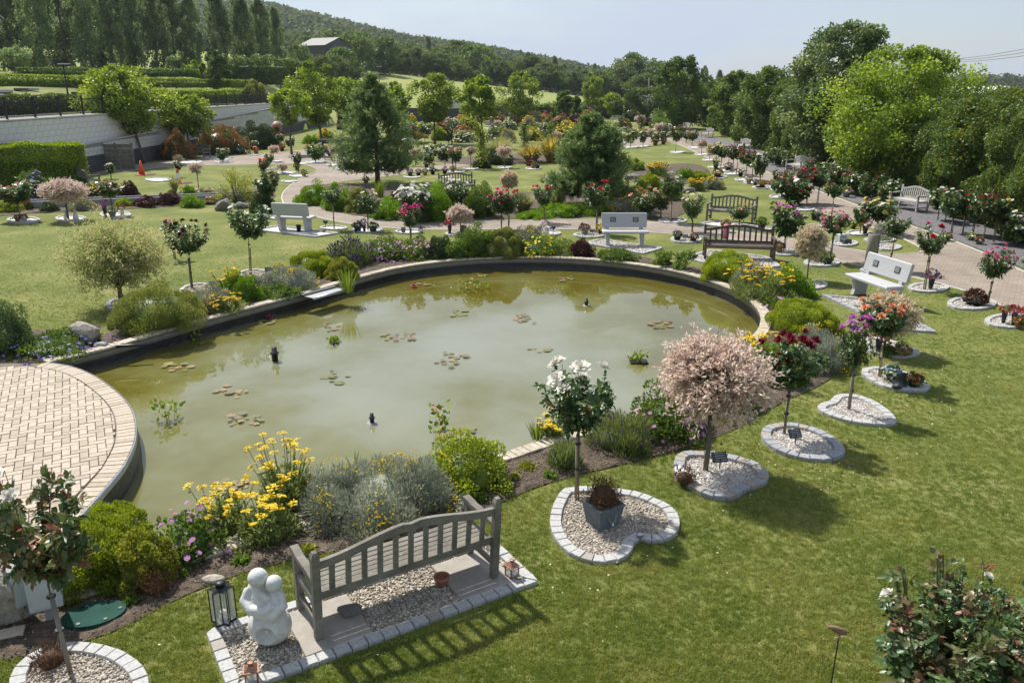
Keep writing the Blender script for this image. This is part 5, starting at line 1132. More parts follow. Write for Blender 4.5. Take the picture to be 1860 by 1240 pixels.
# front right: big rose bush and the bird on a rod
bb = G(1712, 1390); bed('pale gravel bed under the large rose bush beside the wooden bird', [(bb.x + .62 * math.cos(t), bb.y + .55 * math.sin(t)) for t in np.linspace(0, 2 * math.pi, 26, endpoint=False)], True, .135, .12, m_sett)
rb = rose('large open rose bush with mixed red and green leaves and a single white bloom', 1745, 1395, 985, 330, 'white', 0, crown=330, near=True, red=True, v=2, base=bb)
rb.rotation_euler = (0, 0, 0); fb_, _t = rose_crown(301, 30, 20, .052, True, .12); cm_ = fb_.build('rose_crown', [l_rosered, m_cane]); fb_, _t = rose_crown(302, 30, 20, .055, True, .06); cg_ = fb_.build('rose_crown', [l_rose, m_cane])
for c_ in [c_ for c_ in rb.children if c_.name.startswith('crown')]: c_.data = cm_
part('crown', cm_, rb, (.24, .1, .62), (0, 0, 1), (1.05, 1.05, .95)); part('crown', cg_, rb, (-.12, -.05, .5), (0, 0, 2), (1.15, 1.15, .85)); part('crown', cg_, rb, (.1, .2, .75), (0, 0, 4), (.8, .8, .75))
q = G(1612, 1077, 1.02); d = q - bb; rose_b = part('rose_bloom', bloom('white', 1), rb, (0, 0, 0)); rose_b.location = q - rb.location; rose_b.scale = (.06, .06, .06); rose_b.rotation_euler = (-.4, -.5, 0)
q2 = G(1795, 1045, 1.1); o = part('rose_bloom', bloom('white', 0), rb, tuple(q2 - rb.location), (.2, .3, 0), .045)
bt = MB(); bt.tube([(0, 0, .9), tuple((q - rb.location) * .6 + Vector((0, 0, .32))), tuple(q - rb.location)], [.008, .006, .004], 5); part('cane', bt.build('cane', m_cane), rb)
bp = G(1506, 1262); o = thing('bird_ornament', 'carved wooden bird ornament perched on a thin metal rod', 'ornament', bp, .0); zt = Zat(1152, bp.y)
b = MB(); b.tube([(0, 0, -.02), (.01, 0, zt)], .006, 6); part('rod', b.build('rod', m_blackmetal), o)
m_bird = M('carved_wood', [(.16, .10, .06), (.26, .17, .11)], 20, .7, .3, 60)
b = MB(); b.smooth = True; b.tube([(-.075, 0, .052), (-.05, 0, .04), (-.015, 0, .022), (.03, 0, .004), (.055, 0, -.004), (.072, 0, -.004)], [.010, .018, .029, .030, .022, .006], 12); bo_ = part('body', b.build('body', m_bird), o, (0, 0, zt + .025))
b = MB(); b.prism([(-.072, -.012), (-.072, .012), (-.115, .026), (-.112, .0), (-.115, -.026)], -.004, .004, Matrix.Rotation(rad(28), 4, 'Y') @ Matrix.Translation((0, 0, .012))); part('tail', b.build('tail', m_bird), bo_)
b = MB(); b.lathe([(.006, 0), (.001, .022)], 6, Matrix.Translation((.07, 0, 0)) @ Matrix.Rotation(rad(95), 4, 'Y')); part('beak', b.build('beak', m_black), bo_, (0, 0, -.003))
b = MB(); b.lathe([(.012, -.03), (.014, -.015), (.012, .0)], 8); b.tube([(0, 0, -.02), (-.03, 0, -.03), (-.035, 0, -.05)], .003, 4); part('twine', b.build('twine', m_stake), o, (.01, 0, zt))

# ================================================================== MEMORIAL BEDS IN THE FRONT LAWN
hb1 = [(1027, 891), (1015, 903), (1006, 919), (1000, 939), (999, 959), (1006, 979), (1021, 999), (1041, 1014), (1069, 1024), (1102, 1027), (1130, 1020), (1146, 1008), (1153, 989), (1160, 982), (1178, 988), (1206, 986), (1227, 975), (1235, 957), (1229, 935), (1210, 919), (1182, 907), (1150, 897), (1118, 892), (1073, 889)]
bed('heart shaped gravel bed with pale setts under the white standard rose', smooth_px(hb1), False, .135, .125, m_sett, peb=.024, warm=.12)
rose('standard rose with large white blooms on a bamboo stake in the heart bed', 1047, 908, 628, 128, 'white', 7, crown=150, near=True, v=0, bs=1.45)
o = thing('square_planter', 'square blue grey planter with a brown heather in the white rose bed', 'planter', G(1094, 950, .02), .55); s_ = 1 / PPM(G(1094, 950).y)
b = MB(); hw = 27 * s_
b.prism([(-hw * .78, -hw * .78), (hw * .78, -hw * .78), (hw * .78, hw * .78), (-hw * .78, hw * .78)], 0, 40 * s_, None, [(-hw, -hw), (hw, -hw), (hw, hw), (-hw, hw)]); b.prism([(-hw * 1.05, -hw * 1.05), (hw * 1.05, -hw * 1.05), (hw * 1.05, hw * 1.05), (-hw * 1.05, hw * 1.05)], 40 * s_, 44 * s_); bo_ = part('box', b.build('box', m_greypot), o)
b = MB(); b.prism([(-hw * .93, -hw * .93), (hw * .93, -hw * .93), (hw * .93, hw * .93), (-hw * .93, hw * .93)], 44 * s_ - .001, 44 * s_ + .003); part('compost', b.build('compost', m_soil), o)
part('heather', bush('heather', 64 * s_, 42 * s_, 130)['foliage'], o, (0, 0, 42 * s_))
for k in (-1, 1): b = MB(); b.tube([(k * hw * .35, -hw * .97, 30 * s_), (k * hw * .2, -hw * 1.1, 18 * s_), (0, -hw * 1.1, 15 * s_)], .005, 5); part('rope_handle', b.build('rope_handle', m_stake), bo_)
b = MB(); b.ball((0, -hw * 1.12, 12 * s_), .014, 8, 6, (1, .5, 1.1)); part('heart_charm', b.build('heart_charm', m_white), bo_)
b = MB(); b.box(-.03, .03, -.02, .02, 0, .035, None, .004); o = thing('padlock', 'small metal padlock resting on the edge of the white rose bed', 'padlock', G(1162, 975, .05), .3); part('body', b.build('body', m_steel), o); b = MB(); b.tube([(.03, 0, .018), (.07, .012, .018), (.075, .03, .018), (.03, .03, .018)], .005, 6); part('shackle', b.build('shackle', m_steel), o)
q = G(1047, 908); lz = Zat(778, q.y); o = thing('solar_light', 'small black solar lamp clipped to the stake of the white rose', 'lamp', q, 0); b = MB(); b.smooth = True; b.lathe([(.035, 0), (.04, .012), (.035, .02), (.001, .022)], 12, Matrix.Translation((-.13, 0, lz)) @ Matrix.Rotation(.25, 4, 'X')); part('head', b.build('head', m_black), o); b = MB(); b.tube([(-.13, 0, lz), (-.06, 0, lz - .03), (-.005, 0, lz - .03)], .005, 5); b.tube([(-.13, 0, lz), (-.13, 0, lz - .12)], .007, 5); part('bracket', b.build('bracket', m_black), o)
hb2 = [(1227, 834), (1223, 854), (1225, 870), (1239, 879), (1251, 889), (1271, 901), (1295, 909), (1323, 911), (1344, 903), (1356, 893), (1372, 891), (1390, 883), (1397, 872), (1390, 858), (1368, 844), (1335, 834), (1303, 828), (1263, 825), (1239, 827)]
bed('heart shaped pebble bed with grey setts under the pink willow', smooth_px(hb2), True, .15, .135, m_slate_sett, high=.065, warm=.35)
willow('pink variegated willow standard in the heart bed with a slate plaque', 1281, 856, 597, 205, crown=165, spike=.45)
plaque('tilted slate plaque with engraved lines in the pink willow bed', 1307, 850, 29, 30, rad(10))
o = thing('tipped_pot', 'fallen white flower pot spilling dried flowers beside the pink willow bed', 'flower pot', G(1240, 872, .04), .2); b = MB(); b.smooth = True; b.lathe([(.05, 0), (.075, .16), (.08, .16), (.08, .175), (.066, .175), (.06, .1), (.001, .1)], 14, Matrix.Translation((0, .14, .09)) @ Matrix.Rotation(rad(100), 4, 'X')); part('pot', b.build('pot', m_whitepot), o)
part('dried_flowers', bush('heather', .28, .16, 110)['foliage'], o, (0, -.06, .01))
hb3 = [(1382, 794), (1384, 784), (1400, 776), (1428, 773), (1460, 777), (1489, 786), (1517, 802), (1533, 818), (1533, 830), (1517, 838), (1489, 841), (1456, 837), (1424, 829), (1400, 817), (1386, 804)]
bed('oval pebble bed with grey setts under the dark red rose', smooth_px(hb3), True, .15, .13, m_slate_sett, high=.06, warm=.25)
rose('standard rose with clustered dark red blooms beside the pink willow', 1424, 790, 592, 120, 'darkred', 13, crown=110, near=True, v=3, bs=1.15)
plaque('tilted slate plaque with engraved lines in the dark red rose bed', 1444, 806, 25, 30, rad(14))
hb4 = [(1483, 744), (1488, 737), (1499, 734), (1510, 731), (1512, 725), (1520, 720), (1537, 719), (1560, 722), (1586, 732), (1610, 747), (1626, 763), (1629, 771), (1621, 775), (1592, 775), (1563, 773), (1534, 767), (1511, 760), (1491, 751)]
bed('heart shaped pebble bed with pale setts under the purple rose', smooth_px(hb4), True, .15, .125, m_sett, high=.05)
rose('slim standard rose with bright purple and mauve blooms on a thick stake', 1542, 745, 570, 62, 'purple', 9, crown=95, near=True, v=3, bs=1.1, col2='mauve')
hb5 = [(1563, 677), (1569, 671), (1586, 669), (1613, 671), (1639, 677), (1665, 686), (1682, 696), (1690, 705), (1685, 712), (1665, 714), (1636, 712), (1607, 706), (1584, 696), (1568, 686)]
bed('oval pebble bed with smooth grey edging and many ornaments under the peach rose', smooth_px(hb5), True, .22, .11, m_sett, high=.045)
rose('standard rose with peach blooms tied with black straps to its stake', 1598, 686, 530, 92, 'peach', 13, crown=75, near=True, v=2, bs=1.05)
hb6 = [(1562, 619), (1575, 615), (1592, 616), (1621, 622), (1647, 631), (1668, 639), (1671, 645), (1653, 650), (1636, 652), (1607, 648), (1578, 642), (1567, 635), (1571, 629)]
bed('pointed heart gravel bed under the cream willow beside the white granite bench', smooth_px(hb6, 2), True, .17, .12, m_sett)
willow('cream variegated willow growing behind the peach rose', 1606, 638, 525, 100, l_willowc, crown=85, spike=.7)
vase('black vase of coral flowers leaning in the bed under the cream willow', 1594, 640, 13, 26, ['coral', 'peach'])
pot('low bunch of peach roses in the bed under the cream willow', 1636, 644, 20, 6, m_tanpot, 'peach', fl=1.2)
plant('ivy', 'small green trailing plant at the foot of the peach rose', 'shrub', 1612, 650, 26, 20, cat='plant')
# ornaments on the oval ornament bed
pot('black pot with pale blue artificial flowers in the ornament bed', 1620, 690, 22, 10, m_black, ['blue', 'white'], fl=1.3)
pot('low black pot of red and orange silk flowers in the ornament bed', 1660, 700, 22, 10, m_black, ['red', 'orange'], fl=1.1)
b = MB(); b.box(-.10, .10, -.012, .012, 0, .2, None, .004); o = single('headstone_plaque', b.build('headstone_plaque', m_slate), 'upright black memorial tablet between the silk flowers', 'plaque', G(1642, 700, .02), .7); o.rotation_euler = (rad(-20), 0, .7)
o = single('rock', rockmesh(9, m_slate, 2), 'rounded black stone in the ornament bed below the peach rose', 'rock', G(1628, 702, .07)); o.scale = (.11, .08, .07)
b = MB(); b.box(-.11, .11, -.012, .012, 0, .17, None, .004); o = single('headstone_plaque', b.build('headstone_plaque', m_slate), 'slanted black memorial tablet in front of the upright one', 'plaque', G(1638, 706, .02), .3); o.rotation_euler = (rad(-50), 0, .4)

# ================================================================== POND-SIDE PLANTING, NEAR BANK
P_ = plant
P_('hebe', 'clipped green hebe dome at the corner of the brick terrace', 'hebe', 207, 1002, 122, 86)
P_('hebe', 'broad spreading lime green hebe between the terrace and the electric boxes', 'hebe', 175, 1092, 205, 150)
P_('hebe', 'yellowing hebe with bare brown twigs beside the lime green hebe', 'varieg', 268, 1082, 118, 108, leaf=l_hebe2)
P_('heather', 'bare brown twiggy heather at the mulch edge below the yellowing hebe', 'heather', 285, 1088, 70, 62)
P_('aster', 'low green aster mound with mauve daisies beside the yellow yarrow', 'aster', 350, 1030, 112, 88, 'lilac')
P_('yarrow', 'tall yellow yarrow with flat flower heads next to the mauve asters', 'achillea', 412, 988, 120, 108, cat='flowers')
P_('yarrow', 'yellow yarrow leaning over the mulch by the arm of the grey teak bench', 'achillea', 492, 1004, 118, 112, cat='flowers')
P_('yarrow', 'tallest yellow yarrow rising against the pond water', 'achillea', 528, 945, 125, 150, cat='flowers')
P_('santolina', 'large silver santolina with yellow buttons behind the grey teak bench', 'santolina', 700, 975, 225, 135)
P_('santolina', 'silver santolina mound beside the tall yellow yarrow', 'santolina', 610, 962, 130, 105)
P_('santolina', 'small silver santolina dotted yellow between the large one and the bright hebe', 'santolina', 765, 945, 120, 105)
P_('hebe', 'bright green hebe dome behind the right arm of the grey teak bench', 'bright', 850, 905, 150, 105, leaf=l_hebe)
P_('iris', 'thin green iris blades at the pond rim behind the silver santolina', 'iris', 645, 872, 30, 50, cat='plant')
P_('lavender', 'small lavender tuft beside the stake of the white rose', 'lavender', 1026, 858, 58, 66, cat='lavender')
P_('lavender', 'wide lavender bush with purple spikes between the white rose and pink willow', 'lavender', 1122, 832, 125, 92, cat='lavender')
P_('aster', 'green aster clump with pink daisies between the lavender and pink willow', 'aster', 1215, 806, 135, 92, 'lilac')
P_('yarrow', 'small yellow yarrow on the pond rim behind the white rose', 'achillea', 1005, 802, 58, 45, cat='flowers')
P_('iris', 'yellow flag iris leaves on the pond rim behind the white rose', 'iris', 975, 806, 40, 48, cat='plant')
P_('hebe', 'low green hebe hidden behind the pink willow crown', 'shrub', 1330, 752, 110, 70)
P_('shrub', 'leafy green shrub below the dark red rose at the bed edge', 'bright', 1405, 705, 90, 80, leaf=l_hebe)
P_('santolina', 'silver santolina with yellow buttons behind the dark red rose', 'santolina', 1480, 680, 105, 78)
P_('yarrow', 'yellow yarrow by the water behind the pink willow', 'achillea', 1375, 655, 90, 48, cat='flowers')
P_('hebe', 'rounded lime green hebe dome behind the dark red rose', 'hebe', 1456, 616, 128, 72)
P_('dianthus', 'low pink dianthus mat between the yarrow and the rounded hebe', 'aster', 1432, 568, 85, 30, 'lilac', cat='flowers')
P_('yarrow', 'dense yellow yarrow clump on the pond bank near the dark brown bench', 'achillea', 1378, 553, 130, 72, cat='flowers')
P_('shrub', 'bright green leafy shrub beside the dense yellow yarrow', 'bright', 1435, 545, 78, 55)
P_('santolina', 'silver santolina behind the dense yellow yarrow', 'santolina', 1365, 530, 75, 48)
P_('hebe', 'dwarf lime hebe mound in front of the dark brown bench', 'hebe', 1322, 516, 104, 60)
# far bank, right to left
P_('shrub', 'loose wild green shrub on the bank below the dark brown bench', 'wild', 1200, 490, 62, 42)
P_('shrub', 'loose tall weedy shrub left of the dark brown bench', 'wild', 1240, 496, 60, 55)
P_('shrub', 'low green ground plant beneath the middle granite bench', 'shrub', 1120, 478, 70, 26)
P_('heuchera', 'dark purple heuchera clump at the far pond rim', 'purple', 1057, 468, 42, 32, cat='plant')
P_('yellow_daisies', 'yellow daisies at the far pond rim between hebe and heuchera', 'aster', 985, 468, 100, 38, 'yellow', cat='flowers')
P_('santolina', 'grey santolina behind the yellow daisies on the far bank', 'santolina', 965, 450, 62, 34)
P_('hebe', 'cream variegated hebe dome overhanging the far pond rim', 'varieg', 918, 471, 76, 54)
P_('shrub', 'upright green shrub beside the cream variegated hebe', 'shrub', 868, 470, 70, 56)
P_('hebe', 'dark grey green hebe at the far rim near the terracotta pot', 'dark', 797, 473, 52, 40)
P_('shrub', 'soft green shrub between the dark hebe and upright shrub', 'shrub', 832, 473, 50, 34)
P_('dianthus', 'pink dianthus clump on the far bank beside the purple salvia', 'aster', 700, 477, 90, 42, 'lilac', cat='flowers')
P_('dianthus', 'small pink dianthus below the magenta rose bed', 'aster', 760, 474, 70, 34, 'lilac', cat='flowers')
P_('salvia', 'purple salvia spikes on the far bank', 'salvia', 640, 488, 95, 60, cat='flowers')
P_('hebe', 'green hebe dome at the metal spout of the pond', 'hebe', 568, 506, 90, 50)
P_('hebe', 'brownish low hebe right of the metal spout', 'varieg', 622, 512, 62, 42, leaf=l_hebe2)
P_('iris', 'green iris leaves hanging over the pond by the metal spout', 'iris', 632, 535, 40, 58, cat='plant')
P_('santolina', 'silver santolina on the left bank behind the metal spout', 'santolina', 525, 535, 100, 48)
P_('shrub', 'bright green leafy clump between two yellow yarrows', 'bright', 440, 552, 78, 50)
P_('shrub', 'soft green ground shrub left of the metal spout', 'shrub', 512, 546, 70, 28)
P_('yarrow', 'yellow yarrow behind the bright clump on the left bank', 'achillea', 425, 545, 70, 58, cat='flowers')
P_('yarrow', 'yellow yarrow at the coping right of the large variegated hebe', 'achillea', 412, 574, 75, 42, cat='flowers')
P_('santolina', 'grey santolina between the large variegated hebe and yarrow', 'santolina', 385, 572, 75, 48)
P_('hebe', 'large variegated hebe dome on the left bank', 'varieg', 292, 610, 166, 94)
P_('geranium', 'low blue flowered geranium beside the terrace and hollow rock', 'geranium', 102, 655, 160, 52, 'violet', cat='flowers')
P_('conifer', 'dark green dwarf conifer bush behind the blue geranium', 'dark', 12, 650, 96, 98, leaf=l_pine)
rock('hollow sandstone rock hiding a hose on the left bank', 162, 622, 62, 46, m_rock, 12)
o = thing('hose', 'black pump hose lying between the hollow rock and the coping', 'hose', G(190, 628)); b = MB(); b.smooth = True; b.tube([(-.12, .05, .1), (.02, -.02, .04), (.2, -.12, .03), (.5, -.08, .03), (.8, .0, .03)], .028, 8); part('pipe', b.build('pipe', m_black), o); b = MB(); b.box(-.12, .1, -.16, -.04, .02, .1, None, .02); part('connector', b.build('connector', m_conc), o)
# metal spout
q = G(590, 533, .05); o = thing('pond_spout', 'flat steel waterfall spout resting on the left coping', 'spout', q, math.atan2(left_side[-1].y - left_side[-2].y, left_side[-1].x - left_side[-2].x)); b = MB(); b.box(-.5, .5, -.16, .14, .0, .02); part('lip', b.build('lip', m_steel), o); b = MB(); b.smooth = True; b.tube([(-.5, -.17, -.0), (.5, -.17, -.0)], .03, 10); part('rolled_edge', b.build('rolled_edge', m_steel), o); b = MB(); b.box(-.52, .52, .14, .26, -.005, .05); part('stone_top', b.build('stone_top', m_slate), o)

WD = [(958, 858, 30, 16, 'left of the small lavender tuft'), (905, 892, 26, 14, 'right of the bright hebe dome'), (1000, 872, 22, 12, 'between the small lavender tuft and the lawn'), (935, 875, 20, 12, 'midway between hebe dome and lavender tuft'), (330, 1050, 34, 18, 'below the mauve asters'), (440, 1030, 30, 16, 'below the yellow yarrow'), (560, 1010, 26, 14, 'behind the teak bench arm'), (1165, 830, 28, 14, 'in front of the wide lavender bush'), (1320, 775, 34, 16, 'behind the stem of the pink willow'), (1255, 800, 26, 14, 'below the pink daisies'), (240, 1105, 26, 14, 'by the green inspection cover'), (875, 915, 28, 14, 'at the foot of the bright hebe dome')]
for i_, (x, y, w_, h_, wh) in enumerate(WD): P_('weed', 'small green self sown plant on the mulch ' + wh, 'shrub', x, y, w_, h_, None, l_hebe2 if i_ % 3 == 0 else None, 'small plants on the near mulch', 'plant')
# bark chips and stones lying on the near mulch
m_chip = gravelmat('bark_chips', [(.06, .042, .028), (.13, .098, .07), (.20, .16, .12), (.34, .30, .25)])
for poly in (NEARBED,):
    pb = pebbles(poly, .020, .30, .025); ob = link(bpy.data.objects.new('bark_chips', np_mesh('bark_chips', pb[0], [pb[1]], m_chip, tone=pb[2]))); tag(ob, 'loose bark chips and bits of stone on the near mulch', 'mulch', None, 'stuff')
# ================================================================== IN THE POND
m_pad = leafmat('lily_pad', [(.12, .14, .05), (.17, .19, .075), (.24, .22, .11), (.28, .17, .10)], .35, .1, .1, .5, [0, .45, .75, 1], 1.01)
m_padred = leafmat('submerged_pad', [(.15, .125, .075), (.20, .15, .10), (.24, .19, .125)], .4, .1, .1, gain=1.01)
def padmesh(v, mat):
    V = [(0, 0, .0)]; n = 14; r = random.Random(v)
    for i in range(n): t = .25 + (6.28 - .5) * i / (n - 1); k = 1 + r.uniform(-.05, .05); V.append((math.cos(t) * k, math.sin(t) * k, r.uniform(.0, .05)))
    return np_mesh('lily_pad', V, [np.array([(0, i, i + 1) for i in range(1, n)])], mat, tone=np.full(n - 1, r.random()))
PADS = [padmesh(i, m_pad) for i in range(7)] + [padmesh(10 + i, m_padred) for i in range(4)]
def lilies(label, px, py, w, h, n, red=False, flower=None, r=.072):
    c = G(px, py, WATER_Z); o = thing('water_lily', label, 'water lily', (c.x, c.y, WATER_Z), 0); ppm = PPM(c.y, WATER_Z); ks = []
    for i in range(n):
        for _t in range(30):
            a = R_.uniform(0, 6.28); ra = math.sqrt(R_.random()); q = G(px + w / 2 * math.cos(a) * ra, py + h / 2 * math.sin(a) * ra, WATER_Z) - c; rr = r * R_.uniform(.5, 1.35)
            if all((q.xy - k[0]).length > (rr + k[1]) * .85 for k in ks): break
        ks.append((q.xy, rr)); part('lily_pad', R_.choice(PADS[7:] if red and R_.random() < .7 else PADS[:7]), o, (q.x, q.y, .006 + .003 * i), (0, 0, R_.uniform(0, 6.28)), rr)
    if flower: q = G(flower[0], flower[1], WATER_Z) - c; part('lily_flower', bloom('magenta', 0), o, (q.x, q.y, .05), (0, 0, 0), .085)
    return o
lilies('green lily pads with one pink flower near the left coping', 484, 585, 36, 14, 7, flower=(490, 580))
lilies('pale lily pads floating off the hollow rock corner', 322, 668, 56, 14, 9)
lilies('bronze lily pads in the shallow corner before the round terrace', 420, 712, 66, 24, 8, True)
lilies('purplish submerged lily pads beyond the terrace tip', 445, 765, 62, 26, 14, True, r=.055)
lilies('green lily pads in the pond centre near a small pump head', 607, 686, 52, 26, 7)
lilies('reddish lily pads clustered in the middle of the pond', 820, 655, 62, 26, 12, True)
lilies('reddish lily pads towards the far bank middle', 725, 610, 64, 22, 12, True)
lilies('small yellow green lily pads near the far bank', 835, 570, 36, 14, 7)
lilies('bronze lily pads under the far granite bench reflection', 955, 580, 48, 18, 10, True)
lilies('pale lily pads with a red flower by the far rim salvia', 768, 518, 46, 12, 8, flower=(752, 522))
lilies('round green lily pads below the far variegated hebe', 860, 504, 52, 12, 7)
lilies('reddish lily pads at the far right rim', 1035, 508, 42, 10, 9, True)
lilies('orange tinted lily pads near the right bank', 1205, 590, 48, 14, 9, True)
lilies('few pale lily pads left of the white rose', 985, 637, 56, 12, 5)
lilies('orange and green lily pads behind the bright hebe', 832, 788, 72, 30, 12)
lilies('lilac tinted lily pads behind the yellow yarrow', 420, 880, 60, 20, 10, True, r=.06)
lilies('lilac tinted lily pads behind the tallest yarrow', 500, 862, 60, 18, 8, True, r=.05)
lilies('bronze lily pads beside the iris of the left rim', 600, 592, 30, 20, 7, True)
def pump(label, px, py, h, w):
    c = G(px, py, WATER_Z); ppm = PPM(c.y); o = thing('fountain_nozzle', label, 'fountain', (c.x, c.y, WATER_Z)); s = h / ppm
    b = MB(); b.smooth = True; b.lathe([(s * .22, -.1), (s * .22, s * .5), (s * .30, s * .52), (s * .30, s * .6), (s * .2, s * .62), (s * .17, s), (.001, s)], 12); part('nozzle', b.build('nozzle', m_black), o)
    b = MB(); b.smooth = True; b.lathe([(w / ppm, -.03), (w / ppm * .8, .008), (s * .2, .012)], 14, cap=False); part('pump_base', b.build('pump_base', m_conc), o)
pump('black fountain nozzle in front of the large yellow flowers and hebe', 676, 768, 19, 12); pump('black fountain nozzle near the left coping', 500, 655, 26, 5); pump('black fountain nozzle near the far right rim', 1065, 555, 14, 8); pump('black fountain nozzle near the left coping middle, half submerged', 606, 628, 8, 4)
def aquatic(label, px, py, w, h, basket=False, col=None):
    c = G(px, py, WATER_Z); ppm = PPM(c.y); o = thing('pond_plant', label, 'pond plant', (c.x, c.y, WATER_Z)); W = w / ppm; Hh = h / ppm
    if basket: b = MB(); b.box(-W * .5, W * .5, -W * .35, W * .35, -.1, .035, None, .01); part('basket', b.build('basket', m_black), o)
    f = FB(); f.put(straps(14, W * .35, Hh * .9, .008, .2, 3, lean=.3)); n = 46; P = np.column_stack([rng.normal(0, W * .3, n), rng.normal(0, W * .25, n), Hh * rng.uniform(.25, 1, n)]); f.put(leaves(P, rdir(n, .3), .09, .06, rng.random(n), LEAF6)); part('foliage', f.build('foliage', [l_reed]), o)
    if col: f = FB(); florets(f, P[:6], rdir(6, 1), .03, 0, 6); part('flowers', f.build('flowers', [PET[col]]), o)
aquatic('arrow leaved pond plant beside the round terrace', 305, 762, 40, 34); aquatic('basket of pond plants right of the white rose', 1160, 658, 32, 18, True); aquatic('tall leggy pond plant with curled leaves behind the bright hebe', 800, 797, 36, 66, col='coral'); aquatic('small pond plant with orange leaves near the far left rim', 850, 528, 60, 20, col='orange'); aquatic('water forget-me-not sprig by the left coping', 352, 615, 22, 12); aquatic('small sprig beside the half submerged nozzle', 608, 622, 14, 8)

# ================================================================== LEFT LAWN
bed('round gravel bed under the white rose on the left lawn', smooth_px([(435, 500), (440, 494), (458, 491), (480, 492), (493, 497), (490, 505), (470, 512), (448, 511)], 2), False, .16, .10, m_sett)
rose('standard rose with creamy white blooms on the left lawn', 456, 500, 358, 80, 'white', 5, crown=70, near=True, v=2, bs=1.2)
plaque('slate marker at the edge of the white rose bed on the left lawn', 489, 500, 14, 16, .2)
bed('round gravel bed under the burgundy rose near the left bank', smooth_px([(325, 533), (335, 522), (360, 517), (385, 518), (393, 527), (380, 538), (350, 541)], 2), False, .16, .10, m_sett)
rose('standard rose with near black burgundy blooms on the left lawn', 349, 525, 394, 76, 'burgundy', 10, crown=62, near=True, v=1, bs=1.05)
plaque('slate marker at the edge of the burgundy rose bed', 387, 525, 12, 16, .3)
rose('low pink rose spray behind the burgundy rose', 318, 470, 398, 34, 'pink', 5, crown=22, v=3, near=False)
bed('small gravel bed under the feathery variegated willow', ell(216, 556, 24, 11), False, .16, .10, m_slate_sett)
willow('large feathery yellow variegated willow beside the variegated hebe', 222, 556, 388, 205, l_willowy, crown=170, spike=1.0)
E2 = [(43, 401, 31, 6, 'round gravel bed under the pink rose at the left lawn edge'), (129, 398, 29, 6, 'round gravel bed with figurines under the pink lollipop willow'), (210, 391, 29, 6.5, 'round gravel bed of potted flowers under the pink topped rose')]
for x, y, w_, h_, l in E2: bed(l, ell(x, y, w_, h_), True, .2, .10, m_sett)
rose('standard rose with pink blooms at the left edge of the lawn', 38, 400, 322, 60, 'pink', 8, crown=42, v=0)
willow('broad pink lollipop willow on the left lawn', 124, 400, 322, 82, crown=42, spike=.2)
rose('standard rose with a pink dome of blooms above potted flowers', 206, 391, 323, 38, 'pink', 14, crown=30, v=1)
vase('dark vase of purple flowers in the pot filled left bed', 192, 394, 8, 20, 'purple'); pot('white pot of red flowers in the pot filled left bed', 222, 389, 9, 12, m_whitepot, 'coral'); pot('pale grey pot with lime leaves in the pot filled left bed', 205, 394, 13, 10, m_conc, leaf=l_bright); pot('white pot at the pink rose on the left lawn edge', 44, 403, 11, 8, m_whitepot, leaf=l_brown); pot('small brown basket by the white pot at the lawn edge', 32, 402, 9, 7, m_tanpot, leaf=l_brown)
for x, l in ((121, 'pale stone angel figurine left of the lollipop willow stem'), (138, 'pale stone cat figurine right of the lollipop willow stem')):
    p = G(x, 398, .02); o = thing('figurine', l, 'figurine', p); b = MB(); b.smooth = True; b.lathe([(.09, 0), (.1, .05), (.07, .16), (.05, .22), (.03, .24)], 12); part('body', b.build('body', m_marble), o); b = MB(); b.smooth = True; b.ball((0, 0, .29), .06, 12, 8); part('head', b.build('head', m_marble), o)
# raised rill of planks with its planting on the left
b0_, b1_ = G(-40, 384), G(470, 364); o = thing('raised_rill', 'long low dark timber rill crossing behind the left lawn', 'raised bed', (0, 0, 0))
for k, off_ in enumerate((0, .75)):
    b = MB(); d = (b1_ - b0_).normalized(); n_ = Vector((-d.y, d.x, 0)); b.bar(b0_ + n_ * off_ + Vector((0, 0, .17)), b1_ + n_ * off_ + Vector((0, 0, .17)), .09, .26); part('timber', b.build('timber', m_conc), o)
LP = [('geranium', 'tall violet geranium behind the pink lollipop willow', 'geranium', 70, 368, 52, 45, 'violet'), ('shrub', 'brown leaved shrub beside the left bench plot', 'purple', 150, 370, 36, 28, None), ('shrub', 'yellow flowered shrub below the left wooden bench', 'aster', 176, 366, 30, 30, 'yellow'), ('shrub', 'yellow green leafy shrub behind the pink dome rose', 'bright', 205, 366, 40, 34, None), ('barberry', 'dark purple barberry on the rill bank', 'purple', 238, 366, 30, 34, None), ('shrub', 'grey green low shrub in front of the rill', 'santolina', 148, 384, 40, 22, None), ('shrub', 'low dark shrub between lollipop willow and pink rose', 'dark', 92, 386, 32, 16, None), ('heuchera', 'dark heuchera row in front of the timber rill', 'purple', 270, 378, 46, 18, None), ('heuchera', 'dark plum heuchera at the end of the heuchera row', 'purple', 308, 374, 34, 24, None), ('hosta', 'bright hosta in front of the timber rill', 'bright', 352, 378, 38, 22, None), ('grass', 'upright grass tuft beside the barberry', 'grass', 318, 352, 26, 34, None), ('hosta', 'bright green fern by the pink thrift', 'bright', 345, 356, 24, 16, None), ('thrift', 'pink thrift cushion beyond the timber rill', 'aster', 373, 359, 32, 14, 'purple'), ('hebe', 'lime hebe in front of the rill near the pink dome rose', 'hebe', 226, 378, 30, 16, None), ('hebe', 'green hebe left of the lollipop willow at the lawn edge', 'hebe', 18, 388, 46, 22, None), ('thrift', 'pink flowered mat by the grey boulders', 'aster', 385, 372, 32, 12, 'pink'), ('daylily', 'yellow daylilies at the left edge bed', 'aster', 6, 372, 30, 26, 'lemon'), ('red_poker', 'red flower spikes below the violet geranium', 'salvia', 52, 382, 18, 24, 'coral')]
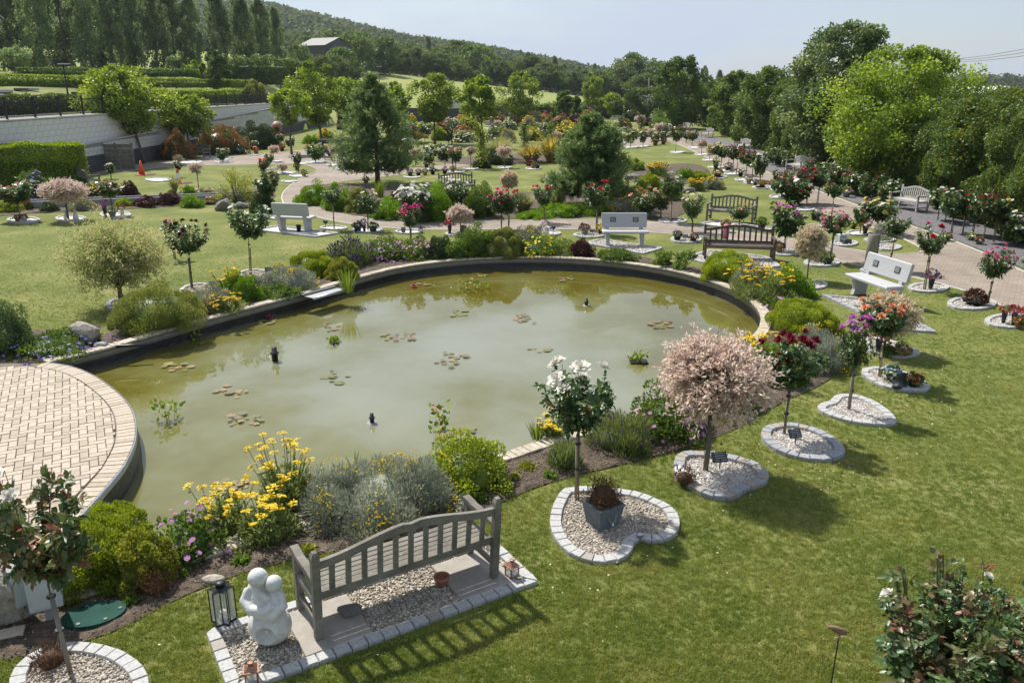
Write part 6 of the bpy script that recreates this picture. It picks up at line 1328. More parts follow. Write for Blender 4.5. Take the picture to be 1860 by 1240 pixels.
for nm, l, k, x, y, w_, h_, c_ in LP: P_(nm, l, k, x, y, w_, h_, c_, cat='plant')
rock('grey boulder at the end of the timber rill beside the hosta', 407, 382, 34, 26, m_rockgrey, 21); rock('smaller grey boulder behind the rill near the shrub tree', 405, 358, 22, 20, m_rockgrey, 22); rock('low grey boulder right of the rill end', 438, 378, 34, 14, m_rockgrey, 23)
P_('shrub', 'dark evergreen shrub between the path and the rill end', 'dark', 480, 388, 46, 34)
P_('shrub_tree', 'airy yellow green shrub tree above the rill end', 'wild', 430, 376, 96, 88, leaf=l_hebe2, cat='tree')
rose('standard rose with burgundy blooms beside the airy shrub tree', 492, 384, 305, 40, 'burgundy', 12, crown=44, v=1, near=False, bs=1.3)
# left granite bench
q = [(461, 419), (572, 432), (618, 425), (505, 411)]; bed('gravel plot under the granite bench on the left lawn', GP(q), True, .2, .09, m_sett)
p = (G(505, 418) + G(558, 425)) / 2; granite_bench('grey granite bench seen from behind on the left lawn', (p.x, p.y, .02), rad(-14), 1.3, plaques=False)
pot('dark pot standing on the plot of the left granite bench', 543, 420, 9, 12, m_black); plaque('small dark heart marker beside the left granite bench', 592, 414, 9, 12, 0, heart=True); rock('small pale stone by the left granite bench', 589, 422, 10, 8, m_rockgrey, 31)
bed('strip of white gravel behind the left granite bench', GP([(462, 396), (505, 400), (512, 395), (470, 391)]), True, .2, .08, m_sett)

# ================================================================== BENCHES
def bench_px(label, bl, br, mat, facing, group=None, L=None, sc=1, n=11, up=.02):
    """bl, br: ground pixels of the two back legs as the sitter faces away"""
    A, B = G(*bl), G(*br); d = B - A; return wood_bench(label, ((A + B) / 2) + Vector((0, 0, up)), math.atan2(d.y, d.x) + (math.pi if facing == 'cam' else 0), mat, L or d.length + .07, n, group, sc)
# dark brown bench with a scarf
q = [(1240, 470), (1330, 492), (1420, 486), (1395, 468), (1290, 455)]
bed('pale stone plot under the dark brown bench', GP(q), True, .25, .1, m_sett)
A, B = G(1281, 473), G(1403, 478)
bench_px('dark brown teak bench with a pink scarf on its back', (1278, 466), (1400, 470), m_wooddark, 'cam', sc=1.0)
o = thing('scarf', 'pink and white knitted scarf hung over the dark brown bench', 'scarf', G(1317, 467, 0), 0); zb = .90; b = MB(); b.smooth = True
m_scarf = M('pink_knit', [(.62, .10, .14), (.75, .30, .32), (.75, .68, .66)], 26, .9, .5, 90)
yo = .09
for s_, yy in ((-1, -.05), (1, .05)):
    pts = [(-.08, yy + yo, zb - .38), (.06, yy + yo, zb - .40), (.075, yy + yo, zb - .2), (.06, yy * .6 + yo, zb + .02), (-.06, yy * .6 + yo, zb + .02), (-.085, yy + yo, zb - .2)]
    b.add(pts + [(x, y + .018, z) for x, y, z in pts], [(0, 1, 2, 5), (5, 2, 3, 4), (6, 11, 8, 7), (11, 10, 9, 8)] + [(i, i + 6, (i + 1) % 6 + 6, (i + 1) % 6) for i in range(6)])
part('cloth', b.build('cloth', m_scarf), o)
bench_px('grey slatted bench on the island lawn in front of a white plot', (1290, 398), (1371, 404), m_wood, 'cam', sc=1.0)
bed('white stone plot under the grey slatted bench on the island lawn', GP([(1265, 408), (1400, 424), (1408, 416), (1300, 402)]), True, .25, .1, m_sett)
# benches along the hedge path: sitters look across the path to the left
def hedge_bench(label, px, py, rz, mat, sc=1.0): p = G(px, py); wood_bench(label, (p.x, p.y, .02), rz, mat, 1.5, 13, None, sc)
hedge_bench('pale slatted bench by the hedge between two rows of roses', 1657, 381, rad(108), m_woodpale)
hedge_bench('pale slatted bench further up the hedge path beside red roses', 1454, 312, rad(104), m_woodpale)
hedge_bench('small far pale bench halfway up the hedge path', 1352, 274, rad(104), m_woodpale); hedge_bench('distant pale bench near the hedge path bend', 1288, 250, rad(104), m_woodpale); hedge_bench('farthest pale bench at the dark red shrub by the hedge', 1246, 238, rad(110), m_woodpale)
bench_px('grey wooden bench facing the lawn beside the privet hedge', (137, 338), (168, 344), m_wood, 'away', L=1.5, sc=1.0); bed('white stone plot under the bench beside the privet hedge', GP([(140, 344), (185, 347), (200, 340), (160, 337)]), True, .3, .1, m_sett)
bench_px('weathered bench with roses before the red tipped shrub', (348, 285), (390, 288), m_wood, 'cam', L=1.6); bed('white gravel strip beside the bench by the red tipped shrub', GP([(360, 289), (412, 292), (425, 286), (375, 284)]), True, .4, .1, m_sett)
bench_px('weathered bench with its back to the white climbing rose', (799, 352), (857, 350), m_wood, 'cam', L=1.6)
bench_px('half hidden wooden bench under the right pine', (1008, 346), (1040, 352), m_woodpale, 'cam', L=1.3)
bench_px('far brown bench in the distant beds', (1025, 246), (1044, 246), m_wood, 'cam', L=1.5); bench_px('far pale bench before the field hedge', (1112, 222), (1130, 222), m_woodpale, 'cam', L=1.5)
# middle granite bench
q = G(1134, 447); bed('white gravel plot under the middle granite bench', GP([(1058, 443), (1168, 463), (1205, 452), (1090, 436)]), True, .2, .09, m_sett); granite_bench('pale granite bench with two dark plaques facing the pond', (q.x, q.y + .25, .02), math.pi, 1.38)
pot('brown pot left of the middle granite bench', 1062, 425, 14, 12, m_conc, leaf=l_brown); plaque('small dark plaque left of the middle granite bench', 1076, 425, 9, 9); vase('yellow flowers standing left of the middle granite bench', 1090, 424, 8, 8, 'yellow')
# right granite bench
bed('diamond gravel plot with slate edging under the right granite bench', GP([(1491, 537), (1620, 600), (1704, 607), (1600, 548)]), True, .2, .10, m_slate_sett)
A, B = G(1568, 538), G(1632, 562); d = B - A; granite_bench('white granite bench with two dark plaques beside the peach rose', ((A + B) / 2 + Vector((.15, .25, .02))), math.atan2(d.y, d.x) + math.pi, 1.45)
# bollard post
p = G(1580, 488); zt = Zat(425, p.y); o = thing('timber_post', 'thick grey timber post beside the right granite bench', 'post', p); b = MB(); b.smooth = True; b.lathe([(.15, 0), (.15, zt - .02), (.13, zt)], 14); part('shaft', b.build('shaft', m_stake2), o); b = MB(); b.lathe([(.125, zt), (.12, zt + .006), (.001, zt + .008)], 14); part('cut_top', b.build('cut_top', m_slate), o)

# ================================================================== RIGHT LAWN, FROM THE FRONT BACK
for l, x, y, w_, h_ in (('oval white bed with a flower vase below the bloomless rose', 1686, 524, 38, 9), ('oval white bed with black flower baskets under the pink rose by the path', 1765, 553, 46, 12), ('white bed of red potted flowers beside the path edge', 1835, 585, 48, 13), ('round white bed under the slim green rose by the path', 1605, 492, 44, 7), ('oval white bed of pots under the pink rose by the timber post', 1493, 478, 34, 8), ('round white bed under the pale willow right of the brown bench', 1478, 519, 26, 8), ('round white bed under the magenta rose behind the brown bench', 1427, 460, 24, 6)): bed(l, ell(x, y, w_, h_), True, .18, .10, m_sett)
rose('standard rose with three crimson blooms above a round green head', 1679, 527, 398, 56, 'red', 4, crown=62, v=0, bs=1.3)
vase('vase of violet and pink flowers at the crimson topped rose', 1690, 524, 12, 22, ['violet', 'pink'])
rose('standard rose with faded pink clusters beside the paved path', 1794, 553, 436, 62, 'pink', 16, crown=66, v=1, bs=.8)
rose('dark red rose cropped by the picture edge beside the path', 1876, 582, 440, 66, 'darkred', 10, crown=70, v=3)
pot('low black basket of dried flowers in the bed by the path', 1770, 552, 34, 8, m_black, leaf=l_brown, fl=.8)
for i, x in enumerate((1822, 1840, 1858)): vase('black vase of red silk flowers in the bed beside the path edge', x, 586 + i * 3, 10, 22, ['red', 'pink'], group='vases of red silk flowers')
pot('dark red pot beside the vases of red silk flowers', 1850, 594, 16, 12, m_terra, ['red', 'coral'])
rose('slim green standard rose without blooms behind the right granite bench', 1614, 490, 382, 56, None, 0, crown=42, v=2)
rose('standard rose with pink clusters behind a willow and pots', 1508, 474, 378, 62, 'pink', 22, crown=44, v=3, bs=.9)
willow('pale cream willow standard beside the dark brown bench', 1466, 508, 402, 58, l_willowc, crown=70, spike=.6)
pot('brown pot of pink flowers at the pale willow', 1486, 474, 18, 14, m_conc, 'pink'); pot('square dark pot with green plants by the pale willow', 1502, 479, 18, 10, m_slate, leaf=l_green, square=True)
rose('standard rose with magenta clusters between brown bench and pale willow', 1424, 458, 362, 58, 'purple', 18, crown=62, v=0, bs=1.1)
pot('wicker basket at the foot of the magenta rose', 1414, 457, 15, 11, m_tanpot, leaf=l_brown)
bed('gravel bed of small pots beside the brown bench on the pond side', ell(1246, 436, 29, 7), True, .2, .09, m_sett); pot('black pot of teal and pink flowers left of the brown bench', 1230, 436, 13, 11, m_black, ['blue', 'pink']); pot('black pot with dried heads left of the brown bench', 1259, 438, 13, 8, m_black, leaf=l_brown); plaque('small plaque between the two black pots', 1245, 435, 10, 9)
pot('red terracotta figurine pot on the path corner by the island bench', 1318, 420, 13, 14, m_terra, ['coral', 'pink']); pot('black square planter beside the island bench', 1383, 416, 15, 14, m_black, leaf=l_green, square=True)
rose('standard rose with white blooms left of the island bench', 1257, 422, 342, 48, 'cream', 8, crown=52, v=1, near=True, bs=1.1)
rose('standard rose with white blooms at the silver border end', 1218, 403, 308, 40, 'white', 7, crown=46, v=2, bs=1.1); bed('round white bed under the white rose near the silver border', ell(1221, 402, 27, 4.5), True, .2, .09, m_sett)
rose('small rose with apricot buds in front of the island bench', 1342, 414, 362, 46, 'peach', 3, crown=36, v=0, near=True)
P_('aeonium', 'bluish succulent in a gravel dish on the island lawn', 'santolina', 1605, 440, 26, 10, leaf=l_silver, cat='plant')
for l, x, y, w_, h_ in (('oval white bed of slate blocks on the island lawn', 1533, 443, 26, 6), ('round dish bed of shells at the island tip', 1614, 450, 24, 6), ('white bed of flower baskets under the yellow rose', 1560, 424, 24, 5), ('oval white bed with stone urn on the island', 1598, 437, 30, 5), ('pale bed at the left of the island lawn', 1448, 427, 24, 4), ('small pale bed under the red pot by the island path', 1482, 411, 16, 3), ('thin pale bed under the scarlet rose at the island edge', 1463, 381, 18, 3.5), ('thin pale bed below the scarlet roses', 1450, 395, 18, 3)): bed(l, ell(x, y, w_, h_), True, .2, .09, m_sett)
b = MB(); b.box(-.13, .13, -.1, .1, 0, .26, None, .01); single('memorial_block', b.build('memorial_block', m_boxgrey), 'upright pale memorial block on the island lawn', 'memorial', G(1527, 440), .3); b = MB(); b.box(-.12, .12, -.12, .12, 0, .16, None, .01); single('memorial_block', b.build('memorial_block', m_slate), 'low dark memorial block on the island lawn', 'memorial', G(1536, 443), .2)
pot('grey stone urn with silver leaves on the island', 1600, 430, 18, 14, m_conc, leaf=l_silver)
rose('standard rose with buttery yellow blooms on the island lawn', 1592, 424, 356, 60, 'lemon', 24, crown=40, v=1, bs=1.25, col2='cream')
rose('leggy rose with tiny buds beside the yellow rose', 1562, 424, 372, 34, 'pink', 5, crown=32, v=2); vase('black vase of pink and yellow flowers under the yellow rose', 1571, 424, 11, 14, ['pink', 'yellow', 'purple']); pot('yellow pansies at the leggy rose', 1550, 414, 9, 6, m_black, 'yellow')
rose('slim rose stake with sparse leaves on the island edge', 1510, 398, 330, 32, 'red', 2, crown=24, v=2); pot('blue pot of succulents on the island edge', 1486, 400, 10, 14, m_bluepot, leaf=l_silver); pot('dark red potted plant beside the blue pot', 1478, 398, 10, 10, m_slate, 'burgundy')
# ================================================================== ROSE ROWS ALONG THE HEDGE PATH
LR = [  # path side row: base px, top, width, colours, blooms, label
    (1437, 372, 312, 62, 'red', None, 26, 'spreading rose full of scarlet blooms at the path side', 52), (1415, 358, 305, 34, 'red', None, 14, 'upright scarlet rose behind the spreading scarlet one', 40),
    (1465, 369, 303, 46, 'darkred', 'red', 22, 'umbrella shaped crimson rose at the path side', 26), (1485, 370, 312, 30, None, None, 0, 'slim leafy rose beside the umbrella shaped crimson rose', 24),
    (1381, 333, 274, 28, 'white', 'cream', 14, 'cream white rose on a tall stem at the path side', 38), (1366, 328, 276, 24, 'red', None, 8, 'leafy rose with few red blooms left of the cream white rose', 24),
    (1354, 326, 270, 30, 'red', 'darkred', 16, 'red rose with a broad flat head at the path side', 24), (1337, 318, 260, 26, 'darkred', None, 16, 'deep red rose next to the broad red rose', 24), (1330, 315, 262, 24, 'darkred', None, 14, 'deep red rose behind a purple pot', 24), (1323, 308, 262, 22, 'burgundy', None, 8, 'burgundy rose left of the deep red roses', 20),
    (1309, 306, 259, 24, 'lemon', 'cream', 16, 'lemon yellow rose at the path side', 24), (1299, 305, 258, 20, 'cream', None, 9, 'cream rose left of the lemon yellow rose', 20), (1257, 264, 234, 22, 'cream', 'red', 14, 'far cream rose with a few red blooms', 18), (1246, 260, 237, 16, 'cream', None, 8, 'far cream rose by the path bend', 14), (1227, 277, 228, 26, 'darkred', None, 18, 'wine red rose alone on its white disc', 24), (1238, 256, 226, 18, 'red', None, 10, 'far red rose where the path bends', 14)]
for x, y, t, w_, c1, c2, n, l, cr in LR: rose(l, x, y, t, w_, c1, n, crown=cr, col2=c2, bs=1.25)
willow('pale pink willow in the path side row', 1274, 281, 250, 24, None, crown=18, share=1); willow('thin cream willow next to the cream rose in the path row', 1289, 293, 258, 20, l_willowc, crown=22, share=1)
for i_, (x, y) in enumerate(((1230, 277), (1262, 268), (1275, 281), (1290, 291), (1300, 304), (1312, 310), (1330, 316), (1350, 327), (1366, 332), (1384, 341), (1305, 322))): bed('%s flat white disc of the path row counted from the wine red rose' % ORD(i_ + 1), ell(x, y, 13 + (y - 260) * .06, 2.2 + (y - 260) * .012), True, .4, .12, m_sett, group='white discs of the path row')
bed('pale disc with three pots at the path side row front', ell(1385, 341, 20, 3), True, .3, .1, m_sett); bed('pale disc under the spreading scarlet rose', ell(1420, 358, 24, 4), True, .3, .1, m_sett)
for l, x, y, w_, h_, m_, c_ in (('tan basket of mauve flowers at the path row', 1360, 333, 9, 8, m_tanpot, ['mauve', 'white']), ('blue pot of lilac flowers at the path row', 1372, 336, 8, 6, m_bluepot, ['lilac', 'white']), ('dark pot of orange flowers at the path row', 1384, 340, 10, 7, m_terra, 'orange'), ('dark pot of magenta flowers at the deep red roses', 1322, 309, 12, 6, m_black, ['purple', 'magenta']), ('black urn of white flowers at the path row', 1345, 320, 9, 9, m_black, ['white', 'lilac']), ('slate pot of yellow flowers below the lemon rose', 1300, 299, 11, 6, m_slate, 'lemon'), ('pots of rust coloured flowers on the lone white disc', 1303, 320, 14, 6, m_terra, ['coral', 'lemon'])): pot(l, x, y, w_, h_, m_, c_)
rose('rose without bloom over the rust coloured pots', 1299, 321, 292, 10, None, 0, crown=14, stake=False)
bed('white disc of rust coloured flower pots on the path lawn', ell(1304, 323, 15, 2.6), True, .3, .1, m_sett)
# hedge side row
HR = [(1404, 300, 268, 24, 'cream'), (1416, 303, 272, 24, 'darkred'), (1428, 307, 276, 24, 'white'), (1504, 340, 290, 34, 'white'), (1514, 348, 300, 32, 'darkred'), (1524, 348, 298, 32, 'white'), (1540, 352, 306, 32, 'pink'), (1556, 356, 312, 34, 'white'), (1574, 362, 316, 34, 'darkred'), (1594, 364, 318, 36, 'darkred'), (1612, 370, 326, 34, 'white'), (1703, 400, 334, 36, 'white'), (1716, 405, 340, 36, 'pink'), (1728, 424, 342, 40, 'white'), (1748, 424, 340, 42, 'darkred'), (1767, 428, 344, 42, 'red'), (1785, 440, 342, 44, 'darkred'), (1805, 440, 352, 42, 'red'), (1820, 440, 356, 40, 'lemon'), (1846, 448, 380, 40, 'white'), (1492, 336, 290, 28, 'cream'), (1470, 328, 288, 26, 'pink')]
HR.sort()
for i, (x, y, t, w_, c_) in enumerate(HR): rose('%s staked rose of the slate bed counted from the path bend, %s blooms' % (ORD(i + 1), {'darkred': 'deep red', 'lemon': 'yellow'}.get(c_, c_)), x, y, t, w_, c_, 26 if x > 1840 else 7, crown=w_ * 1.15, group='roses along the hedge', bs=1.15, v=i % 4)
for l, x, y, w_, h_, c_ in (('dark pot of purple and yellow flowers on the slate bed by the hedge', 1537, 357, 14, 9, ['purple', 'lemon']), ('small pot of yellow flowers at the slate bed edge', 1500, 345, 8, 5, 'yellow'), ('pot of pink flowers beside the pale hedge bench', 1720, 436, 12, 6, ['pink', 'lemon']), ('grey bowl of dried flowers on the slate bed', 1764, 435, 12, 5, 'cream'), ('red flowered bowl on the slate bed by the hedge', 1778, 442, 12, 5, ['red', 'white'])): pot(l, x, y, w_, h_, m_conc, c_)
plaque('pale tablet standing on the slate bed by the hedge', 1752, 430, 9, 9)

# ================================================================== MIDDLE BORDER AND LAWNS
M1 = [  # near side of the middle path
    (607, 416, 330, 40, None, 0, 'bloomless standard rose with a forked stake by the path bend', 38), (668, 418, 342, 44, 'cream', 3, 'standard rose with pots at its foot beside the middle path', 46), (746, 450, 366, 46, 'magenta', 16, 'standard rose with magenta blooms on the far pond bank', 44), (752, 404, 330, 66, 'white', 44, 'full white rose in dense bloom behind the magenta rose', 48),
    (830, 398, 316, 46, 'white', 8, 'white climbing rose in front of the lawn bench', 48), (911, 417, 336, 44, 'magenta', 14, 'rose with dark magenta sprays by the middle path', 50), (924, 417, 338, 40, 'red', 7, 'rose with small red blooms beside the magenta sprays', 48), (991, 403, 324, 44, 'red', 6, 'standard rose with big scarlet blooms left of the right pine', 46), (1083, 424, 322, 56, 'red', 6, 'standard rose with big scarlet blooms left of the middle granite bench', 52), (1172, 396, 338, 62, 'peach', 14, 'wide rose with peach and cream blooms behind the middle granite bench', 52)]
for x, y, t, w_, c_, n, l, cr in M1: rose(l, x, y, t, w_, c_, n, crown=cr, bs=1.25, near=True)
willow('pink willow standard beside the lantern on the middle path', 836, 424, 371, 48, None, crown=32, spike=.5); willow('cream willow standard behind the magenta sprays', 924, 384, 308, 34, l_willowc, crown=30, spike=.4)
for l, x, y, w_, h_ in (('white disc with two blue pots on the pond bank', 668, 419, 29, 5), ('white disc with a lantern under the magenta rose', 750, 450, 22, 5), ('white disc with vases under the pink willow', 838, 426, 30, 5), ('white disc of purple flowers with heart markers', 993, 425, 27, 5), ('white disc left of the middle granite bench', 1070, 428, 30, 5), ('white disc under the bloomless rose by the path bend', 606, 415, 26, 4), ('gravel disc with green pot under the full white rose', 742, 422, 26, 4)): bed(l, ell(x, y, w_, h_), True, .2, .09, m_sett)
pot('blue pot of dark flowers left on the two pot disc', 650, 420, 14, 10, m_bluepot, leaf=l_dark); pot('blue pot of green plants right on the two pot disc', 678, 421, 14, 10, m_bluepot, leaf=l_green); vase('black vase of lilac and white flowers between the blue pots', 662, 420, 7, 14, ['lilac', 'white']); pot('white pot of violet flowers between heart markers', 993, 424, 10, 12, m_whitepot, ['violet', 'purple'], fl=2.0)
plaque('dark heart shaped marker left of the violet flowers', 981, 424, 9, 12, heart=True); plaque('dark heart shaped marker right of the violet flowers', 1005, 424, 9, 12, heart=True); pot('square green pot on the gravel disc below the white rose', 733, 422, 11, 9, m_greypot, square=True); pot('terracotta pot with a small plant on the pond bank', 764, 447, 14, 12, m_terra, leaf=l_green)
lantern('dark metal lantern on the gravel disc below the white rose', G(764, 422, .02), .12, m_blackmetal); lantern('dark lantern beside the pink willow by the middle path', G(846, 424, .02), .15, m_blackmetal)
vase('black vase of red flowers left of the pink willow', 817, 424, 8, 16, 'red')
p = G(840, 426); o = thing('willow_screen', 'short brown timber post by the pink willow', 'post', G(841, 432)); b = MB(); b.bar((0, 0, 0), (0, 0, .42), .12, .12, (0, 1, 0)); part('shaft', b.build('shaft', m_wooddark), o)
MB_ = [('shrub', 'bright green shrub at the path bend corner', 'bright', 572, 374, 62, 38, None), ('shrub', 'rounded bright shrub left along the middle border', 'bright', 615, 384, 50, 44, None), ('shrub', 'pale leafy shrub behind the bloomless standard rose', 'varieg', 655, 388, 52, 44, None), ('shrub', 'lime shrub in the middle border before the left pine', 'bright', 705, 400, 66, 38, None), ('laurel', 'tall bright laurel beside the full white rose', 'bright', 795, 404, 72, 66, None), ('laurel', 'dark laurel base below the full white rose', 'dark', 770, 405, 60, 44, None), ('shrub', 'olive green shrub under the white climbing rose', 'shrub', 868, 398, 66, 56, None), ('iris', 'dark iris leaves at the foot of the left pine', 'iris', 690, 360, 30, 36, None), ('grass', 'silvery grass clump behind the red rose', 'grass', 950, 390, 72, 48, None), ('grass', 'silvery grass clump between the scarlet roses', 'grass', 1012, 378, 60, 42, None), ('groundcover', 'bright green groundcover strip by the middle path', 'bright', 968, 399, 66, 16, None), ('groundcover', 'taller bright groundcover below the scarlet rose', 'bright', 1025, 396, 90, 26, None), ('groundcover', 'green groundcover ending below the right pine', 'bright', 1075, 392, 60, 22, None), ('santolina', 'silver border shrub behind the middle granite bench', 'santolina', 1120, 388, 62, 26, None), ('santolina', 'silver border shrub under the right pine', 'santolina', 1150, 372, 62, 24, None), ('santolina', 'grey shrub right of the right pine', 'santolina', 1122, 360, 60, 22, None), ('shrub', 'dark red sedum mound in the middle border', 'purple', 725, 372, 40, 24, None),
       ('shrub', 'lime spindle shrub beside the peach roses', 'hebe', 1178, 350, 46, 34, None), ('yarrow', 'yellow yarrow on the stepped rock bed', 'achillea', 1195, 322, 46, 26, None), ('hebe', 'green hebe dome on the stepped rock bed', 'hebe', 1152, 312, 36, 22, None), ('yarrow', 'yellow flowers right of the right pine', 'achillea', 1125, 312, 22, 30, None), ('shrub', 'bright shrub behind the white rose of the stepped bed', 'bright', 1215, 366, 36, 28, None), ('shrub', 'bright round shrub at the upper stepped bed', 'bright', 1245, 328, 30, 20, None), ('hebe', 'flat lime hebe at the upper stepped bed', 'hebe', 1270, 328, 44, 16, None), ('shrub', 'grey green shrub at the right end of the stepped bed', 'santolina', 1292, 345, 40, 20, None), ('yarrow', 'yellow yarrow before the grey shrub of the stepped bed', 'achillea', 1265, 348, 34, 24, None),
       ('hydrangea', 'cream hydrangea on the stepped bed', 'aster', 1280, 342, 26, 12, 'cream')]
for nm, l, k, x, y, w_, h_, c_ in MB_: P_(nm, l, k, x, y, w_, h_, c_, cat='plant')
o = thing('rock_ledge', 'dark stone ledge stepping through the stepped bed', 'rock ledge', (0, 0, 0))
for k, (x, y) in enumerate(((1150, 322), (1172, 328), (1195, 332), (1220, 338), (1240, 345))): r_ = part('stone', rockmesh(40 + k, m_rockgrey, 2), o, tuple(G(x, y, .12))); r_.scale = (.6, .35, .22)
rose('cream rose at the stepped bed by the rock ledge', 1200, 396, 342, 36, 'cream', 7, crown=34, bs=1.2)
# roses and willows standing on the lawns beyond
M2 = [(405, 294, 266, 22, 'white', 7), (464, 278, 254, 14, 'cream', 3), (491, 306, 276, 18, 'lemon', 3), (542, 314, 276, 20, 'lemon', 3), (573, 295, 256, 30, 'lemon', 9), (478, 314, 287, 20, 'coral', 10), (781, 308, 262, 30, 'white', 9), (808, 307, 258, 30, 'white', 10), (828, 309, 264, 26, 'pink', 12), (1120, 270, 238, 18, 'white', 9), (1145, 268, 230, 26, 'lemon', 8), (1168, 266, 238, 18, 'cream', 6), (1025, 272, 245, 16, 'burgundy', 3), (772, 258, 222, 26, 'white', 10), (745, 262, 228, 18, 'purple', 6), (924, 240, 217, 16, 'lemon', 7), (896, 244, 218, 14, 'cream', 2), (1040, 226, 204, 16, 'lemon', 5), (530, 276, 246, 18, 'cream', 2), (510, 272, 240, 14, 'coral', 4), (325, 322, 290, 16, 'cream', 2), (202, 325, 296, 16, 'cream', 2), (590, 290, 262, 14, 'red', 5), (815, 262, 236, 18, 'lemon', 6), (1050, 236, 214, 14, 'pink', 5), (1190, 262, 238, 18, 'lemon', 4), (1205, 258, 236, 16, 'cream', 5)]
CN = {'burgundy': 'burgundy', 'lemon': 'pale yellow', 'coral': 'coral'}
for x, y, t, w_, c_, n in M2: rose('standard rose with %s blooms among the far memorial lawns' % CN.get(c_, c_), x, y, t, w_, c_, n, crown=w_ * 1.0, group='far standard roses', bs=1.6, near=False)
WL = [(361, 344, 291, 34, None), (498, 294, 261, 26, None), (514, 316, 297, 24, None), (607, 299, 262, 22, None), (755, 302, 266, 26, None), (855, 307, 263, 26, None), (917, 305, 261, 36, None), (430, 278, 252, 30, l_willowc), (325, 300, 280, 22, l_willowc), (905, 244, 216, 20, None), (1160, 240, 206, 26, None), (1182, 258, 232, 20, None), (1010, 262, 236, 26, None), (1195, 250, 222, 22, None)]
for x, y, t, w_, lf in WL: willow('small %s willow standard on the far memorial lawns' % ('cream' if lf else 'pink'), x, y, t, w_, lf, crown=w_ * .7, group='far willow standards', share=2)
for x, y, w_ in ((361, 345, 8), (405, 295, 16), (491, 307, 14), (514, 316, 12), (542, 320, 18), (573, 295, 19), (607, 300, 16), (500, 293, 14), (462, 281, 13), (748, 322, 17), (781, 308, 14), (828, 312, 18), (855, 307, 15), (917, 305, 14), (968, 307, 15), (1120, 270, 12), (1146, 268, 14), (1168, 266, 12), (343, 295, 25), (288, 327, 25), (620, 307, 13), (654, 311, 14), (700, 306, 14), (665, 335, 13), (810, 322, 14), (548, 297, 16), (525, 330, 16), (520, 314, 18), (580, 279, 16), (1222, 400, 20)): bed('small flat white gravel disc on the far memorial lawns', ell(x, y, w_, max(1.3, w_ * .16)), True, .5, .12, m_sett, group='far white gravel discs')
FP = [(745, 319, 'purple', m_slate), (760, 319, 'purple', m_black), (772, 317, ['purple', 'yellow'], m_conc), (786, 316, 'deepviolet', m_black), (808, 315, 'purple', m_slate), (822, 312, ['purple', 'lemon'], m_terra), (665, 333, 'coral', m_conc), (552, 320, ['blue', 'peach'], m_tanpot), (540, 308, 'coral', m_slate), (465, 279, 'coral', m_terra), (652, 310, 'orange', m_black), (968, 305, 'burgundy', m_terra), (976, 306, None, m_black), (436, 280, 'blue', m_bluepot), (512, 274, 'red', m_slate), (600, 285, 'violet', m_black), (775, 304, 'coral', m_slate), (785, 305, 'lemon', m_whitepot), (1116, 270, 'burgundy', m_slate), (1190, 264, 'burgundy', m_terra), (1205, 262, 'burgundy', m_terra)]
for x, y, c_, m_ in FP: pot('small memorial pot of %s on the far lawns' % ('dark leaves' if c_ is None else {'purple': 'purple flowers', 'deepviolet': 'violet flowers', 'coral': 'coral flowers', 'orange': 'orange flowers', 'burgundy': 'burgundy flowers', 'blue': 'blue flowers', 'red': 'red flowers', 'violet': 'blue violet flowers', 'lemon': 'pale yellow flowers'}.get(c_ if isinstance(c_, str) else '', 'mixed flowers')), x, y, 9, 7, m_, c_, leaf=l_dark if c_ is None else None, group='far memorial pots')
# big clumps beyond the middle lawn
BG = [('phormium', 'yellow striped phormium clump in the far round bed', 'phormium', 965, 298, 62, 40, None), ('phormium', 'taller yellow phormium right of its twin in the round bed', 'phormium', 1000, 296, 56, 50, None), ('phormium', 'yellow phormium beside the black garden roller', 'phormium', 752, 262, 46, 26, None), ('grass', 'green grass fountain behind the round bed willow', 'grass', 908, 292, 56, 48, None), ('shrub', 'feathery green shrub right of the phormiums', 'wild', 1025, 296, 40, 40, None), ('shrub', 'dark shrub below the round bed willow', 'dark', 905, 300, 52, 30, None), ('barberry', 'red leaved small shrub at the round bed edge', 'purple', 967, 302, 18, 12, 'red'),
      ('photinia', 'red tipped photinia shrub before the pale wall', 'redtip', 402, 282, 84, 52, None), ('shrub', 'dark green laurel right of the photinia', 'dark', 470, 272, 78, 44, None), ('shrub', 'greyish red tipped shrub left of the garden bench', 'redtip', 320, 292, 52, 46, None), ('shrub', 'golden small shrub in the far left bed', 'hebe', 592, 258, 28, 20, 'yellow'), ('shrub', 'green shrub beside the roller', 'bright', 565, 262, 26, 16, None), ('shrub', 'dark red smoke bush under the wall end', 'purple', 628, 236, 30, 40, None), ('shrub', 'variegated shrub on the road edge above the wall', 'varieg', 465, 206, 42, 44, None), ('shrub', 'green rock plant by the left arch', 'bright', 728, 252, 22, 20, None), ('shrub', 'dark green hebe at the arch foot', 'dark', 876, 306, 34, 14, None)]
for nm, l, k, x, y, w_, h_, c_ in BG: P_(nm, l, k, x, y, w_, h_, c_, cat='plant', z=3.05 if 'road edge' in l else 0) if 'road edge' not in l else None
BANDS = [('hebe', None, None, 'round green shrub'), ('shrub', None, None, 'leafy green shrub'), ('purple', None, None, 'dark purple shrub'), ('grass', None, None, 'grey green grass clump'), ('aster', 'coral', None, 'coral flowered clump'), ('aster', 'white', None, 'white flowered clump'), ('aster', 'yellow', None, 'yellow flowered clump'), ('varieg', None, None, 'pale variegated shrub'), ('santolina', None, None, 'silver shrub'), ('aster', 'magenta', None, 'magenta flowered clump')]
rr_ = random.Random(5)
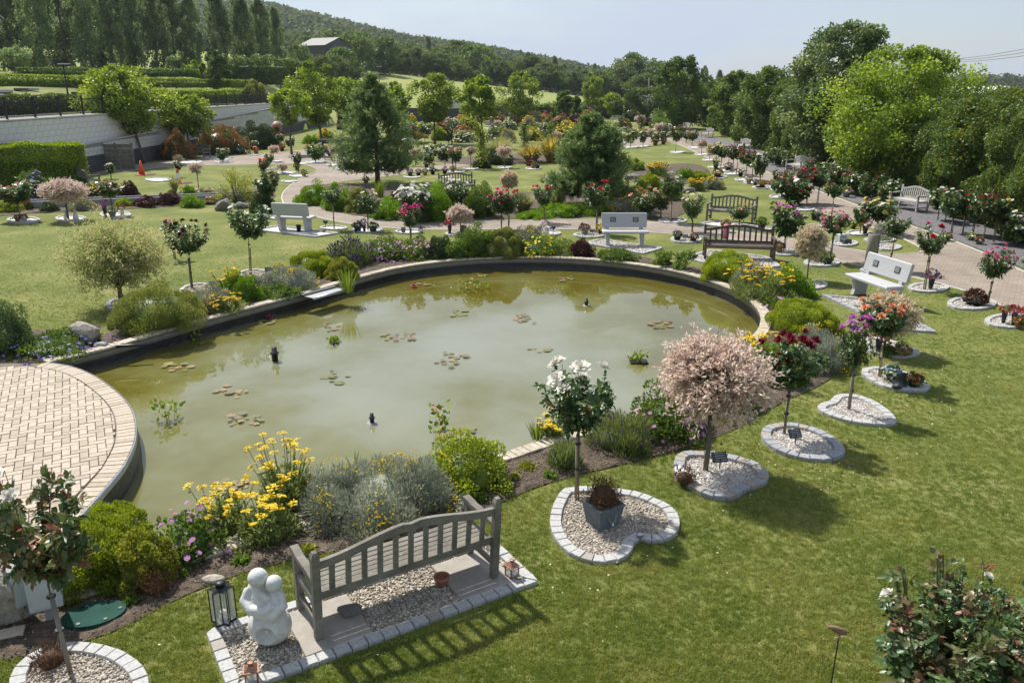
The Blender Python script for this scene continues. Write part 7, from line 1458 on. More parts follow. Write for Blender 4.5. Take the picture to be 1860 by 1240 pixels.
for i in range(84):
    y = rr_.uniform(216, 262); x = rr_.uniform(640, 1225); k, c_, lf, nm = BANDS[rr_.randrange(len(BANDS))]
    if 1090 < x and y > 250 or (655 < x < 705): continue
    s_ = (y - 150) / 60; P_('border_plant', nm + ' in the distant memorial beds before the field hedge', k, x, y, rr_.uniform(14, 28) * s_, rr_.uniform(8, 17) * s_, c_, lf, 'plants of the distant beds', 'plant', share=i % 3)
for i in range(34):
    y = rr_.uniform(214, 250); x = rr_.uniform(700, 1220); q = G(x, y); b = MB(); k = rr_.random()
    if k < .5: b.box(-.3, .3, -.07, .07, 0, rr_.uniform(.35, .8), None, .03); single('headstone', b.build('headstone', m_granite if rr_.random() < .6 else m_slate), 'small upright headstone in the distant memorial beds', 'headstone', q, rr_.uniform(-.3, .3), 'headstones of the distant beds')
    else: b.box(-.5, .5, -.35, .35, 0, .12, None, .02); single('ledger_stone', b.build('ledger_stone', m_granite), 'flat pale memorial slab in the distant beds', 'memorial', q, rr_.uniform(-.3, .3), 'flat slabs of the distant beds')
# arches
def arch(label, xl, xr, yb, top, leaf, both=True, col=None, cover=(1, 1, .4)):
    A, B = G(xl, yb), G(xr, yb); d = B - A; L = d.length; Hh = Zat(top, A.y); o = thing('rose_arch', label, 'arch', A, math.atan2(d.y, d.x)); r = L / 2; hs = max(.5, Hh - r)
    for dy in (-.25, .25):
        b = MB(); b.tube([(0, dy, 0), (0, dy, hs)] + [(r - r * math.cos(t), dy, hs + r * math.sin(t)) for t in np.linspace(.2, math.pi - .2, 9)] + [(L, dy, hs), (L, dy, 0)], .022, 5); part('hoop', b.build('hoop', m_blackmetal), o)
    for x in (0, L):
        for z in np.arange(.3, hs, .45): b = MB(); b.bar((x, -.25, z), (x, .25, z), .015, .015); part('rung', b.build('rung', m_blackmetal), o)
    for x, cv in ((0, cover[0]), (L, cover[1])):
        if cv: n = int(500 * cv); P = np.column_stack([rng.normal(x, .17, n), rng.normal(0, .22, n), rng.uniform(0, Hh * .8, n)]); f = FB().put(leaves(P, rdir(n), .14, .10, rng.random(n))); part('climber', f.build('climber', [leaf]), o, kind='stuff')
    if cover[2]: n = int(600 * cover[2]); t = rng.uniform(1.2, 3.1, n); P = np.column_stack([r - r * np.cos(t), rng.normal(0, .25, n), hs + r * np.sin(t)]) + rng.normal(0, .12, (n, 3)); f = FB().put(leaves(P, rdir(n), .14, .10, rng.random(n))); part('climber', f.build('climber', [leaf]), o, kind='stuff')
arch('iron garden arch with a golden climber on its right side', 822, 874, 305, 218, l_hebe, cover=(0, 1.6, .8)); arch('far iron arch with dark climbers left of the right pine', 952, 999, 268, 212, l_tree2, cover=(1, 1, 0)); arch('far iron arch with dusky climbers right of the right pine', 1127, 1164, 246, 203, l_rosered, cover=(1, 1, .3)); arch('small iron gazebo frame behind the left pine', 625, 648, 258, 226, l_hebe, cover=(0, 0, 0))
# traffic cones, roller, tank, timber store
def cone(label, px, py, top, bands):
    p = G(px, py); h = Zat(top, p.y); o = thing('traffic_cone', label, 'traffic cone', p); w_ = h * .30; b = MB(); b.box(-w_, w_, -w_, w_, 0, h * .05, None, .01); part('base', b.build('base', m_orange), o)
    rr = lambda z: h * (.22 - .175 * z)
    for z0, z1, m_ in bands: b = MB(); b.smooth = True; b.lathe([(rr(z0), h * (.05 + .95 * z0)), (rr(z1), h * (.05 + .95 * z1))], 16, cap=z1 >= 1); part('cone' if m_ is m_orange else 'band', b.build('cone', m_), o)
    return p
for args in (('plain orange traffic cone on the lawn by the path', 258, 318, 292, [(0, 1, m_orange)]), ('orange and white banded traffic cone beside a planting hole', 324, 333, 307, [(0, .3, m_orange), (.3, .72, m_white), (.72, 1, m_orange)])):
    p = cone(*args); b = MB(); b.lathe([(.55, .012), (.5, .03), (.001, .022)], 20); single('planting_hole', b.build('planting_hole', m_soil), 'dark dug soil patch under the %s cone' % ('plain orange' if 'plain' in args[0] else 'banded'), 'soil patch', p + Vector((.15, .05, 0)))
p = G(185, 309); o = thing('timber_store', 'weathered timber bin store beside the privet hedge end', 'shed', p, rad(3))
for i in range(2):
    for k in range(6): b = MB(); b.box(i * .95, i * .95 + .9, 0, .04, .05 + k * .24, .05 + k * .24 + .22); part('board', b.build('board', m_wood), o)
for x in (-.06, .9, 1.86): b = MB(); b.box(x, x + .08, -.04, .06, 0, 1.55); part('post', b.build('post', m_wood), o)
b = MB(); b.box(-.5, .05, -.8, -.76, 0, 1.0); b.m = 1; b.box(-.3, -.1, -.805, -.8, .5, .85); part('gate', b.build('gate', [m_wood, m_white]), o)
p = G(742, 276); o = thing('garden_roller', 'black garden barrow parked behind the left pine', 'barrow', p, .3); b = MB(); b.smooth = True; b.ball((0, 0, .75), .55, 16, 10, (1.2, .8, .55)); part('tub', b.build('tub', m_black), o); b = MB(); b.smooth = True; b.tube([(0, -.12, .3), (0, .12, .3)], .3, 16); part('wheel', b.build('wheel', m_black), o); b = MB(); b.tube([(.4, 0, .7), (1.1, 0, .75)], .03, 6); b.tube([(.3, .25, .6), (.6, .3, 0)], .03, 6); part('handle', b.build('handle', m_blackmetal), o)
p = G(612, 278); o = thing('garden_trailer', 'dark garden trailer with a big wheel left of the left pine', 'trailer', p, .15); b = MB(); b.box(-1.3, .9, -.4, .4, .7, 1.0, None, .05); part('body', b.build('body', m_black), o)
for s_ in (-.5, .5): b = MB(); b.smooth = True; b.lathe([(.2, -.12), (.55, -.12), (.58, 0), (.55, .12), (.2, .12)], 18, Matrix.Translation((.6, s_, .55)) @ Matrix.Rotation(math.pi / 2, 4, 'X')); part('wheel', b.build('wheel', m_black), o)
# cement mixer by the wall
p = G(506, 262); o = thing('cement_mixer', 'faded orange cement mixer tipped beside the dark wall', 'cement mixer', p, .2); m_mix = M('faded_orange', [(.30, .12, .09), (.38, .20, .16)], 5, .6, .1, 30)
b = MB(); b.smooth = True; b.lathe([(.18, -.42), (.40, -.25), (.45, .1), (.28, .48), (.25, .48), (.05, .2)], 18, Matrix.Translation((0, -.2, 1.45)) @ Matrix.Rotation(rad(115), 4, 'X'), cap=False); dr_ = part('drum', b.build('drum', m_mix), o); b = MB(); b.lathe([(.24, .45), (.001, .44)], 14, Matrix.Translation((0, -.2, 1.45)) @ Matrix.Rotation(rad(115), 4, 'X'), cap=False); part('mouth', b.build('mouth', m_black), dr_)
b = MB(); b.tube([(-.1, .1, 1.5), (.0, .1, 2.2), (.35, .1, 2.25)], .05, 6); part('handle', b.build('handle', m_mix), o); b = MB(); b.tube([(-.5, .4, 0), (0, 0, 1.25), (.5, .4, 0)], .05, 6); b.tube([(0, -.6, 0), (0, 0, 1.25)], .06, 6); part('stand', b.build('stand', m_orange), o)
# ================================================================== RETAINING WALL, ROAD, LEFT BANK
m_blockw = M('white_render_block', [(.56, .545, .525), (.66, .645, .62), (.71, .70, .68)], 3, .85, .2, 20); m_blockg = M('grey_block', [(.40, .395, .385), (.54, .53, .52), (.62, .61, .60)], 2.2, .9, .3, 25); m_dark = M('dark_render', [(.045, .05, .06), (.075, .08, .09)], 3, .8, .2, 20); m_cop = M('wall_coping', [(.42, .40, .36), (.52, .50, .46)], 4, .85, .2, 30); m_road = M('asphalt_road', [(.10, .10, .105), (.15, .15, .155)], 4, .9, .2, 60)
WX = -24.2
o = thing('retaining_wall', 'long pale block retaining wall below the road with a ramp coping', 'wall', (WX, 0, 0))
b = MB(); b.box(-.35, -.03, 26, 108, 0, 3.06); part('wall_core', b.build('wall_core', m_conc), o)
b = MB(); b.box(-.40, .06, 26, 108, 3.06, 3.16, None, .02); part('coping', b.build('coping', m_cop), o)
blk = []; 
for r_ in range(7):
    for k in range(90):
        y0 = 30 + (k + .5 * (r_ % 2)) * .62
        blk.append((y0, 1.0 + r_ * .294, .61, .287, y0))
ymax = 30 + 300 / 7 * .62
jm = MB(); shared = {}
def blockmesh(l, h, m):
    k = (l, h, m.name)
    if k not in shared: bb_ = MB(); bb_.box(-.03, .012, 0, l, 0, h, None, .006); shared[k] = bb_.build('block', m)
    return shared[k]
n_ = 0
for y0, z0, l, h, _q in sorted(blk):
    if 36 < y0 and n_ < 290: part('block', blockmesh(l, h, m_blockw), o, (0, y0, z0)); n_ += 1
    else: jm.box(-.03, .012, y0, y0 + l, z0, z0 + h)
for r_ in range(7): jm.box(-.03, .011, 30 + 90.5 * .62, 107.9, 1.0 + r_ * .294, 1.0 + r_ * .294 + .287)
part('far_blocks', jm.build('far_blocks', m_blockw), o, kind='stuff')
o2_ = thing('ramp_wall', 'lower grey block ramp wall with a sloping coping and dark base', 'wall', (WX + .3, 0, 0))
def rampz(y): return float(np.interp(y, [40, 70, 92], [1.42, 2.28, 3.0]))
b = MB(); ys = np.arange(40, 93, 4.0)
for a, c in zip(ys, ys[1:]): b.add([(-.28, a, 0), (-.0, a, 0), (-.0, a, rampz(a) - .03), (-.28, a, rampz(a) - .03), (-.28, c, 0), (0, c, 0), (0, c, rampz(c) - .03), (-.28, c, rampz(c) - .03)], [(1, 5, 6, 2), (2, 6, 7, 3), (0, 1, 2, 3), (4, 7, 6, 5)])
part('wall_core', b.build('wall_core', m_conc), o2_)
b = MB()
for a, c in zip(ys, ys[1:]): b.bar((-.12, a, rampz(a)), (-.12, c, rampz(c)), .42, .08)
part('coping', b.build('coping', m_cop), o2_)
b = MB(); b.box(0, .05, 40, 92, 0, .92); part('dark_base', b.build('dark_base', m_dark), o2_); n_ = 0; jm = MB()
for r_ in range(9):
    for k in range(104):
        y0 = 40.2 + (k + .5 * (r_ % 2)) * .48; z0 = .93 + r_ * .225
        if z0 + .22 > rampz(y0) - .04 or y0 > 90: continue
        if n_ < 290 and y0 < 66: part('block', blockmesh(.465, .212, m_blockg), o2_, (.03, y0, z0)); n_ += 1
        else: jm.box(.0, .042, y0, y0 + .465, z0, z0 + .212)
part('far_blocks', jm.build('far_blocks', m_blockg), o2_, kind='stuff')
b = MB(); b.box(0, .06, 92, 107.8, 0, .85); b2 = thing('end_wall', 'dark base of the pale wall where it ends behind the maples', 'wall', (WX, 0, 0)); part('dark_base', b.build('dark_base', m_dark), b2)
struct('road', sheet('road', [(WX - .45, 24), (WX - .45, 112), (WX - 5.5, 112), (WX - 5.5, 24)], 3.03, m_road))
fo = thing('railing', 'black metal railing along the road above the pale wall', 'fence', (WX - .18, 0, 3.16)); b = MB()
for y in np.arange(28, 92, .13): b.box(-.009, .009, y - .009, y + .009, .06, .88)
part('pickets', b.build('pickets', m_blackmetal), fo, kind='stuff')
for z in (.1, .84): b = MB(); b.box(-.02, .02, 28, 92, z - .02, z + .02); part('rail', b.build('rail', m_blackmetal), fo)
pm = MB(); pm.box(-.04, .04, -.04, .04, 0, 1.0); pm.prism([(-.04, -.04), (.04, -.04), (.04, .04), (-.04, .04)], 1.0, 1.07, None, [(0, 0)] * 4); pm = pm.build('post', m_blackmetal)
for y in np.arange(28, 92.1, 2.4): part('post', pm, fo, (0, float(y), 0))
def T(x, y): return float(terrain([x], [y])[0])
def onT(x, y): return Vector((x, y, T(x, y)))
# hedges on the bank
def hedge(label, path, wid, hts, L, leaf, cover=2.2, lump=.2, seed=1, group=None, name='hedge', tones=(.42, .2), round_=.3, z=None):
    c = path[0]; z0 = T(*c) if z is None else z; o = thing(name, label, 'hedge', (c[0], c[1], z0), 0, group)
    part('foliage', hedge_mesh([(p[0] - c[0], p[1] - c[1]) for p in path], wid, hts, L, leaf, cover, lump, seed, round_=round_, tones=tones), o); return o
def bank(px, y): x = XD(px, y, 4); return (x, y)
hedge('dark hedge across the road behind the railing', [(WX - 6.5, 32), (WX - 6.5, 88)], 1.2, [1.15, 1.1, 1.15], .13, l_tree2, 1.6, .12, 3, z=3.0)
hedge('clipped hedge line highest on the bank lawn', [bank(40, 92), bank(360, 98)], 1.4, [.9, .8], .16, l_tree2, 1.5, .12, 5)
hedge('clipped hedge line in the middle of the bank lawn', [bank(-40, 74), bank(180, 78)], 1.4, [1.0, .9], .16, l_tree1, 1.5, .12, 6)
hedge('bright clipped hedge line right of the bank lawn', [bank(270, 86), bank(460, 96)], 1.3, [.9, .8], .16, l_tree1, 1.5, .12, 7); hedge('lower bright clipped hedge line above the road', [bank(285, 72), bank(440, 84)], 1.3, [1.2, 1.2], .16, l_tree1, 1.5, .12, 8)
hedge('scrub hedge below the poplars', [bank(-60, 112), bank(250, 118), bank(560, 128)], 2.5, [1.6, 1.3, 2.0, 2.2], .24, l_tree2, 1.4, .5, 9); hedge('dark thicket behind the road lamps', [bank(400, 108), bank(560, 118)], 3, [3.0, 3.4, 2.8], .24, l_tree2, 1.4, .6, 10)
hedge('bright yellow green privet hedge beside the left bench', [(XD(-60, 37), 35.5), (XD(153, 41), 40.5)], 2.2, [2.05, 2.1, 2.0], .085, l_hedgey, 2.4, .16, 11, z=0, tones=(.5, .22))
# graves on the bank lawn
for i, (px, y) in enumerate(((6, 66), (12, 68), (40, 70), (60, 71), (142, 72), (-5, 64))): b = MB(); b.box(-.45, .45, -.3, .3, 0, .22, None, .03); x, yy = bank(px, y); single('ledger_stone', b.build('ledger_stone', m_granite if i % 2 else m_slate), '%s grave slab on the bank lawn above the road' % ('pale' if i % 2 else 'dark'), 'memorial', onT(x, yy), .2, 'grave slabs of the bank lawn')
def lamp_post(label, px, y, ytop):
    x = XD(px, y, 4); z = T(x, y); h = Zat(ytop, y) - z; o = thing('lamp_post', label, 'street lamp', (x, y, z)); b = MB(); b.smooth = True; b.tube([(0, 0, 0), (0, 0, h)], [.07, .045], 8); part('pole', b.build('pole', m_blackmetal), o); b = MB(); b.box(-.35, .45, -.12, .12, h, h + .09, None, .03); part('lamp_head', b.build('lamp_head', m_conc), o)
lamp_post('black lamp post beside the large maple above the railing', 124, 58, 118); lamp_post('lamp post at the dark thicket above the wall', 448, 92, 122); lamp_post('lamp post right of the road thicket', 511, 96, 123); lamp_post('lamp post behind the left pine', 690, 118, 122); lamp_post('lamp post half hidden by the large maple crown', 210, 82, 117)
# ================================================================== GARDEN TREES
def gtree(label, px, py, top, wpx, prof, leaf, seed, th=.28, ncl=70, per=95, L=.17, lean=(0, 0), hollow=.3, y=None, name='tree', z=None):
    if y is None: p = G(px, py)
    else: p = Vector((XD(px, y), y, T(XD(px, y), y)))
    z0 = p.z; h = Zat(top, p.y) - z0; ppm = PPM(p.y, z0); rx = wpx / ppm / 2; me = tree_meshes(seed, h, h * th, rx, prof, ncl, per, max(L, 2.6 / ppm), leaf, lean=lean, hollow=hollow); return tree(name, label, me, p)
gtree('large spreading maple standing before the pale wall', 262, 297, 118, 136, 'round', l_tree1, 31, .34, 110, 130, .19, (-1.3, 0), name='maple_tree')
gtree('compact round maple in front of the ramp wall', 345, 284, 172, 82, 'round', l_tree1, 32, .36, 75, 130, .18, name='maple_tree'); gtree('young vase shaped maple by the cement mixer', 530, 281, 160, 74, 'vase', l_tree1, 33, .45, 55, 100, .17, name='maple_tree'); gtree('tall vase shaped maple behind the young maple', 586, 270, 108, 98, 'vase', l_tree1, 34, .3, 85, 120, .18, (-.6, 0), name='maple_tree')
gtree('green maple between the pine and the arch', 790, 262, 133, 92, 'vase', l_tree1, 35, .34, 75, 100, .2, name='maple_tree'); gtree('slender maple right of the golden arch', 878, 268, 135, 62, 'egg', l_tree1, 36, .42, 60, 110, .2, (-.5, 0), name='maple_tree'); gtree('round dense maple in the far centre', 946, 228, 128, 72, 'round', l_tree1, 37, .2, 70, 100, .24, name='maple_tree'); gtree('upright hornbeam left of the right pine', 1024, 228, 160, 28, 'column', l_tree2, 38, .22, 40, 100, .24, name='hornbeam'); gtree('conical hornbeam above the far arch', 1076, 216, 130, 40, 'egg', l_tree1, 39, .3, 45, 100, .26, name='hornbeam'); gtree('thin pale hornbeam between two far trees', 1046, 224, 168, 16, 'column', l_far, 40, .2, 25, 80, .26, name='hornbeam'); gtree('bushy round tree at the field edge', 1112, 214, 168, 46, 'full', l_tree1, 41, .05, 50, 110, .26, name='hawthorn'); gtree('pale maple behind the left pine', 640, 262, 140, 72, 'vase', l_tree1, 42, .3, 65, 100, .2, name='maple_tree'); gtree('yellowish maple just behind the left pine crown', 720, 258, 148, 56, 'vase', l_tree1, 43, .36, 55, 100, .2, name='maple_tree')
gtree('dark upright fastigiate hornbeam on the road edge', 404, 0, 88, 44, 'egg', l_tree2, 44, .16, 60, 110, .18, y=92, name='hornbeam'); gtree('small bright upright hornbeam beside the dark hornbeam', 365, 0, 110, 20, 'column', l_tree1, 45, .1, 30, 90, .18, y=104, name='hornbeam'); gtree('second small bright hornbeam by the dark hornbeam', 378, 0, 113, 16, 'column', l_tree1, 46, .1, 30, 90, .18, y=106, name='hornbeam'); gtree('silver leaved small tree on the bank lawn', 45, 0, 85, 62, 'round', l_pop, 47, .3, 50, 90, .2, y=100, name='pear_tree'); gtree('grey green willow tree below the poplars', 330, 0, 100, 40, 'full', l_pop, 48, .1, 45, 90, .22, y=112, name='willow_tree'); gtree('dark cypress on the road behind the large maple', 204, 0, 92, 30, 'cone', l_dark, 49, .05, 40, 110, .18, y=104, name='cypress')
x, y = XD(465, 84, 3), 84; o = thing('road_shrub', 'rounded variegated shrub on the road edge above the wall', 'shrub', (x, y, T(x, y))); part('foliage', bush('varieg', 2.4, 2.2, 20)['foliage'], o)
for l, px, py, top, wpx, sd in (('dark Scots pine with spreading lower boughs left of the lawn', 686, 332, 134, 150, 3), ('dark pine right of the lawn above the scarlet roses', 1072, 388, 208, 160, 4)):
    p = G(px, py) if px < 900 else G(px, 378); h = Zat(top, p.y); me = pine_meshes(sd, h, wpx / PPM(p.y) / 2 * 1.08); tree('pine_tree', l, me, p)
# ================================================================== TALL HEDGE AND TREES ON THE RIGHT
hp = [(15.4, 15), (17.2, 23.5), (18.9, 33), (19.8, 42), (21.2, 58), (23.2, 78), (26, 105)]
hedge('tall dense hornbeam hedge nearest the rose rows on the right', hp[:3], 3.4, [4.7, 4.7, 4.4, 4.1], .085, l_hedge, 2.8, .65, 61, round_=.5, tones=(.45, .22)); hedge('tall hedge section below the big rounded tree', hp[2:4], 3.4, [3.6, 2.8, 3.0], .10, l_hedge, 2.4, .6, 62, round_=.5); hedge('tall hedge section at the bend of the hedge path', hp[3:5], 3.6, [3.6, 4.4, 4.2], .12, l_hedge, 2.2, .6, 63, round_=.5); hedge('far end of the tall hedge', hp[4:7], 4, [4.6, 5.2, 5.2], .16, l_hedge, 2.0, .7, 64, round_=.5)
def rtree(label, px, y, top, wpx, prof, leaf, seed, L, ncl, per, th=.12, name='broadleaf_tree', xo=0, rc=.24): 
    x = XD(px, y) + xo; h = Zat(top, y); me = tree_meshes(seed, h, h * th, wpx / PPM(y, h * .6) / 2, prof, ncl, per, L, leaf, hollow=.45, rc=rc); tree(name, label, me, (x, y, 0))
rtree('big rounded olive green tree rising over the hedge', 1560, 39, 78, 262, 'egg', l_tree1, 71, .15, 230, 190, .10, xo=1.6, rc=.2); rtree('tall sycamore with pale leaves behind the rounded tree', 1462, 49, 30, 200, 'egg', l_pop, 72, .19, 160, 170, .08, xo=1.6, rc=.22); rtree('dark tree at the left end of the hedge trees', 1235, 98, 98, 92, 'full', l_tree2, 73, .25, 90, 150, .05); rtree('sycamore in the hedge left of the tall one', 1345, 66, 116, 110, 'full', l_tree2, 74, .2, 90, 150, .05, xo=2); rtree('dark hedge tree beyond the sycamore', 1290, 82, 124, 80, 'full', l_tree2, 75, .22, 70, 130, .05, xo=2)
rtree('russet tinged hawthorn above the near hedge', 1650, 30, 172, 160, 'full', l_hedge, 76, .11, 110, 150, .3, xo=2.6, name='hawthorn'); rtree('hawthorn with orange tips at the right picture edge', 1850, 22, 150, 150, 'full', l_hedge, 77, .09, 110, 170, .3, xo=1.6, name='hawthorn')
# wires, pole, far roof
def pole(label, px, y, ytop, ybase):
    x = XD(px, y, 4); z = Zat(ybase, y); o = thing('telephone_pole', label, 'utility pole', (x, y, z - .5)); h = Zat(ytop, y) - z + .5; b = MB(); b.smooth = True; b.tube([(0, 0, 0), (0, 0, h)], [.16, .11], 8); part('pole', b.build('pole', m_stake2), o)
    for zz in (h - .4,): b = MB(); b.box(-1.1, 1.1, -.06, .06, zz, zz + .12); ca_ = part('crossarm', b.build('crossarm', m_stake2), o)
    for k in (-.9, 0, .9): b = MB(); b.lathe([(.05, h - .28), (.06, h - .2), (.04, h - .1)], 8, Matrix.Translation((k, 0, 0))); part('insulator', b.build('insulator', m_conc), ca_)
pole('wooden telephone pole with a crossarm in the far field', 1178, 170, 142, 186); pole('distant wooden power pole above the far hedgerow', 1120, 300, 105, 130)
for k in range(3): o = thing('power_line', 'thin overhead power line above the right hedge', 'cable', (0, 0, 0), 0, 'overhead power lines'); a = Vector((XD(1640, 120, 10), 120, Zat(106, 120))); c = Vector((XD(1990, 60, 8), 60, Zat(62 + k * 10, 60))); b = MB(); b.tube([a.lerp(c, t) - Vector((0, 0, .8 * math.sin(math.pi * t))) for t in np.linspace(0, 1, 9)], .022, 4); part('wire', b.build('wire', m_blackmetal), o)
o = thing('barn', 'distant white roofed barn beyond the right hedge', 'barn', (XD(1835, 150, 6), 150, 0)); b = MB(); b.box(-5, 5, 0, 20, 0, 3.6); part('wall', b.build('wall', m_conc), o); b = MB(); b.prism([(-5.3, 3.6), (5.3, 3.6), (0, 4.9)], 0, 20, Matrix(((1, 0, 0, 0), (0, 0, 1, 0), (0, 1, 0, 0), (0, 0, 0, 1)))); part('roof', b.build('roof', m_white), o)
bx, by = XD(570, 185, 9), 185; bz = Zat(114, 185); o = thing('barn', 'grey roofed farm barn between poplars and hill', 'barn', (bx, by, bz - 2), rad(-28)); b = MB(); b.box(-3.6, 3.6, 0, 9, 0, 5.6); part('wall', b.build('wall', m_slate), o); m_roofg = M('fibre_cement_roof', [(.26, .25, .24), (.36, .35, .34)], 3, .85, .2, 20); b = MB(); b.add([(-3.9, -.5, 5.5), (3.9, -.5, 5.5), (3.9, 4.5, 7.3), (-3.9, 4.5, 7.3), (3.9, 9.5, 5.5), (-3.9, 9.5, 5.5)], [(0, 1, 2, 3), (3, 2, 4, 5)]); part('roof', b.build('roof', m_roofg), o); b = MB(); b.add([(3.6, 0, 5.6), (3.6, 9, 5.6), (3.6, 4.5, 7.2)], [(0, 1, 2)]); b.add([(-3.6, 0, 5.6), (-3.6, 9, 5.6), (-3.6, 4.5, 7.2)], [(0, 2, 1)]); part('gable', b.build('gable', m_slate), o)
sx, sy = XD(830, 128), 128; o = thing('boundary_shed', 'low pale gabled shed with a dark base behind the maples', 'shed', (sx, sy, 0), rad(10)); b = MB(); b.box(-4.5, 2, 0, 3, 0, 1.6); part('wall', b.build('wall', m_dark), o); b = MB(); b.prism([(-4.6, 1.6), (2.1, 1.6), (-1.6, 3.6)], -.05, 3.1, Matrix(((1, 0, 0, 0), (0, 0, 1, 0), (0, 1, 0, 0), (0, 0, 0, 1)))); part('gable', b.build('gable', m_blockg), o)
b = MB(); o = thing('low_wall', 'low dark boundary wall behind the left maples', 'wall', (XD(735, 118), 118, 0)); b.box(-1.5, 6, 0, .4, 0, 1.9); part('wall', b.build('wall', m_dark), o)
# field fences
def rail_fence(label, p0, p1, n, h=1.1):
    a, c = Vector(p0), Vector(p1); o = thing('field_fence', label, 'fence', (a.x, a.y, 0)); pm_ = MB(); pm_.box(-.06, .06, -.06, .06, 0, h); pm_ = pm_.build('post', m_stake2); d = Vector((c.x - a.x, c.y - a.y))
    Ps = [(d.x * i / n, d.y * i / n, T(a.x + d.x * i / n, a.y + d.y * i / n)) for i in range(n + 1)]
    for p in Ps: part('post', pm_, o, p)
    for z in (.35, .7, 1.0):
        b = MB(); b.tube([Vector(p) + Vector((0, 0, z)) for p in Ps], .035, 4); part('rail', b.build('rail', m_stake2), o)
rail_fence('dark post and rail fence between garden and field', (XD(860, 130), 130), (XD(1200, 138), 138), 22); rail_fence('fence line at the top of the field below the hedgerow', (XD(660, 214, 8), 214), (XD(1210, 222, 2), 222), 34, 1.2)
hedge('low dark hedge between the garden and the field', [(XD(850, 134), 134), (XD(1010, 137), 137), (XD(1240, 132), 132)], 2, [2.2, 1.8, 2.0, 3.4], .3, l_tree2, 1.4, .4, 81); hedge('dark leafy hedge at the field corner by the tall hedge', [(XD(1140, 120), 120), (XD(1260, 116), 116)], 4, [4.0, 4.6, 5.2], .26, l_tree2, 1.5, .6, 82)
# ================================================================== POPLARS, HEDGEROW TREES, WOODED HILL
PO = [tree_meshes(200 + i, 19, 2.4, 3.4, 'column' if i != 1 else 'egg', 150, 80, .40, l_pop, rc=.22, hollow=.15, sq=1.3) for i in range(3)]
for i, (px, y, s_) in enumerate(sorted(((-30, 128, 1.05), (22, 132, 1.1), (78, 126, 1.0), (120, 135, 1.12), (165, 128, .98), (205, 132, 1.05), (246, 136, 1.1), (285, 130, .95), (318, 138, .9), (352, 140, .78), (402, 136, .92), (442, 142, .78), (478, 148, .74), (505, 152, .7), (-70, 122, 1.0), (55, 140, 1.1), (225, 144, 1.05)), reverse=True)):
    x = XD(px, y, 9); tree('poplar', '%s tall poplar of the bank row counted from the farm barn' % ORD(i + 1), PO[i % 3], onT(x, y) - Vector((0, 0, .3)), s_ * .98, i * 1.3, 'poplar row', sxy=s_ * (.60 + .09 * (i % 3)))
FT = [tree_meshes(220 + i, 9, .8, 4.4, ('round', 'full', 'egg', 'full')[i], 75, 90, .42, l_far if i % 2 else l_tree2, rc=.28, hollow=.4) for i in range(4)]
rr_ = random.Random(9)
HRW = []
for px in range(590, 1240, 15): HRW.append((px + rr_.uniform(-6, 6), 226 + rr_.uniform(-3, 12), rr_.uniform(.55, .95)))
for px in range(560, 1000, 24): HRW.append((px + rr_.uniform(-8, 8), 262 + rr_.uniform(-10, 20), rr_.uniform(.9, 1.35)))
HRW.sort(key=lambda q: (q[1] > 245, q[0]))
HRW += [(1148, 240, 1.55), (1195, 244, 1.4), (1130, 250, 1.2), (1220, 236, 1.3), (965, 250, 1.15), (870, 236, 1.25), (1250, 190, .9), (1010, 262, 1.0), (1060, 266, .95), (620, 182, .9), (650, 205, 1.15), (700, 210, 1.0), (585, 172, .62), (548, 176, .7), (608, 176, .75)]
for i, (px, y, s_) in enumerate(HRW): x = XD(px, y, 5); tree('hedgerow_tree', ('%s bushy tree of the field hedgerow counted from the farm barn' % ORD(i + 1)) if i < 44 else ('%s tree of the wood behind the field hedgerow counted from the barn' % ORD(i - 43)), FT[i % 4], onT(x, y) - Vector((0, 0, .4)), s_, i * .9, 'hedgerow trees')
for px, y, top in ((779, 300, 62), (868, 290, 78)): x = XD(px, y, 10); h = Zat(top, y) - T(x, y); tree('lone_pine', 'single tall tree standing above the hedgerow wood', PO[0], onT(x, y), h / 19, 0, 'tall trees over the hedgerow', sxy=h / 19 * (.7 if px < 800 else 1.5))
for i in range(16): px = 955 + i * 25 + rr_.uniform(-6, 6); y = 330; x = XD(px, y, 8); tree('conifer', '%s slim tree over the far hedgerow counted towards the tall hedge' % ORD(i + 1), PO[i % 3], onT(x, y), rr_.uniform(.55, .8), i, 'slim trees over the far hedgerow', sxy=rr_.uniform(.35, .7))
# far right hill beyond the hedge and the wooded hill: crowns joined as one wood
def wood(name, label, pts, sc, mat, seed):
    global rng
    keep = rng; rng = np.random.default_rng(seed); n = len(pts); per = 64; C = np.repeat(np.array(pts), per, 0); S = np.repeat(np.array(sc), per); d = rdir(n * per, .35); P = C + d * (S * rng.uniform(.55, 1.05, n * per))[:, None] * np.array([1, 1, .9]) + np.array([0, 0, 1.0]) * S[:, None] * .7
    tn = np.clip(np.repeat(rng.uniform(.1, .7, n), per) + rng.normal(0, .05, n * per), 0, 1)
    f = FB().put(leaves(P, unit(np.cross(d, rdir(n * per)) + d * .3), S * rng.uniform(.35, .65, n * per), S * .40, tn, LEAF4, d, .6)); rng = keep
    tag(link(bpy.data.objects.new(name, f.build(name, [mat]))), label, 'woodland', None, 'stuff')
l_wood = leafmat('hill_wood_foliage', [(.022, .040, .016), (.040, .062, .024), (.062, .088, .034)], .7, .5, .0, gain=1.7)
pts, sc = [], []
for i in range(5200):
    y = 340 + 640 * rr_.random() ** .8; px = rr_.uniform(-120, 1240) ; x = (px - 930) / FPX * (y * _c); z = T(x, y)
    if px > 1000 and y < 500: continue
    pts.append((x, y, z - 1)); sc.append(rr_.uniform(4.2, 7.5) * (y / 700) ** .25)
wood('hill_woodland', 'dense dark wood covering the distant hill', pts, sc, l_wood, 301)
pts, sc = [], []
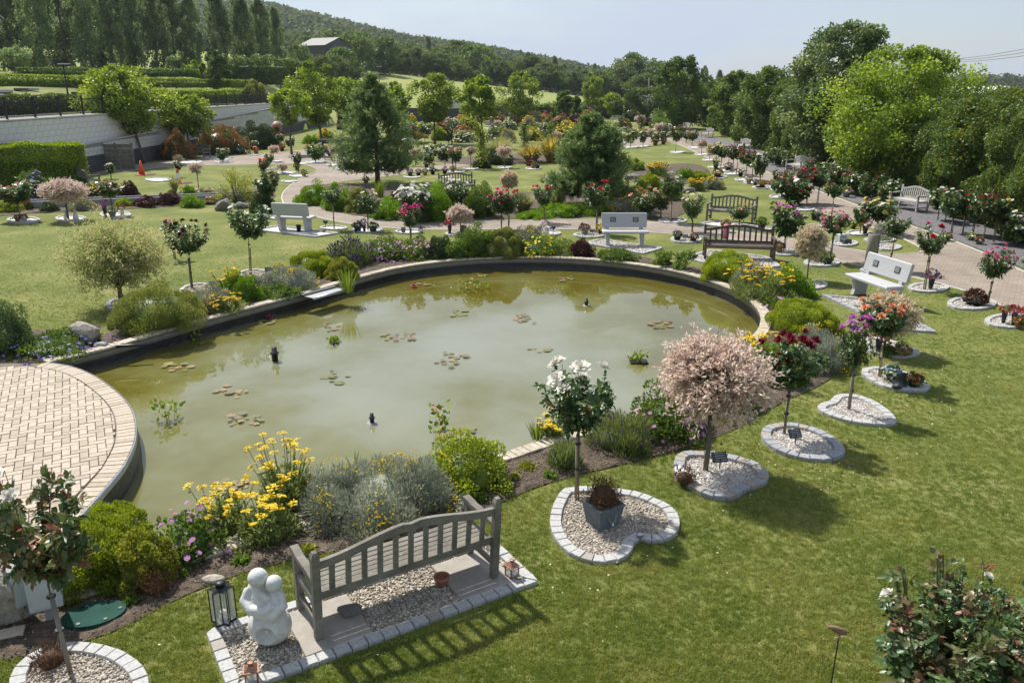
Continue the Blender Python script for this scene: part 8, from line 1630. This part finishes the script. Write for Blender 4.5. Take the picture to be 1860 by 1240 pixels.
for i in range(700): y = rr_.uniform(700, 1000); px = rr_.uniform(1500, 2000); x = (px - 930) / FPX * (y * _c); pts.append((x, y, T(x, y) + 1)); sc.append(rr_.uniform(5, 8))
wood('far_woodland', 'low distant wood on the skyline right of the hedge', pts, sc, l_wood, 302)
# ================================================================== GRASS BLADES ON THE NEAR LAWN
tuft = FB(); n = 16; a = rng.uniform(0, 6.28, n); Bp = np.column_stack([rng.normal(0, .02, n), rng.normal(0, .02, n), np.zeros(n)]); D = np.column_stack([np.cos(a) * .7, np.sin(a) * .7, np.ones(n)]); tuft.put(leaves(Bp, D, rng.uniform(.014, .034, n), .0055, rng.random(n), LEAF4))
tm = tuft.build('grass_tuft', [l_grass]); to = bpy.data.objects.new('grass_tuft', tm)
npt = 245000; yy = 4.2 + 36 * rng.random(npt) ** 2.1; xx = rng.uniform(-.78, 1.0, npt) * (yy + 1.8); Q = np.column_stack([xx, yy])
ok = ~inside([tuple(p) for p in offset([Vector(p) for p in POND], .25, True)], Q) & ~inside([tuple(p) for p in ter_poly], Q) & ~inside([tuple(p) for p in PATH], Q)
ok &= ~inside(FARBED, Q) & ~inside(NEARBED, Q)
BEDS = []
for ob in list(bpy.data.objects):
    if ob.name.startswith(('gravel_base',)) and ob.parent:
        P = [(v.co.x + ob.parent.location.x, v.co.y + ob.parent.location.y) for v in ob.data.vertices]
        if P[0][1] < 42: ok &= ~inside(offset([Vector(p) for p in P], -.12, True), Q) & ~inside(P, Q)
Q = Q[ok]; gm = bpy.data.meshes.new('grass_points'); gm.vertices.add(len(Q)); gm.vertices.foreach_set('co', np.column_stack([Q, np.zeros(len(Q))]).astype(np.float32).ravel()); gm.materials.append(l_grass); gm.update()
sa_ = gm.attributes.new('sc', 'FLOAT', 'POINT'); sa_.data.foreach_set('value', (np.clip(1.15 - (Q[:, 1] - 9) / 24, .22, 1.1) * rng.uniform(.75, 1.3, len(Q))).astype(np.float32))
go = tag(link(bpy.data.objects.new('lawn_grass', gm)), 'short mown green grass of the lawn', 'grass', None, 'stuff')
ng = bpy.data.node_groups.new('grass_scatter', 'GeometryNodeTree'); ng.interface.new_socket('Geometry', in_out='INPUT', socket_type='NodeSocketGeometry'); ng.interface.new_socket('Geometry', in_out='OUTPUT', socket_type='NodeSocketGeometry')
gi = ng.nodes.new('NodeGroupInput'); gout = ng.nodes.new('NodeGroupOutput'); ip = ng.nodes.new('GeometryNodeInstanceOnPoints'); oi = ng.nodes.new('GeometryNodeObjectInfo'); oi.inputs['Object'].default_value = to; oi.inputs['As Instance'].default_value = True
rv1 = ng.nodes.new('FunctionNodeRandomValue'); rv1.data_type = 'FLOAT_VECTOR'; rv1.inputs['Max'].default_value = (.25, .25, 6.28); rv2 = ng.nodes.new('GeometryNodeInputNamedAttribute'); rv2.data_type = 'FLOAT'; rv2.inputs['Name'].default_value = 'sc'
ng.links.new(gi.outputs[0], ip.inputs['Points']); ng.links.new(oi.outputs['Geometry'], ip.inputs['Instance']); ng.links.new(rv1.outputs['Value'], ip.inputs['Rotation']); ng.links.new(rv2.outputs[0], ip.inputs['Scale']); ng.links.new(ip.outputs['Instances'], gout.inputs[0])
md = go.modifiers.new('scatter', 'NODES'); md.node_group = ng

# fallen petals and clover flowers on the grass
pf = FB(); n = 420; k = rng.integers(0, 7, n); cs = np.array([tuple(G(x, y).xy) for x, y in ((1680, 712), (1600, 745), (1560, 790), (1480, 800), (1660, 660), (1120, 1000), (1450, 860))]); Pp = np.column_stack([cs[k] + rng.normal(0, .5, (n, 2)), np.full(n, .03)]); n2 = 120; yy = rng.uniform(5.5, 22, n2); P2 = np.column_stack([rng.uniform(-.6, .7, n2) * (yy + 1), yy, np.full(n2, .028)]); Pp = np.concatenate([Pp, P2]); kk = ~inside(POND, Pp[:, :2]) & ~inside([tuple(p) for p in ter_poly], Pp[:, :2]); Pp = Pp[kk]
florets(pf, Pp, np.tile([0, 0, 1.0], (len(Pp), 1)) + rng.normal(0, .3, (len(Pp), 3)), rng.uniform(.005, .013, len(Pp)), 0, 5); tag(link(bpy.data.objects.new('fallen_petals', pf.build('fallen_petals', [PET['cream']]))), 'pale fallen petals and clover flowers scattered over the lawn', 'petals', None, 'stuff')
# ------------------------------------------------------------------ thin haze over the valley
m, n, o = new_mat('haze_air'); pv = N(n, 'ShaderNodeVolumePrincipled', Density=.00014, Anisotropy=.3); pv.inputs['Color'].default_value = (.80, .88, 1.0, 1); n.links.new(pv.outputs[0], o.inputs['Volume'])
b = MB(); b.box(-1700, 1700, -60, 1500, -2, 160); tag(link(bpy.data.objects.new('haze', b.build('haze', m))), 'thin pale summer haze over the valley', 'haze', None, 'stuff')
